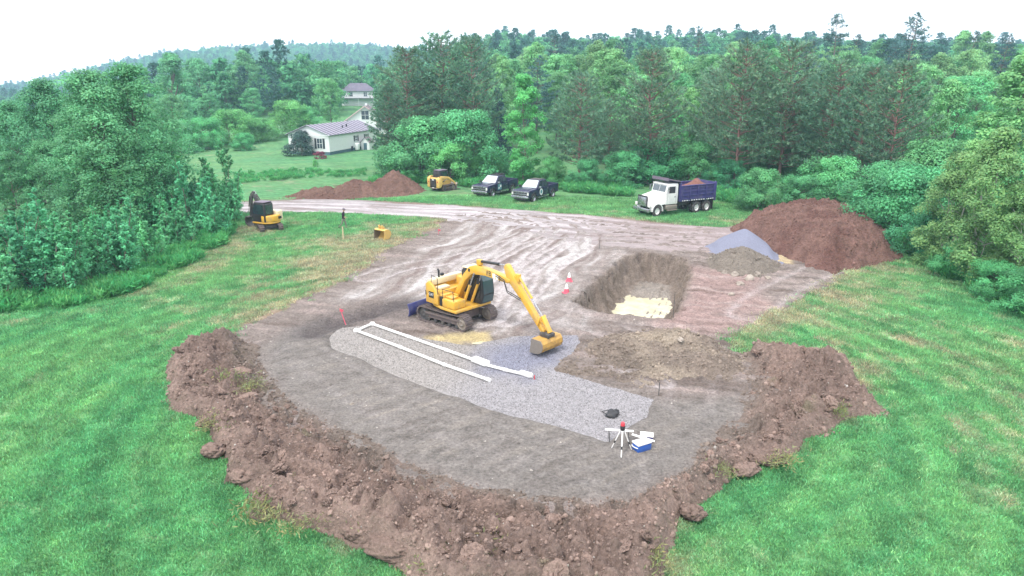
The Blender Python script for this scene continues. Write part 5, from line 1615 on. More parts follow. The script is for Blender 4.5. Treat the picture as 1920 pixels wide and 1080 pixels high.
MB().poly_z([(-0.1, .95)] + [(a * 1.04, b * 1.0) for a, b in rr_] + [(-0.1, -.95)], 0.80, 1.36).build('counterweight', M_YEL, mi, 0.08, seg=3)
MB().bx(-0.85, 0.75, -0.93, -0.22, 0.8, 1.66).build('engine_hood', M_CREAM, mi, 0.09, seg=3)
MB().prism([(-0.55, 0.8), (-0.55, 2.32), (-0.4, 2.46), (0.62, 2.46), (0.86, 2.0), (0.9, 0.8)], -0.16, 0.90).build('cab', M_BLK, mi, 0.06)
MB().bx(-0.5, 0.62, -0.12, 0.86, 2.465, 2.53).build('cab_roof', M_GREYP, mi, 0.03)
MB().bx(-0.572, -0.556, -0.02, 0.76, 1.5, 2.26).build('rear_window', M_GLASS, mi, 0.0)
for y_ in (-.168, .908):
    MB().prism([(-.4, 1.5), (-.4, 2.3), (.5, 2.3), (.72, 1.95), (.76, 1.5)], y_ - .005, y_ + .005).build('side_window', M_GLASS, mi)
MB().prism([(0.85, .75), (1.0, 1.5), (1.12, 2.3), (1.45, 2.85), (1.75, 3.1), (1.95, 3.0), (1.7, 2.7), (1.42, 2.2), (1.3, 1.4), (1.2, .75)], -.42, -.20).build('boom', M_DGREY, mi, 0.02)
MB().prism([(1.55, 3.1), (1.72, 3.22), (2.0, 2.95), (2.35, 1.0), (2.2, .92), (1.85, 2.6)], -.40, -.23).build('stick', M_DGREY, mi, 0.015)
ram(mi, (1.2, -.3, 1.2), (1.62, -.3, 2.5), .06, M_DGREY, .55, 'boom_cylinder')
ram(mi, (1.0, -.31, 2.5), (1.58, -.31, 3.28), .05, M_DGREY, .6, 'stick_cylinder')
ram(mi, (2.15, -.31, 2.75), (2.5, -.31, 1.2), .045, M_DGREY, .6, 'bucket_cylinder')
MB().prism([(2.05, 1.0), (2.5, 1.0), (2.65, .7), (2.6, .35), (2.35, .12), (2.0, .08), (1.99, .14), (2.3, .2), (2.5, .4), (2.53, .65), (2.41, .88), (2.05, .9)], -.72, .10).build('bucket', M_DGREY, mi, 0.01)
MB().bx(-1.055, -1.045, -.5, -.1, 1.0, 1.22).build('logo_plate', M_DECALK, mi)
lettering('lettering', 'CAT', .2, (-1.062, -.3, 1.11), (R90, 0, -R90), M_DECALW, mi)

for ch in mi.children:
    if not ch.name.startswith(('track', 'undercarriage', 'dozer')):
        ch.matrix_local = Matrix.Rotation(math.radians(36), 4, 'Z') @ ch.matrix_local
# ---- compact track loader seen from behind
lx, ly = G(829, 357)
tl = thing('track_loader', 'yellow compact track loader seen from behind beside the left pickup', 'track loader', (lx, ly, 0.0), math.radians(52))
for s in (-1, 1):
    tl.scale = (1.05, 1.05, 1.15)
    crawler(tl, s * 0.76, 2.1, 0.66, 0.38, x0=0.25, shoe=0.13)
MB().prism([(-1.35, .35), (-1.38, 1.25), (-1.2, 1.42), (-.5, 1.42), (.9, 1.0), (1.0, .35)], -.56, .56).build('body', M_YEL2, tl, 0.04)
for s in (-1, 1):
    MB().prism([(-1.4, .45), (-1.42, 1.32), (-1.25, 1.55), (-.9, 1.5), (-.8, .85), (-1.0, .5)], s * .56, s * .93).build('rear_tower', M_YEL2, tl, 0.05)
    MB().bx(-1.435, -1.425, s * .68 - .06, s * .68 + .06, .95, 1.08).build('tail_lamp', M_RED, tl)
    MB().prism([(-1.2, 1.45), (-1.05, 1.62), (.3, 1.45), (1.35, .85), (1.5, .35), (1.32, .32), (1.2, .72), (.2, 1.25), (-1.1, 1.36)], s * .68, s * .84).build('loader_arm', M_YEL2, tl, 0.03)
    ram(tl, (-1.0, s * .76, .85), (.1, s * .76, 1.28), .05, M_BLK, .55, 'lift_cylinder')
MB().bx(-1.43, -1.385, -.46, .46, .45, 1.34).build('rear_door', M_BLK, tl, 0.02)
gv = MB()
for k in range(7):
    gv.bx(-1.45, -1.43, -.36, .36, .58 + k * .07, .61 + k * .07)
gv.build('grille', M_DGREY, tl)
MB().bx(-1.445, -1.432, -.14, .14, 1.18, 1.28).build('decal', M_DECALW, tl)
MB().bx(-1.455, -1.43, -.16, .16, .36, .47).build('plate', M_DECALW, tl)
MB().bx(-1.46, -1.37, -.62, .62, .34, .42).build('bumper', M_STEEL, tl, 0.01)
MB().prism([(-.95, 1.40), (-.85, 2.05), (.45, 2.1), (.62, 1.9), (.72, 1.0)], -.47, .47).build('cab', M_BLK, tl, 0.05)
MB().bx(-.85, .5, -.5, .5, 2.10, 2.16).build('cab_roof', M_GREYP, tl, 0.03)
MB().bx(-1.32, -1.24, -.9, -.82, 1.5, 1.9).bx(-1.32, -1.24, .82, .9, 1.5, 1.9).bx(-1.32, -1.24, -.9, .9, 1.86, 1.92).build('guard', M_BLK, tl, 0.01)
for s in (-1, 1):
    MB().prism([(-.7, 1.5), (-.65, 1.98), (.35, 2.0), (.5, 1.5)], s * .476, s * .482).build('side_window', M_GLASS, tl)
MB().prism([(1.4, .05), (2.1, .04), (2.12, .08), (1.5, .14), (1.46, .55), (1.62, .72), (1.55, .76), (1.4, .6)], -.98, .98).build('bucket', M_STEEL, tl, 0.01)

# ---- pickups
def make_pickup(name, label, px, py, yaw_d, variant):
    x, y = G(px, py)
    t = thing(name, label, 'pickup truck', (x, y, float(h0(np.array([x]), np.array([y]))[0]) + 0.0), math.radians(yaw_d), 'navy pickup trucks parked on the grass')
    t.scale = (1.08, 1.08, 1.16)
    def arch(xc, r=0.50, z=0.42, n=8, rev=False):
        a = [(xc + r * math.cos(q), z + r * math.sin(q)) for q in np.linspace(math.pi, 0, n)]
        return a if not rev else a[::-1]
    bot = 0.48
    front = [(-0.93, bot)] + [(1.83 - .5, bot)] + arch(1.83)[1:-1] + [(1.83 + .5, bot), (2.78, bot), (2.86, .62), (2.84, 1.02), (2.70, 1.16), (1.25, 1.24), (-0.93, 1.24)]
    MB().prism(front, -0.99, 0.99).build('body', M_NAVY, t, 0.05)
    MB().prism([(1.30, 1.20), (2.68, 1.13), (2.66, 1.20), (1.30, 1.30)], -.62, .62).build('hood', M_NAVY, t, 0.03)
    bed_side = [(-2.88, .55), (-1.83 - .5, bot)] + arch(-1.83)[1:-1] + [(-1.83 + .5, bot), (-0.95, bot), (-0.95, 1.34), (-2.88, 1.34)]
    for s in (-1, 1):
        MB().prism(bed_side, s * 0.86, s * 1.0).build('bed_side', M_NAVY, t, 0.03)
    MB().bx(-2.86, -0.95, -.86, .86, .62, .68).build('bed_floor', M_DGREY, t)
    MB().bx(-2.90, -2.83, -.855, .855, .60, 1.34).build('tailgate', M_NAVY, t, 0.02)
    MB().bx(-1.02, -0.95, -.855, .855, .68, 1.34).build('bed_front', M_NAVY, t, 0.02)
    lo = [(-0.95, -.97, 1.24), (1.28, -.97, 1.24), (1.28, .97, 1.24), (-0.95, .97, 1.24)]
    hi = [(-0.78, -.74, 1.88), (0.42, -.74, 1.90), (0.42, .74, 1.90), (-0.78, .74, 1.88)]
    MB().add(lo + hi, [(0, 3, 2, 1), (4, 5, 6, 7), (0, 1, 5, 4), (1, 2, 6, 5), (2, 3, 7, 6), (3, 0, 4, 7)]).build('cab', M_NAVY, t, 0.06, seg=3)
    def face(a, b, u0, u1, v0, v1, off, name, mat):
        """pane on the face between bottom edge a and top edge b"""
        a0, a1, b0, b1 = map(Vector, (*a, *b))
        P = lambda u, v: (a0.lerp(a1, u)).lerp(b0.lerp(b1, u), v)
        n = (a1 - a0).cross(b0 - a0).normalized()
        q = [P(u0, v0), P(u1, v0), P(u1, v1), P(u0, v1)]
        mb = MB().add([p + n * off for p in q] + [p + n * (off - .012) for p in q], [(0, 1, 2, 3), (7, 6, 5, 4), (0, 4, 5, 1), (1, 5, 6, 2), (2, 6, 7, 3), (3, 7, 4, 0)])
        return mb.build(name, mat, t)
    ws = face((lo[1], lo[2]), (hi[1], hi[2]), .06, .94, .06, .94, .012, 'windshield', M_PALE_WS)
    for a, b in (((lo[0], lo[1]), (hi[0], hi[1])), ((lo[2], lo[3]), (hi[2], hi[3]))):
        first = a[0] == lo[0]
        face(a, b, .06 if first else .50, .46 if first else .93, .10, .90, .012, 'side_window', M_GLASS)
        face(a, b, .50 if first else .10, .90 if first else .46, .10, .90, .012, 'side_window', M_GLASS)
    face((lo[3], lo[0]), (hi[3], hi[0]), .08, .92, .12, .9, .012, 'rear_window', M_GLASS)
    MB().bx(2.78, 2.885, -.80, .80, .66, 1.02).build('grille', M_BLK, t, 0.02)
    g = MB()
    g.bx(2.86, 2.905, -.96, .96, 1.00, 1.10).bx(2.86, 2.90, -.80, .80, .80, .86).bx(2.86, 2.90, -.8, .8, .66, .70)
    for k in range(9):
        g.bx(2.87, 2.895, -.74 + k * .185 - .012, -.74 + k * .185 + .012, .68, 1.0)
    g.build('grille_bars', M_CHROME, t, 0.008)
    MB().bx(2.80, 2.99, -1.0, 1.0, .46, .66).build('front_bumper', M_CHROME, t, 0.05)
    MB().bx(2.84, 2.95, -.72, .72, .32, .46).build('air_dam', M_BLK, t, 0.02)
    MB().bx(-3.02, -2.9, -.98, .98, .5, .68).build('rear_bumper', M_CHROME, t, 0.03)
    for s in (-1, 1):
        MB().bx(2.80, 2.89, s * .90 - .085, s * .90 + .085, .74, .99).build('headlight', M_LAMP, t, 0.02)
        MB().bx(-2.92, -2.88, s * .93 - .05, s * .93 + .05, .85, 1.2).build('tail_lamp', M_RED, t)
        MB().bx(-0.75, 1.25, s * 1.0 - .06 + s * .04, s * 1.0 + .06 + s * .04, .36, .42).build('running_board', M_CHROME, t, 0.02)
        mr = MB().bx(1.0, 1.12, s * 1.2 - .12, s * 1.2 + .12, 1.24, 1.42).bar((1.05, s * .95, 1.26), (1.05, s * 1.12, 1.30), .05, .05)
        mr.build('mirror', M_CHROME if s > 0 else M_BLK, t, 0.02)
        for xc in (1.83, -1.83):
            wheel(t, (xc, s * .87, .41), .41, .27, M_CHROME, s, 0.66)
            MB().tube([(xc + .49 * math.cos(q), s * 1.0, .42 + .49 * math.sin(q)) for q in np.linspace(0.1, math.pi - .1, 12)], .03, 6).build('wheel_arch', M_BLK, t)
        # door seams and handles
        for xs in (-.93, .12, 1.2):
            MB().bx(xs - .006, xs + .006, s * .992 - .004, s * .992 + .004, .52, 1.22).build('door_seam', M_BLK, t)
        for xs in (-.7, .35):
            MB().bx(xs - .1, xs + .1, s * 1.0 - .012, s * 1.0 + .012, 1.06, 1.10).build('door_handle', M_CHROME, t, .005)
        # company mark on the front door
        if variant == 0:
            MB().bx(.26, .94, s * .995 - .004, s * .995 + .004, .60, 1.16).build('door_sign', M_TEAL, t)
            MB().bx(.34, .58, s * 1.0 - .004, s * 1.0 + .004, .82, 1.06).bx(.64, .86, s * 1.0 - .004, s * 1.0 + .004, .70, .86).build('door_sign_mark', M_DECALW, t)
        else:
            dz = MB(); n = 18
            dz.cyl((.5, s * .991, .86), (.5, s * 1.0, .86), .30, n=24)
            dz.build('door_sign', M_DECALW, t)
            MB().cyl((.5, s * .999, .86), (.5, s * 1.005, .86), .20, n=6).build('door_sign_mark', M_TEAL, t)
    MB().bx(-2.95, -2.90, -.3, .3, .72, .86).build('plate', M_DECALW, t)
    if variant == 0:
        for xs in (.30, -.05, -.4):
            MB().bx(xs - .06, xs + .06, -.58, .58, 1.905, 1.955).build('light_bar', M_BLK, t, .01)
        MB().bx(-.98, -.80, -.62, .62, 1.90, 1.99).build('roof_beacon', M_BLK, t, .02)
    else:
        MB().bx(-.70, .30, -.60, .60, 1.905, 1.93).build('roof_panel', M_DGREY, t, .01)
        MB().bx(-1.35, -1.08, -.7, .7, .7, 1.55).build('tool_chest', M_BLK, t, .03)
    return t
pk1 = make_pickup('pickup_truck', 'navy pickup with a light bar on its roof, left one of two parked pickups', 929, 364, -124, 0)
pk2 = make_pickup('pickup_truck', 'navy pickup with white round door sign, right one of two parked pickups', 1004, 374, -124, 1)
# white cans standing in the bed of the right pickup
for k, dx in enumerate((-1.55, -1.9)):
    v = pk2.matrix_basis @ Vector((dx, -.45, .68))
    o = MB()
    lathe(o, [(.001, 0), (.15, 0), (.15, .62), (.12, .70), (.04, .72), (.04, .78), (.001, .78)], (0, 0, 0), 14, 'z')
    o = o.build('can', M_DECALW, None, smooth=True); o.location = v
    tag(o, ['white can in the bed of the right pickup, nearer its cab', 'white can in the bed of the right pickup, nearer its tailgate'][k], 'can')

# ---- dump truck
dx_, dy_ = G(1264, 398)
DT = thing('dump_truck', 'white dump truck with blue dump body loaded with red soil, parked before the wood', 'dump truck', (dx_, dy_, float(h0(np.array([dx_]), np.array([dy_]))[0])), math.radians(-153))
MB().bx(-3.9, 3.7, -.48, -.34, .72, .98).bx(-3.9, 3.7, .34, .48, .72, .98).bx(-3.6, 3.4, -.34, .34, .78, .9).build('chassis', M_DGREY, DT)
hood_lo = [(2.05, -1.08, .98), (3.95, -.92, .86), (3.95, .92, .86), (2.05, 1.08, .98)]
hood_hi = [(2.05, -.86, 2.02), (3.86, -.56, 1.72), (3.86, .56, 1.72), (2.05, .86, 2.02)]
MB().add(hood_lo + hood_hi, [(0, 3, 2, 1), (4, 5, 6, 7), (0, 1, 5, 4), (1, 2, 6, 5), (2, 3, 7, 6), (3, 0, 4, 7)]).build('hood', M_WHITE, DT, 0.10, seg=3)
for s in (-1, 1):
    a = [(3.05 + .66 * math.cos(q), .52 + .66 * math.sin(q)) for q in np.linspace(math.pi * 1.02, -.02, 14)]
    b = [(3.05 + .58 * math.cos(q), .52 + .58 * math.sin(q)) for q in np.linspace(-.02, math.pi * 1.02, 14)]
    fen = MB()
    n = len(a)
    for i in range(n - 1):
        q = [a[i], a[i + 1], b[n - 2 - i], b[n - 1 - i]]
        fen.prism(q, s * .72, s * 1.18)
    fen.build('fender', M_WHITE, DT)
    MB().bx(3.78, 3.98, s * .98 - .14, s * .98 + .14, .86, 1.14).build('headlight', M_LAMP, DT, .03)
MB().bx(3.96, 4.03, -.60, .60, .90, 1.66).build('grille', M_CHROME, DT, .02)
MB().bx(3.93, 4.0, -.70, .70, 1.66, 1.78).bx(3.93, 4.0, -.70, -.61, .88, 1.66).bx(3.93, 4.0, .61, .70, .88, 1.66).build('grille_surround', M_BLK, DT, .01)
MB().bx(3.98, 4.16, -1.18, 1.18, .48, .76).build('front_bumper', M_CHROME, DT, .04)
cabp = [(.62, .98), (.62, 2.62), (.75, 2.72), (1.75, 2.72), (1.92, 2.60), (2.12, 1.94), (2.12, .98)]
MB().prism(cabp, -1.08, 1.08).build('cab', M_WHITE, DT, .06, seg=3)
MB().bx(1.55, 2.02, -1.0, 1.0, 2.62, 2.70).build('sun_visor', M_WHITE, DT, .02)
def slab(name, quad, mat, th=.012):
    q = [Vector(p) for p in quad]
    n = (q[1] - q[0]).cross(q[2] - q[0]).normalized() * th
    return MB().add([p + n for p in q] + [p - n for p in q], [(0, 1, 2, 3), (7, 6, 5, 4), (0, 4, 5, 1), (1, 5, 6, 2), (2, 6, 7, 3), (3, 7, 4, 0)]).build(name, mat, DT)
slab('windshield', [(2.10, -.92, 2.04), (2.10, -.03, 2.04), (1.945, -.03, 2.54), (1.945, -.92, 2.54)], M_GLASS)
slab('windshield', [(2.10, .03, 2.04), (2.10, .92, 2.04), (1.945, .92, 2.54), (1.945, .03, 2.54)], M_GLASS)
for s in (-1, 1):
    MB().bx(.98, 1.74, s * 1.082 - .008, s * 1.082 + .008, 1.92, 2.48).build('side_window', M_GLASS, DT)
    for xs in (.86, 1.9):
        MB().bx(xs - .008, xs + .008, s * 1.082 - .004, s * 1.082 + .004, 1.05, 2.55).build('door_seam', M_DGREY, DT)
    MB().bx(.92, 1.06, s * 1.09 - .012, s * 1.09 + .012, 1.56, 1.62).build('door_handle', M_BLK, DT)
    MB().tube([(1.95, s * 1.08, 1.9), (2.02, s * 1.36, 1.95), (2.02, s * 1.36, 2.45), (1.95, s * 1.08, 2.5)], .018, 6).bx(1.98, 2.06, s * 1.36 - .09, s * 1.36 + .09, 1.98, 2.42).build('mirror', M_CHROME, DT)
    MB().bx(.65, 2.05, s * .62, s * 1.14, .55, .92).build('fuel_tank', M_STEEL, DT, .08, seg=3)
    MB().bx(.75, 1.95, s * 1.10, s * 1.30, .48, .55).build('step', M_STEEL, DT, .01)
    wheel(DT, (3.05, s * .98, .52), .52, .30, M_WHITE, s, .56)
    for xc in (-1.75, -3.05):
        wheel(DT, (xc, s * 1.04, .52), .52, .28, M_WHITE, s, .58, .13)
        wheel(DT, (xc, s * .72, .52), .52, .28, M_WHITE, s, .58, .1)
    MB().bx(-3.78, -3.74, s * .65, s * 1.22, .25, 1.15).build('mud_flap', M_BLK, DT)
    MB().cyl((.45, s * .85, .6), (.45, s * .85, 1.7), .1, n=10).cyl((.45, s * .85, 1.7), (.45, s * .85, 2.95), .06, n=10).build('exhaust_stack', M_BLK, DT, smooth=True)
for xc in (3.05, -1.75, -3.05):
    MB().cyl((xc, -.9, .52), (xc, .9, .52), .09, n=10).build('axle', M_DGREY, DT)
DT.scale = (1.0, 1.02, 1.14)
# dump body
MB().bx(-3.85, .35, -1.14, 1.14, 1.16, 1.26).build('body_floor', M_DBLUE, DT)
for s in (-1, 1):
    MB().bx(-3.85, .35, s * 1.14, s * 1.20, 1.16, 2.42).build('body_side', M_DBLUE, DT)
    for k in range(5):
        xx = .30 - k * 1.02
        MB().bx(xx - .06, xx + .06, s * 1.202, s * 1.29, 1.16, 2.42).build('post', M_DBLUE, DT, .01)
    for zz in (1.30, 1.62, 1.94, 2.22):
        MB().bx(-3.85, .35, s * 1.202, s * 1.262, zz, zz + .07).build('rail', M_DBLUE, DT, .01)
    MB().bx(-3.87, .40, s * 1.11, s * 1.30, 2.42, 2.50).build('top_rail', M_DBLUE, DT, .01)
    rf = MB()
    for k in range(14):
        rf.bx(.2 - k * .3 - .09, .2 - k * .3 + .09, s * 1.265, s * 1.275, 1.18, 1.25)
    rf.build('reflective_strip', M_DECALW, DT)
MB().bx(.35, .43, -1.2, 1.2, 1.16, 2.86).build('headboard', M_DBLUE, DT, .01)
MB().bx(-3.93, -3.85, -1.2, 1.2, 1.16, 2.60).build('tailgate', M_DBLUE, DT, .01)
for s in (-1, 1):
    MB().bx(-4.0, -3.84, s * 1.12, s * 1.32, 1.0, 2.66).build('corner_post', M_DBLUE, DT, .01)
shield = MB().prism([(.43, 2.80), (1.95, 3.06), (1.95, 3.14), (.43, 2.88)], -1.18, 1.18).build('cab_shield', M_GREYP, DT, .01)
for k in range(8):
    yy = -1.1 + k * .314
    MB().prism([(.5, 2.885), (1.93, 3.135), (1.93, 3.17), (.5, 2.92)], yy - .03, yy + .03).build('rib', M_GREYP, shield)
MB().prism([(1.93, 2.95), (2.0, 2.96), (2.0, 3.2), (1.93, 3.2)], -1.2, 1.2).build('shield_edge', M_GREYP, shield)
MB().cyl((.2, 0, 1.1), (-.9, 0, .85), .1, n=10).build('hoist', M_DGREY, DT)
# soil load
def load_mesh():
    X, Y = np.meshgrid(np.linspace(-3.83, .33, 70), np.linspace(-1.12, 1.12, 40))
    x, y = X.ravel(), Y.ravel()
    z = 2.05 + .75 * np.exp(-(((x + 2.6) / .9) ** 2 + (y / .9) ** 2)) + .35 * np.exp(-(((x + 1.0) / 1.0) ** 2 + (y / .9) ** 2)) + .18 * fbm(x / .5, y / .5, 4, 612) - .25 * np.clip(np.abs(y) - .7, 0, 1)
    i = np.arange(39)[:, None] * 70 + np.arange(69)[None, :]
    f = np.stack([i, i + 1, i + 71, i + 70], -1).reshape(-1, 4)
    c = lin(164, 118, 108, K) * (1 + .2 * fbm(x / .7, y / .7, 3, 613)[:, None])
    return mesh_np('soil_load', np.stack([x, y, z], 1), f, True, c)
ld = link('soil_load', load_mesh(), earth_mat('red_subsoil', 3, 12, .04, .95, .25))
ld.matrix_world = Matrix.LocRotScale(DT.location, DT.rotation_euler, DT.scale)
tag(ld, 'heap of reddish soil loaded in the blue dump body', 'soil load')
# ------------------------------------------------------------------ houses
M_SIDING = pmat('white_siding', (0.72, 0.73, 0.74), 0.6, 0, 0.15, (0.5, 0.5, 0.5), 1.2)
M_ROOFM = pmat('grey_metal_roof', lin(106, 98, 118, .7), 0.5, 0.1, 0.25, (0.4, 0.38, 0.42), 1.0)
M_SEAM = pmat('pale_roof_seam', lin(204, 200, 216, .8), 0.5, 0.1, 0.2, (0.4, 0.38, 0.42), 1.0)
M_SHINGLE = pmat('brown_shingles', lin(122, 108, 116, .7), 0.85, 0, 0.3, (0.25, 0.2, 0.2), 1.0)
M_SKIRT = pmat('blue_grey_skirting', lin(84, 120, 134, .7), 0.7, 0, 0.3, (0.2, 0.25, 0.25), 1.5)
M_SHUT = pmat('dark_shutter', lin(44, 50, 58, .8), 0.6, 0, 0.15, (0.1, 0.1, 0.1), 3)
M_TRIM = pmat('pink_trim', lin(220, 190, 192, .8), 0.6, 0, 0.15, (0.5, 0.5, 0.5), 2)
M_WIN = glass_mat('house_window_glass', (0.05, 0.07, 0.09))

def hz_(x, y):
    return float(h0(np.array([x]), np.array([y]))[0])
def window(parent, pos, w, h, normal, shutters=True):
    """window standing on a wall face; normal is '-x' (gable), '-y' (long side)"""
    x, y, z = pos
    def bx(mb, a0, a1, z0, z1, d0, d1):
        if normal == '-y':
            return mb.bx(x + a0, x + a1, y - d1, y - d0, z + z0, z + z1)
        return mb.bx(x - d1, x - d0, y + a0, y + a1, z + z0, z + z1)
    o = bx(MB(), -w / 2, w / 2, 0, h, 0.0, .03).build('window', M_WIN, parent)
    fr = MB()
    for a0, a1, z0, z1 in ((-w / 2 - .08, -w / 2, -.08, h + .08), (w / 2, w / 2 + .08, -.08, h + .08), (-w / 2, w / 2, -.08, 0), (-w / 2, w / 2, h, h + .08), (-.03, .03, 0, h), (-w / 2, -.03, h * .5 - .03, h * .5 + .03), (.03, w / 2, h * .5 - .03, h * .5 + .03)):
        bx(fr, a0, a1, z0, z1, 0.002, .06)
    fr.build('frame', M_SIDING, o)
    if shutters:
        for s in (-1, 1):
            c = s * (w / 2 + .32)
            bx(MB(), c - .2, c + .2, -.05, h + .05, .004, .05).build('shutter', M_SHUT, o)
    return o
hx, hy = G(619, 291)
H1 = thing('house', 'long low white house with seamed metal roof behind the dirt pile', 'house', (hx, hy, hz_(hx, hy)), math.radians(75.2))
L1, W1, E1 = 19.0, 8.2, 3.6
MB().bx(0, L1, 0, W1, .55, E1).prism([(0, 0)] * 0 or [(0, E1), (L1, E1), (L1, E1 + .001)], 0, .001).build('wall', M_SIDING, H1)
MB().bx(.05, L1 - .05, .05, W1 - .05, -.3, .55).build('skirting', M_SKIRT, H1)
gb = MB()
gb.add([(0, 0, E1), (0, W1, E1), (0, W1 / 2, E1 + 1.55), (.15, 0, E1), (.15, W1, E1), (.15, W1 / 2, E1 + 1.55)], [(0, 1, 2), (5, 4, 3), (0, 3, 4, 1), (1, 4, 5, 2), (2, 5, 3, 0)])
gb.build('gable', M_SIDING, H1)
for s in (0, 1):
    e, r_ = (-.35 if s == 0 else W1 + .35), W1 / 2
    zl, zr_ = E1 - .12, E1 + 1.6
    roof = MB().add([(-.35, e, zl), (L1 + .35, e, zl), (L1 + .35, r_, zr_), (-.35, r_, zr_), (-.35, e, zl - .08), (L1 + .35, e, zl - .08), (L1 + .35, r_, zr_ - .08), (-.35, r_, zr_ - .08)],
                    [(0, 1, 2, 3), (7, 6, 5, 4), (0, 4, 5, 1), (1, 5, 6, 2), (2, 6, 7, 3), (3, 7, 4, 0)]).build('roof', M_ROOFM, H1)
    sm = None
    for k in range(15):
        xx = -.3 + k * (L1 + .6) / 14
        if sm is None:
            o = MB().bar((0, e, zl + .03), (0, r_, zr_ + .03), .16, .06).build('seam', M_SEAM, roof); sm = o
        else:
            o = sm.copy(); COL.objects.link(o); o.parent = roof
        o.location = (xx, 0, 0)
    if s == 0:
        for xx, vv in ((8.2, .45), (10.6, .55)):
            MB().cyl((xx, e + (r_ - e) * vv, zl + 1.7 * vv), (xx, e + (r_ - e) * vv, zl + 1.7 * vv + .5), .12, n=10).build('vent_pipe', M_SHUT, roof)
MB().bx(-.36, -.30, -.35, W1 / 2, E1 - .2, E1 - .1).build('fascia', M_SIDING, H1)
window(H1, (0, 1.9, 1.15), 1.0, 1.7, '-x')
window(H1, (0, 5.6, 1.15), 1.0, 1.7, '-x')
window(H1, (10.2, 0, 1.75), 0.9, 1.0, '-y')
window(H1, (14.5, 0, 1.75), 0.9, 1.0, '-y')
MB().bx(8.0, 8.7, -.06, -.005, .2, .9).build('access_panel', M_SHUT, H1)
M_ = H1.matrix_basis
p = M_ @ Vector((8.6, -1.0, 0))
tk = thing('oil_tank', 'white upright tank standing against the long white house', 'tank', (p.x, p.y, p.z), math.radians(75))
MB().bx(-.45, .45, -.35, .35, .18, 1.5).build('tank_body', M_SIDING, tk, .18, seg=4)
for a_, b_ in ((-.35, -.25), (.35, -.25), (-.35, .25), (.35, .25)):
    MB().cyl((a_, b_, -.05), (a_, b_, .3), .04, n=6).build('leg', M_DGREY, tk)
MB().cyl((0, 0, 1.5), (0, 0, 1.75), .05, n=8).build('filler_pipe', M_DGREY, tk)
p = M_ @ Vector((12.2, -1.3, 0))
dh = thing('small_shed', 'small white gabled shed beside the long white house, half behind the pine', 'shed', (p.x, p.y, p.z), math.radians(75))
MB().bx(-.9, .9, -.9, .9, -.1, 1.5).add([(-.9, -.9, 1.5), (-.9, .9, 1.5), (-.9, 0, 2.3), (.9, -.9, 1.5), (.9, .9, 1.5), (.9, 0, 2.3)], [(0, 1, 2), (5, 4, 3), (1, 4, 5, 2), (2, 5, 3, 0)]).build('wall', M_SIDING, dh)
for s in (-1, 1):
    MB().add([(-1.05, s * 1.05, 1.4), (1.05, s * 1.05, 1.4), (1.05, 0, 2.38), (-1.05, 0, 2.38), (-1.05, s * 1.05, 1.33), (1.05, s * 1.05, 1.33), (1.05, 0, 2.31), (-1.05, 0, 2.31)],
             [(0, 1, 2, 3), (7, 6, 5, 4), (0, 4, 5, 1), (1, 5, 6, 2), (2, 6, 7, 3), (3, 7, 4, 0)]).build('roof', M_SHINGLE, dh)
MB().bx(-.915, -.905, -.35, .35, 0, 1.3).build('door', M_SKIRT, dh)

def gable_house(name, label, x, y, z, yaw_d, Lh, Wh, e, rise, roof_mat, wins):
    t = thing(name, label, 'house', (x, y, z), math.radians(yaw_d))
    MB().bx(0, Lh, -Wh / 2, Wh / 2, -1.0, e).build('wall', M_SIDING, t)
    MB().add([(0, -Wh / 2, e), (0, Wh / 2, e), (0, 0, e + rise), (.2, -Wh / 2, e), (.2, Wh / 2, e), (.2, 0, e + rise)], [(0, 1, 2), (5, 4, 3), (0, 3, 4, 1), (1, 4, 5, 2), (2, 5, 3, 0)]).build('gable', M_SIDING, t)
    for s in (-1, 1):
        a = (s * (Wh / 2 + .4), e - .3); b = (0, e + rise + .12)
        rf = MB().add([(-.45, a[0], a[1]), (Lh + .4, a[0], a[1]), (Lh + .4, 0, b[1]), (-.45, 0, b[1]), (-.45, a[0], a[1] - .14), (Lh + .4, a[0], a[1] - .14), (Lh + .4, 0, b[1] - .14), (-.45, 0, b[1] - .14)],
                      [(0, 1, 2, 3), (7, 6, 5, 4), (0, 4, 5, 1), (1, 5, 6, 2), (2, 6, 7, 3), (3, 7, 4, 0)]).build('roof', roof_mat, t)
        MB().bar((-.49, a[0], a[1] - .07), (-.49, 0, b[1] - .07), .06, .22).build('trim', M_TRIM, rf)
    for (yy, zz, w, h) in wins:
        window(t, (0, yy, zz), w, h, '-x', False)
    return t
x, y = -34.8, 163.0
H2 = gable_house('house', 'tall white gabled house behind the long low house, half hidden by the pine', x, y, hz_(x, y), 98, 11, 10.2, 3.0, 3.4, M_SHINGLE, [(0, 3.4, 1.7, 2.0), (-3, .8, 1.1, 1.4), (3, .8, 1.1, 1.4)])
MB().bx(5.0, 5.5, -.25, .25, 5.8, 7.0).build('chimney', M_SIDING, H2)
x, y = -52.3, 236.0
zb = hz_(x, y)
H3 = thing('house', 'white house with hipped purple grey roof farthest back above the other roofs', 'house', (x, y, zb), math.radians(100))
MB().bx(0, 8, -5.6, 5.6, -1, 5.0).build('wall', M_SIDING, H3)
MB().add([(-.5, -6.2, 4.9), (-.5, 6.2, 4.9), (8.5, 6.2, 4.9), (8.5, -6.2, 4.9), (3.8, -2.6, 7.5), (3.8, 2.6, 7.5)], [(0, 1, 5, 4), (1, 2, 5), (2, 3, 4, 5), (3, 0, 4), (0, 3, 2, 1)]).build('roof', M_ROOFM, H3)
MB().bx(-1.4, -.02, -5.6, 5.6, 2.5, 2.62).build('porch_roof', M_ROOFM, H3)
for yy in (-5.3, 0, 5.3):
    MB().bx(-1.35, -1.2, yy - .08, yy + .08, -.5, 2.5).build('porch_post', M_SIDING, H3)
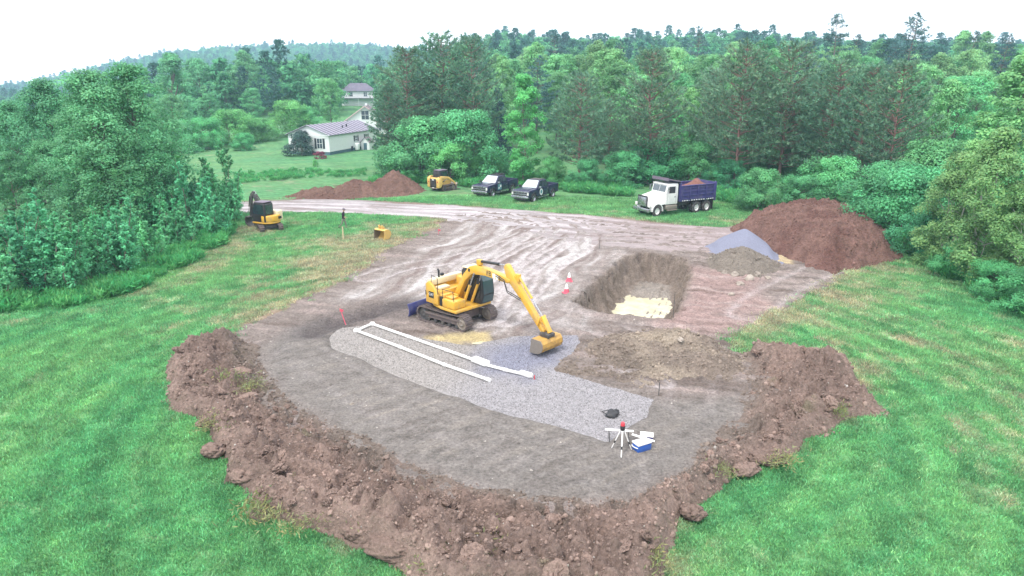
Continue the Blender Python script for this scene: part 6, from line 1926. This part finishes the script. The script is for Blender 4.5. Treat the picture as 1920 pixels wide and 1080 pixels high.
for yy in (-2.4, 2.4):
    window(H3, (0, yy, 3.2), 1.1, 1.3, '-x', False)

# ------------------------------------------------------------------ things on the site
M_PVC = pmat('white_pvc', (0.78, 0.77, 0.75), 0.4, 0, 0.12, (0.5, 0.46, 0.4), 3)
def gz_(x, y):
    return -0.10 + 0.09 * float(fbm(np.array([x / 6]), np.array([y / 6]), 2, 33)[0])
def P3(px, py, dz=0.09):
    x, y = G(px, py, -0.05)
    return (x, y, gz_(x, y) + dz)
pipe = thing('drain_pipe', 'white plastic drain pipe laid as a long open rectangle on the gravel bed', 'pipe', (0, 0, 0))
runs = [[(668, 620), (752, 652), (835, 685), (917, 716)], [(698, 607), (768, 632), (838, 657), (892, 677)], [(905, 684), (950, 697), (996, 708)]]
for r_ in runs:
    for a_, b_ in zip(r_[:-1], r_[1:]):
        pa, pb = P3(*a_), P3(*b_)
        o = MB().tube([pa, tuple((np.array(pa) + pb) / 2), pb], .07, 12).build('pipe', M_PVC, pipe, smooth=True)
        d = (Vector(pa) - Vector(pb)).normalized()
        MB().cyl(Vector(pb) + d * .14, Vector(pb) - d * .06, .088, n=12).build('coupling', M_PVC, o, smooth=True)
MB().tube([P3(670, 620), P3(684, 613), P3(697, 607)], .07, 12).build('end_pipe', M_PVC, pipe, smooth=True)
for q in ((668, 620), (698, 607)):
    c = Vector(P3(*q))
    MB().box(c, (.26, .26, .19)).build('elbow', M_PVC, pipe, .06, seg=3)
bx_c = [P3(888, 675), P3(914, 686)]
MB().bar(Vector(bx_c[0]) + Vector((0, 0, .05)), Vector(bx_c[1]) + Vector((0, 0, .05)), .34, .20).build('distribution_box', M_PVC, pipe, .03)
MB().bar(P3(975, 701, .1), P3(997, 708, .1), .24, .16).build('end_piece', M_PVC, pipe, .03)

def stake(px, py, h, label, flag=None, mat=None, r=.02, lean=(0, 0), z=0.0):
    x, y = G(px, py, z)
    t = thing('marker_stake', label, 'stake', (x, y, z))
    MB().tube([(0, 0, -.15), (lean[0] * h, lean[1] * h, h)], [r, r * .8], 6).build('rod', mat or M_DGREY, t)
    if flag is not None:
        MB().add([(lean[0] * h, 0, h - .02), (lean[0] * h + .18, .02, h - .05), (lean[0] * h + .17, .04, h - .19), (lean[0] * h, 0, h - .15),
                  (lean[0] * h, .008, h - .02), (lean[0] * h + .18, .028, h - .05), (lean[0] * h + .17, .048, h - .19), (lean[0] * h, .008, h - .15)],
                 [(0, 1, 2, 3), (7, 6, 5, 4), (0, 4, 5, 1), (1, 5, 6, 2), (2, 6, 7, 3), (3, 7, 4, 0)]).build('flag', flag, t)
    return t
M_PINK = pmat('pink_flagging', lin(240, 96, 118, .78), 0.5, 0, 0.1, (0.5, 0.3, 0.3), 4)
M_WOOD = pmat('pale_wood', lin(226, 208, 170, .7), 0.8, 0, 0.3, (0.3, 0.24, 0.18), 6)
stake(648, 604, .75, 'leaning stake with red flag at the corner of the dark ditch left of the gravel', M_PINK, M_PINK, .025, (-.35, .1))
stake(1002, 709, .12, 'short red stake at the end of the white pipe', None, M_RED, .03)
stake(1235, 742, .6, 'thin dark rod at the right corner of the gravel bed', None, M_DGREY, .02)
stake(1262, 598, 1.5, 'tall thin rod at the right front rim of the pit', None, M_DGREY, .018)
stake(644, 450, 1.1, 'pale wooden post in the grass in front of the walking person', None, M_WOOD, .07)
stake(822, 437, .35, 'small stake with pink flag at the edge of the mud near the road', M_PINK, M_PINK, .02)
stake(1124, 467, .7, 'thin dark rod in the mud between the road and the pit', None, M_DGREY, .02)

def cone(px, py, h, label):
    x, y = G(px, py)
    t = thing('traffic_cone', label, 'traffic cone', (x, y, float(soil_z(np.array([x]), np.array([y]))[0]) + .02), random.uniform(0, 1))
    MB().box((0, 0, .03), (.42, .42, .06)).build('base', M_PINK, t, .02)
    mb = MB(); lathe(mb, [(.17, .06), (.115, h * .5)], (0, 0, 0), 16, 'z'); mb.build('cone_body', M_PINK, t, smooth=True)
    mb = MB(); lathe(mb, [(.116, h * .5), (.075, h * .78)], (0, 0, 0), 16, 'z'); mb.build('reflective_collar', M_PVC, t, smooth=True)
    mb = MB(); lathe(mb, [(.076, h * .78), (.045, h * .98), (.03, h), (.001, h)], (0, 0, 0), 16, 'z'); mb.build('cone_tip', M_PVC, t, smooth=True)
cone(1062, 552, .58, 'traffic cone with white top nearest the excavator arm')
cone(1067, 529, .58, 'traffic cone with white top behind the other one, nearer the road')

# spare bucket on the grass
x, y = G(717, 449)
sbk = thing('spare_bucket', 'dirty yellow excavator bucket lying alone on the grass', 'bucket', (x, y, hz_(x, y)), math.radians(-40))
outer = [(-.5, .0), (.35, .0), (.62, .12), (.70, .40), (.52, .72), (.25, .92), (.05, .95)]
inner = [(.05, .88), (.22, .85), (.46, .66), (.62, .40), (.56, .18), (.33, .07), (-.5, .05)]
bo = MB().prism(outer + inner, -.5, .5).build('shell', M_YEL2, sbk)
for s in (-1, 1):
    MB().prism(outer, s * .5, s * .53).build('side_plate', M_YEL2 if s < 0 else M_STEEL, sbk)
for k in range(4):
    MB().bar((-.48, -.42 + k * .28, .03), (-.72, -.42 + k * .28, .02), .08, .06).build('tooth', M_STEEL, sbk)
for s in (-.15, .15):
    MB().prism([(.2, .93), (.28, 1.2), (.42, 1.2), (.58, .72)], s - .03, s + .03).build('ear', M_YEL2, sbk, .01)
sbk.rotation_euler = (math.radians(4), math.radians(-28), math.radians(60))

# laser level on its tripod, cooler and boards
tx, ty = G(1165, 848, 0.0)
tz = float(soil_z(np.array([tx]), np.array([ty]))[0])
tp = thing('laser_level', 'red laser level on a white tripod at the near corner of the gravel bed', 'laser level', (tx, ty, tz))
for a_ in (-100, 20, 140):
    q = math.radians(a_)
    foot = Vector((.52 * math.cos(q), .52 * math.sin(q), -.02)); hip = Vector((.06 * math.cos(q), .06 * math.sin(q), 1.12))
    lg = MB().bar(hip, hip.lerp(foot, .55), .06, .04).build('leg', M_PVC, tp)
    MB().bar(hip.lerp(foot, .55), hip.lerp(foot, .66), .065, .05).bar(hip.lerp(foot, .92), foot, .05, .03).build('clamp', M_BLK, lg)
    MB().bar(hip.lerp(foot, .66), hip.lerp(foot, .92), .045, .03).build('lower_leg', M_PVC, lg)
MB().cyl((0, 0, 1.1), (0, 0, 1.18), .10, n=14).build('tripod_head', M_BLK, tp)
MB().cyl((0, 0, 1.18), (0, 0, 1.30), .11, .10, n=14).build('level_body', M_BLK, tp, .01)
MB().cyl((0, 0, 1.30), (0, 0, 1.46), .10, .075, n=14).build('level_housing', M_RED, tp, .02)
def thing_at(name, label, cat, px, py, yaw_d, dz=0.0):
    x, y = G(px, py)
    return thing(name, label, cat, (x, y, float(soil_z(np.array([x]), np.array([y]))[0]) + dz), math.radians(yaw_d))
bt = thing_at('work_stand', 'white board on dark trestle legs behind the laser level', 'work stand', 1160, 826, -8)
MB().bx(-.62, .62, -.07, .07, .50, .54).build('board', M_PVC, bt, .01)
for xs in (-.45, .4):
    for s in (-1, 1):
        MB().bar((xs, s * .05, .5), (xs + .05, s * .22, -.03), .035, .035).build('leg', M_DGREY, bt)
M_BLUEP = pmat('blue_plastic', lin(52, 104, 196, .75), 0.35, 0, 0.15, (0.3, 0.3, 0.3), 4)
ck = thing_at('cooler', 'blue cooler with white lid right of the laser level', 'cooler', 1203, 842, 28)
MB().bx(-.36, .36, -.22, .22, 0, .34).build('box', M_BLUEP, ck, .04)
MB().bx(-.38, .38, -.24, .24, .345, .42).build('lid', M_PVC, ck, .03)
MB().tube([(-.37, -.2, .25), (-.46, -.1, .28), (-.46, .1, .28), (-.37, .2, .25)], .02, 6).build('handle', M_PVC, ck)
ck2 = thing_at('tool_case', 'smaller dark blue case with white top behind the cooler', 'case', 1212, 826, -12)
MB().bx(-.28, .28, -.2, .2, 0, .30).build('box', pmat('navy_plastic', lin(58, 58, 130, .75), 0.4), ck2, .04)
MB().bx(-.29, .29, -.21, .21, .305, .35).build('lid', M_PVC, ck2, .02)
for t_ in (tp, bt, ck, ck2):
    t_.scale = (.8, .8, .8)
pl = thing_at('board', 'white board leaning across the cooler beside the laser level', 'board', 1205, 838, -25, 0)
MB().bar((-.4, 0, .42), (.4, 0, .34), .09, .03).build('plank', M_PVC, pl, .005)

# black bag on the stone
x, y = G(1148, 780, -.1)
bg = thing('bag', 'black bag lying on the gravel bed behind the laser level', 'bag', (x, y, gz_(x, y)), .3)
def blob(name, r, sx, sy, sz, seed, mat, parent, amp=.25, sub=3, flat=None):
    bm = bmesh.new(); bmesh.ops.create_icosphere(bm, subdivisions=sub, radius=r)
    for v in bm.verts:
        n = fbm(np.array([v.co.x / r * 1.1 + seed * 3.1, ]), np.array([v.co.y / r * 1.1 + v.co.z / r * 1.3 + seed]), 3, seed)[0]
        v.co *= 1 + amp * n
        v.co.x *= sx; v.co.y *= sy; v.co.z *= sz
    me = bpy.data.meshes.new(name); bm.to_mesh(me); bm.free()
    me.polygons.foreach_set('use_smooth', np.ones(len(me.polygons), bool))
    return link(name, me, mat, parent)
o = blob('bag_body', .26, 1.15, .75, .55, 3, M_BLK, bg, .45); o.location = (0, 0, .1)
o = blob('pocket', .13, 1.0, .7, .7, 5, M_BLK, bg, .4); o.location = (.2, .12, .14)
MB().tube([(-.25, .0, .14), (-.38, .12, .2), (-.28, .22, .16), (-.1, .16, .2)], .02, 6).build('strap', M_BLK, bg)

# puddles
def water_mat(name, col, rough=.12):
    m, nt, b, out = new_mat(name)
    geo = nt.nodes.new('ShaderNodeNewGeometry')
    n = noise_node(nt, 1.3, 5, .6, geo.outputs['Position'])
    n2 = noise_node(nt, 14, 3, .5, geo.outputs['Position'])
    b.inputs['Base Color'].default_value = (*col, 1)
    nt.links.new(mixcol(nt, mrange(nt, n.outputs[0], .4, .65, 0, 1), tuple(col), tuple(np.array(col) * [.82, .8, .72])), b.inputs['Base Color'])
    b.inputs['Roughness'].default_value = rough
    b.inputs['IOR'].default_value = 1.33
    bp = nt.nodes.new('ShaderNodeBump'); bp.inputs['Distance'].default_value = .004
    nt.links.new(n2.outputs[0], bp.inputs['Height']); nt.links.new(bp.outputs[0], b.inputs['Normal'])
    return m
M_SILT = water_mat('silty_water', lin(240, 234, 206, .64))
def puddle(name, poly, z, wob=.35):
    x, y, nx, ny = grid(poly, .15, .6)
    s = sdf(poly, x, y) + wob * fbm(x / .8, y / .8, 3, 640)
    return tag(link(name, cut_grid(x, y, np.full(len(x), z), nx, ny, s > 0, None, name), M_SILT), kind='structure')
puddle('puddle', P_PIT, -1.90 + .09 * float(fbm(np.array([8 / 6]), np.array([40 / 6]), 2, 33)[0]), .1)
pu_ = GP([(840, 628), (905, 621), (914, 640), (878, 639)])
pc_ = pu_.mean(0)
puddle('puddle', pu_, float(np.median(soil_z(pu_[:, 0] * .5 + pc_[0] * .5, pu_[:, 1] * .5 + pc_[1] * .5))) + .012, .5)

# ------------------------------------------------------------------ clods, rocks, stones
M_CLOD = plain_earth('topsoil_clod', lin(166, 142, 131, K), big=5.0, fine=16.0, bump=.06, rough=.97, contrast=.36)
M_CLOD2 = plain_earth('grey_clod', lin(136, 122, 110, K), big=5.0, fine=18.0, bump=.03, rough=.97, contrast=.3)
M_ROCK = plain_earth('pale_rock', lin(196, 184, 172, K), big=4.0, fine=22.0, bump=.015, rough=.85, contrast=.2)
def clod_mesh(seed, amp=.5, sub=3, flat=(1, 1, .7)):
    bm = bmesh.new(); bmesh.ops.create_icosphere(bm, subdivisions=sub, radius=1)
    co = np.array([v.co for v in bm.verts])
    n = fbm(co[:, 0] * 1.2 + seed * 3.7, co[:, 1] * 1.2 + co[:, 2] * 1.7 + seed, 6, seed, .72)
    n2 = np.abs(fbm(co[:, 0] * 2.1 - seed, co[:, 1] * 2.1 - co[:, 2] * 2.3, 2, seed + 9))
    rr = 1 + amp * n - .35 * (n2 < .07)
    for v, c, q in zip(bm.verts, co, rr):
        v.co = Vector(c * q) * 1
        v.co.x *= flat[0]; v.co.y *= flat[1]; v.co.z *= flat[2]
    me = bpy.data.meshes.new('soil_clod'); bm.to_mesh(me); bm.free()
    return me
CL = []
for s in range(8):
    me = clod_mesh(700 + s, .62, 4); me.materials.append(M_CLOD); CL.append(me)
cr_ = np.random.default_rng(77)
bx0, by0 = P_BERM.min(0); bx1, by1 = P_BERM.max(0)
cnt = 0
while cnt < 210:
    x, y = cr_.uniform(bx0, bx1), cr_.uniform(max(by0, 11), by1)
    X, Y = np.array([x]), np.array([y])
    s = float(sdf(P_BERM, X, Y)[0])
    do = float(ldist(P_BERM_OUT, X, Y)[0])
    if s < .1 or cr_.uniform() > math.exp(-do / 1.1) * .9 + .1:
        continue
    z = float(berm_h(X, Y)[0])
    r_ = cr_.uniform(.07, .17) * (1.9 if cr_.uniform() < .14 and do < 1.2 else 1)
    o = link('soil_clod', CL[cnt % 8], None, berm, (x, y, z + r_ * cr_.uniform(-.1, .3)))
    o.scale = (r_ * cr_.uniform(.8, 1.5), r_ * cr_.uniform(.8, 1.3), r_ * cr_.uniform(.7, 1.0))
    o.rotation_euler = (cr_.normal(0, .4), cr_.normal(0, .4), cr_.uniform(0, 6.28))
    cnt += 1
SOD = []
for s in range(4):
    me = clod_mesh(780 + s, .34, 4); me.materials.append(M_CLOD); me.polygons.foreach_set('use_smooth', np.ones(len(me.polygons), bool)); SOD.append(me)
# the big overturned sods one can pick out
for px, py, rx, ry, rz_, seed in [(748, 1018, .95, .42, .42, 1), (520, 912, .6, .4, .40, 2), (345, 690, .42, .36, .38, 3), (600, 945, .5, .38, .34, 4), (420, 780, .55, .38, .36, 5), (395, 700, .5, .3, .3, 6),
                                  (460, 740, .5, .35, .3, 7), (1540, 735, .6, .4, .4, 0), (1440, 850, .6, .3, .3, 1), (1120, 1050, .8, .4, .36, 2), (1500, 700, .6, .4, .32, 3), (860, 1050, .6, .4, .36, 4), (1040, 965, .28, .24, .24, 5), (670, 985, .5, .36, .34, 6), (360, 735, .5, .34, .34, 1), (400, 835, .45, .34, .32, 2), (455, 880, .5, .36, .32, 3), (560, 900, .55, .34, .3, 0), (930, 1065, .7, .4, .36, 1), (1010, 1060, .5, .36, .32, 2), (1590, 750, .5, .34, .34, 3), (1560, 715, .5, .34, .34, 0), (1400, 870, .5, .3, .28, 1), (1300, 950, .4, .3, .28, 2), (375, 670, .45, .3, .3, 3), (450, 690, .5, .3, .26, 0), (640, 890, .5, .3, .26, 1), (770, 950, .5, .3, .24, 2)]:
    x, y = G(px, py, .45)
    o = link('overturned_sod', SOD[seed % 4], None, berm, (x, y, .27))
    o.scale = (rx, ry, rz_); o.rotation_euler = (0, 0, cr_.uniform(-.5, .5))
# turf still clinging to the sods
def turf_mesh(seed):
    r = np.random.default_rng(seed); n = 260
    P = r.normal(0, .28, (n, 3)) * [1.3, .7, .25]
    D = r.normal(0, .6, (n, 3)) + [0, -.4, .5]
    v, f = needles(P, D, .16, .03, r)
    return mesh_np('turf_clump', v, f, False, np.repeat(tint(r, n, r.uniform(.7, 1.2, n), .1), 4, axis=0))
M_TURF = leaf_mat('dry_turf', lin(168, 172, 122, .75), lin(144, 156, 104, .75), .3)
TF = [turf_mesh(720 + i) for i in range(3)]
for m_ in TF:
    m_.materials.append(M_TURF)
for k, (px, py, s) in enumerate([(440, 708, 1.3), (470, 722, 1.0), (395, 790, 1.1), (482, 945, 1.4), (500, 965, 1.0), (820, 1040, 1.2), (905, 1045, 1.3), (1225, 1040, 1.1), (1470, 862, 1.1), (1575, 770, .9), (420, 800, .8), (1355, 880, .8), (700, 975, .8), (560, 985, 1.0)]):
    x, y = G(px, py, .45)
    o = link('turf_clump', TF[k % 3], None, berm, (x, y, .45))
    o.scale = (s, s, s); o.rotation_euler = (0, 0, cr_.uniform(0, 3)); o['kind'] = 'stuff'

# rocks at the foot of the soil pile and by the pit
RK = []
for s in range(5):
    me = clod_mesh(740 + s, .35, 2, (1, .8, .7)); me.materials.append(M_ROCK); me.name = 'rock'; RK.append(me)
for k, (px, py, r_, lab) in enumerate([(1378, 515, .34, 'pale rock at the left foot of the grey brown soil pile'), (1405, 522, .38, 'largest pale rock in front of the grey brown soil pile'), (1388, 533, .30, 'pale rock just below the largest one by the soil pile'),
                                      (1420, 514, .34, 'buff rock at the right foot of the grey brown soil pile'), (1372, 553, .22, 'small pale rock on the reddish soil below the soil pile'), (1358, 510, .25, 'dark edged rock at the far left foot of the soil pile'),
                                      (1332, 484, .2, 'small rock at the left shoulder of the soil pile'), (1440, 520, .25, 'rock at the far right foot of the soil pile'), (1275, 653, .18, 'single rock on the low soil mound right of the gravel bed'),
                                      (1192, 962, .22, 'pale rock on the inner side of the topsoil bank near the bottom'), (660, 752, .11, 'white stone on the grey pad left of the gravel bed')]):
    x, y = G(px, py, .1)
    o = link('rock', RK[k % 5], None, None, (x, y, float(soil_z(np.array([x]), np.array([y]))[0]) + r_ * .25))
    if 'mound' in lab: o.location.z = .55
    if 'bank' in lab: o.location.z = .30
    o.scale = (r_, r_, r_); o.rotation_euler = (0, 0, cr_.uniform(0, 6))
    tag(o, lab, 'rock')

# loose crumbs and stones over the site
def stone_obj(seed, mat, nm):
    me = clod_mesh(seed, .4, 1, (1, .85, .7)); me.name = nm
    c = np.ones((len(me.vertices), 4), np.float32)
    a = me.attributes.new('col', 'FLOAT_COLOR', 'POINT'); a.data.foreach_set('color', c.ravel())
    return loose(nm, me, mat)
m, nt, b, out = new_mat('loose_stone')
at = nt.nodes.new('ShaderNodeAttribute'); at.attribute_name = 'icol'; at.attribute_type = 'INSTANCER'
nt.links.new(at.outputs['Color'], b.inputs['Base Color']); b.inputs['Roughness'].default_value = .9; b.inputs['Specular IOR Level'].default_value = .2
M_LOOSE = m
st = [stone_obj(760 + i, M_LOOSE, 'stone') for i in range(4)]
def spread(poly, n, seed):
    r = np.random.default_rng(seed)
    a, b_ = poly.min(0), poly.max(0)
    q = np.column_stack([r.uniform(a[0], b_[0], n), r.uniform(a[1], b_[1], n)])
    return q[sdf(poly, q[:, 0], q[:, 1]) > .1], r
q, r = spread(P_SITE, 90000, 801)
keep = (sdf(P_GRAV, q[:, 0], q[:, 1]) < -.1) & (sdf(P_PIT, q[:, 0], q[:, 1]) < .2) & (q[:, 1] > 11)
clump = fbm(q[:, 0] / 1.5, q[:, 1] / 1.5, 3, 802)
pad = sstep(-.3, .6, sdf(P_PAD, q[:, 0], q[:, 1]))
mud = sstep(-.3, .6, sdf(P_MUD, q[:, 0], q[:, 1]))
keep &= r.uniform(size=len(q)) < np.clip(.55 + .7 * clump - .38 * pad - .35 * mud, .03, 1)
q = q[keep]; pad = pad[keep]
n = len(q)
sz = r.uniform(.012, .042, n) * np.where(r.uniform(size=n) < .05, 2.0, 1)
cb = soil_color(q[:, 0], q[:, 1]) * r.uniform(.6, 1.2, (n, 1))
onb = sdf(P_BERM, q[:, 0], q[:, 1]) > 0
cb[onb] = lin(168, 145, 134, K) * r.uniform(.75, 1.25, (onb.sum(), 1))
sz[(pad > .5) & (r.uniform(size=n) < .03)] *= 1.8
wht = (r.uniform(size=n) < np.where(pad > .5, .14, .04))
cb[wht] = lin(214, 206, 198, K) * r.uniform(.8, 1.2, (wht.sum(), 1))
bz = np.where(sdf(P_BERM, q[:, 0], q[:, 1]) > 0, np.maximum(berm_h(q[:, 0], q[:, 1]), 0), 0)
o = scatter('loose_stones', np.column_stack([q, soil_z(q[:, 0], q[:, 1]) * (bz < .05) + bz * 1.0 + .012 + np.where(onb, r.uniform(0, .22, n), 0)]), sz, r.uniform(0, 6.28, (n, 3)), cb, st)
tag(o, 'small stones and crumbs of soil strewn over the stripped ground', 'stones', kind='stuff')
# crumbs lying on the piles
hp, hcol = [], []
for me_, n_ in ((HEAPS[1], 5000), (HEAPS[4], 2500), (HEAPS[3], 700), (HEAPS[5], 2200), (HEAPS[0], 4500)):
    co_ = np.empty(len(me_.vertices) * 3, np.float32); me_.vertices.foreach_get('co', co_); co_ = co_.reshape(-1, 3)
    cc_ = np.empty(len(me_.vertices) * 4, np.float32); me_.attributes['col'].data.foreach_get('color', cc_); cc_ = cc_.reshape(-1, 4)
    k_ = r.integers(0, len(co_), n_)
    hp.append(co_[k_] + r.normal(0, .02, (n_, 3)) + [0, 0, .015]); hcol.append(cc_[k_, :3] * r.uniform(.8, 1.3, (n_, 1)))
hp, hcol = np.vstack(hp), np.vstack(hcol)
n = len(hp)
o = scatter('soil_crumbs', hp, r.uniform(.025, .07, n) * np.where(r.uniform(size=n) < .08, 2.0, 1), r.uniform(0, 6.28, (n, 3)), hcol, st)
tag(o, 'crumbs and small clods of soil strewn over the dirt piles and the bank', 'crumbs', kind='stuff')
q, r = spread(P_GRAV, 42000, 803)
q = q[sdf(P_GRAV, q[:, 0], q[:, 1]) + .1 * fbm(q[:, 0] / .5, q[:, 1] / .5, 2, 8) > .12]
n = len(q)
cg = gravel_color(q[:, 0], q[:, 1]) * r.uniform(.55, 1.4, (n, 1))
o = scatter('gravel', np.column_stack([q, -.105 + .02 * fbm(q[:, 0] / 1.2, q[:, 1] / 1.2, 3, 96) + .09 * fbm(q[:, 0] / 6, q[:, 1] / 6, 2, 33)]), r.uniform(.022, .045, n), r.uniform(0, 6.28, (n, 3)), cg, st)
tag(o, 'crushed stone covering the gravel bed', 'gravel', kind='stuff')

# ------------------------------------------------------------------ the person
def make_person(px, py):
    x, y = G(px, py)
    t = thing('person', 'person in a black top and grey trousers walking along the grass near the road', 'person', (x, y, hz_(x, y)), math.radians(-5))
    # joints, walking towards +x: (x, y, z, radius)
    J = {'pelvis': (0, 0, .95, .145), 'waist': (.01, 0, 1.10, .135), 'chest': (.04, 0, 1.30, .165), 'neck0': (.05, 0, 1.47, .075), 'neck': (.07, 0, 1.54, .058), 'head0': (.09, 0, 1.62, .085), 'head1': (.10, 0, 1.71, .105), 'head2': (.10, 0, 1.79, .075),
         'shl': (.04, .19, 1.42, .075), 'ell': (-.10, .25, 1.16, .052), 'wrl': (.04, .26, .95, .036), 'hal': (.10, .25, .88, .035),
         'shr': (.04, -.19, 1.42, .075), 'elr': (.02, -.26, 1.14, .052), 'wrr': (.26, -.22, 1.08, .036), 'har': (.34, -.20, 1.08, .035),
         'hipl': (0, .10, .90, .105), 'knl': (.16, .10, .52, .068), 'anl': (.20, .10, .10, .045), 'tol': (.36, .10, .045, .04),
         'hipr': (0, -.10, .90, .105), 'knr': (-.10, -.10, .50, .068), 'anr': (-.42, -.10, .20, .045), 'tor': (-.44, -.10, .05, .038)}
    E = [('pelvis', 'waist'), ('waist', 'chest'), ('chest', 'neck0'), ('neck0', 'neck'), ('neck', 'head0'), ('head0', 'head1'), ('head1', 'head2'), ('chest', 'shl'), ('shl', 'ell'), ('ell', 'wrl'), ('wrl', 'hal'),
         ('chest', 'shr'), ('shr', 'elr'), ('elr', 'wrr'), ('wrr', 'har'), ('pelvis', 'hipl'), ('hipl', 'knl'), ('knl', 'anl'), ('anl', 'tol'), ('pelvis', 'hipr'), ('hipr', 'knr'), ('knr', 'anr'), ('anr', 'tor')]
    V, ED, RD = [], [], []
    idx = {}
    for k, (a, b_, c, r_) in J.items():
        idx[k] = len(V); V.append((a, b_, c)); RD.append(r_)
    ED = [(idx[a], idx[b_]) for a, b_ in E]
    # five fingers on each hand
    for hnd, s in (('hal', 1), ('har', -1)):
        bx_, by_, bz_, _ = J[hnd]
        fw = Vector((.7, 0, -.7)) if hnd == 'hal' else Vector((1, 0, 0))
        for k, ln in enumerate((.07, .08, .085, .075)):
            p1 = Vector((bx_, by_ + (k - 1.5) * .02, bz_)) + fw * .03; p2 = p1 + fw * ln * .6; p3 = p2 + fw * ln * .4 + Vector((0, 0, -.02))
            i0 = len(V); V += [tuple(p1), tuple(p2), tuple(p3)]; RD += [.010, .009, .007]; ED += [(idx[hnd], i0), (i0, i0 + 1), (i0 + 1, i0 + 2)]
        p1 = Vector((bx_, by_ - s * .03, bz_ + .01)); p2 = p1 + fw * .04 + Vector((0, -s * .02, 0))
        i0 = len(V); V += [tuple(p1), tuple(p2)]; RD += [.012, .009]; ED += [(idx[hnd], i0), (i0, i0 + 1)]
    me = bpy.data.meshes.new('body'); me.from_pydata(V, ED, []); me.update()
    o = link('body', me, None, t)
    sk = o.modifiers.new('skin', 'SKIN'); sk.use_smooth_shade = True
    for i, r_ in enumerate(RD):
        me.skin_vertices[0].data[i].radius = (r_, r_)
    me.skin_vertices[0].data[0].use_root = True
    sb = o.modifiers.new('sub', 'SUBSURF'); sb.levels = 1; sb.render_levels = 1
    dg = bpy.context.evaluated_depsgraph_get(); dg.update()
    me2 = bpy.data.meshes.new_from_object(o.evaluated_get(dg))
    o.modifiers.clear(); o.data = me2
    skin = pmat('skin', lin(206, 160, 136, .7), .55, 0, .1); top = pmat('black_top', lin(44, 38, 50, .8), .85, 0, .15); trs = pmat('grey_trousers', lin(150, 150, 136, .7), .85, 0, .2); boot = pmat('dark_boots', lin(70, 60, 54, .8), .8)
    me2.materials.clear()
    for q in (skin, top, trs, boot):
        me2.materials.append(q)
    mi_ = []
    for p in me2.polygons:
        c = p.center
        if c.z > 1.53: mi_.append(0)
        elif c.z < .14 or (c.x < -.36 and c.z < .22): mi_.append(3)
        elif abs(c.y) > .14 and c.z > .8 and (c.x > .16 or c.z < .98) and abs(c.y) > .19: mi_.append(0)
        elif c.z > .93: mi_.append(1)
        else: mi_.append(2)
    me2.polygons.foreach_set('material_index', np.array(mi_, np.int32))
    mb = MB(); lathe(mb, [(.112, 0), (.115, .04), (.10, .09), (.05, .125), (.001, .13)], (.095, 0, 1.72), 16, 'z')
    cap = mb.build('cap', pmat('grey_cap', lin(120, 112, 126, .8), .8), t, smooth=True)
    MB().prism([(.19, 1.725), (.30, 1.71), (.30, 1.70), (.19, 1.712)], -.07, .07).build('brim', pmat('cap_brim', lin(80, 76, 90, .8), .8), cap)
    MB().cyl((.19, 0, 1.665), (.235, 0, 1.655), .018, .012, n=8).build('nose', skin, t)
    for s in (-1, 1):
        MB().cyl((.185, s * .035, 1.70), (.20, s * .035, 1.70), .012, n=8).build('eye', M_BLK, t)
        MB().cyl((.09, s * .10, 1.68), (.09, s * .125, 1.69), .03, .02, n=8).build('ear', skin, t)
    MB().bx(.185, .20, -.025, .025, 1.615, 1.625).build('mouth', pmat('lips', lin(170, 100, 96, .7), .6), t)
make_person(645, 429)
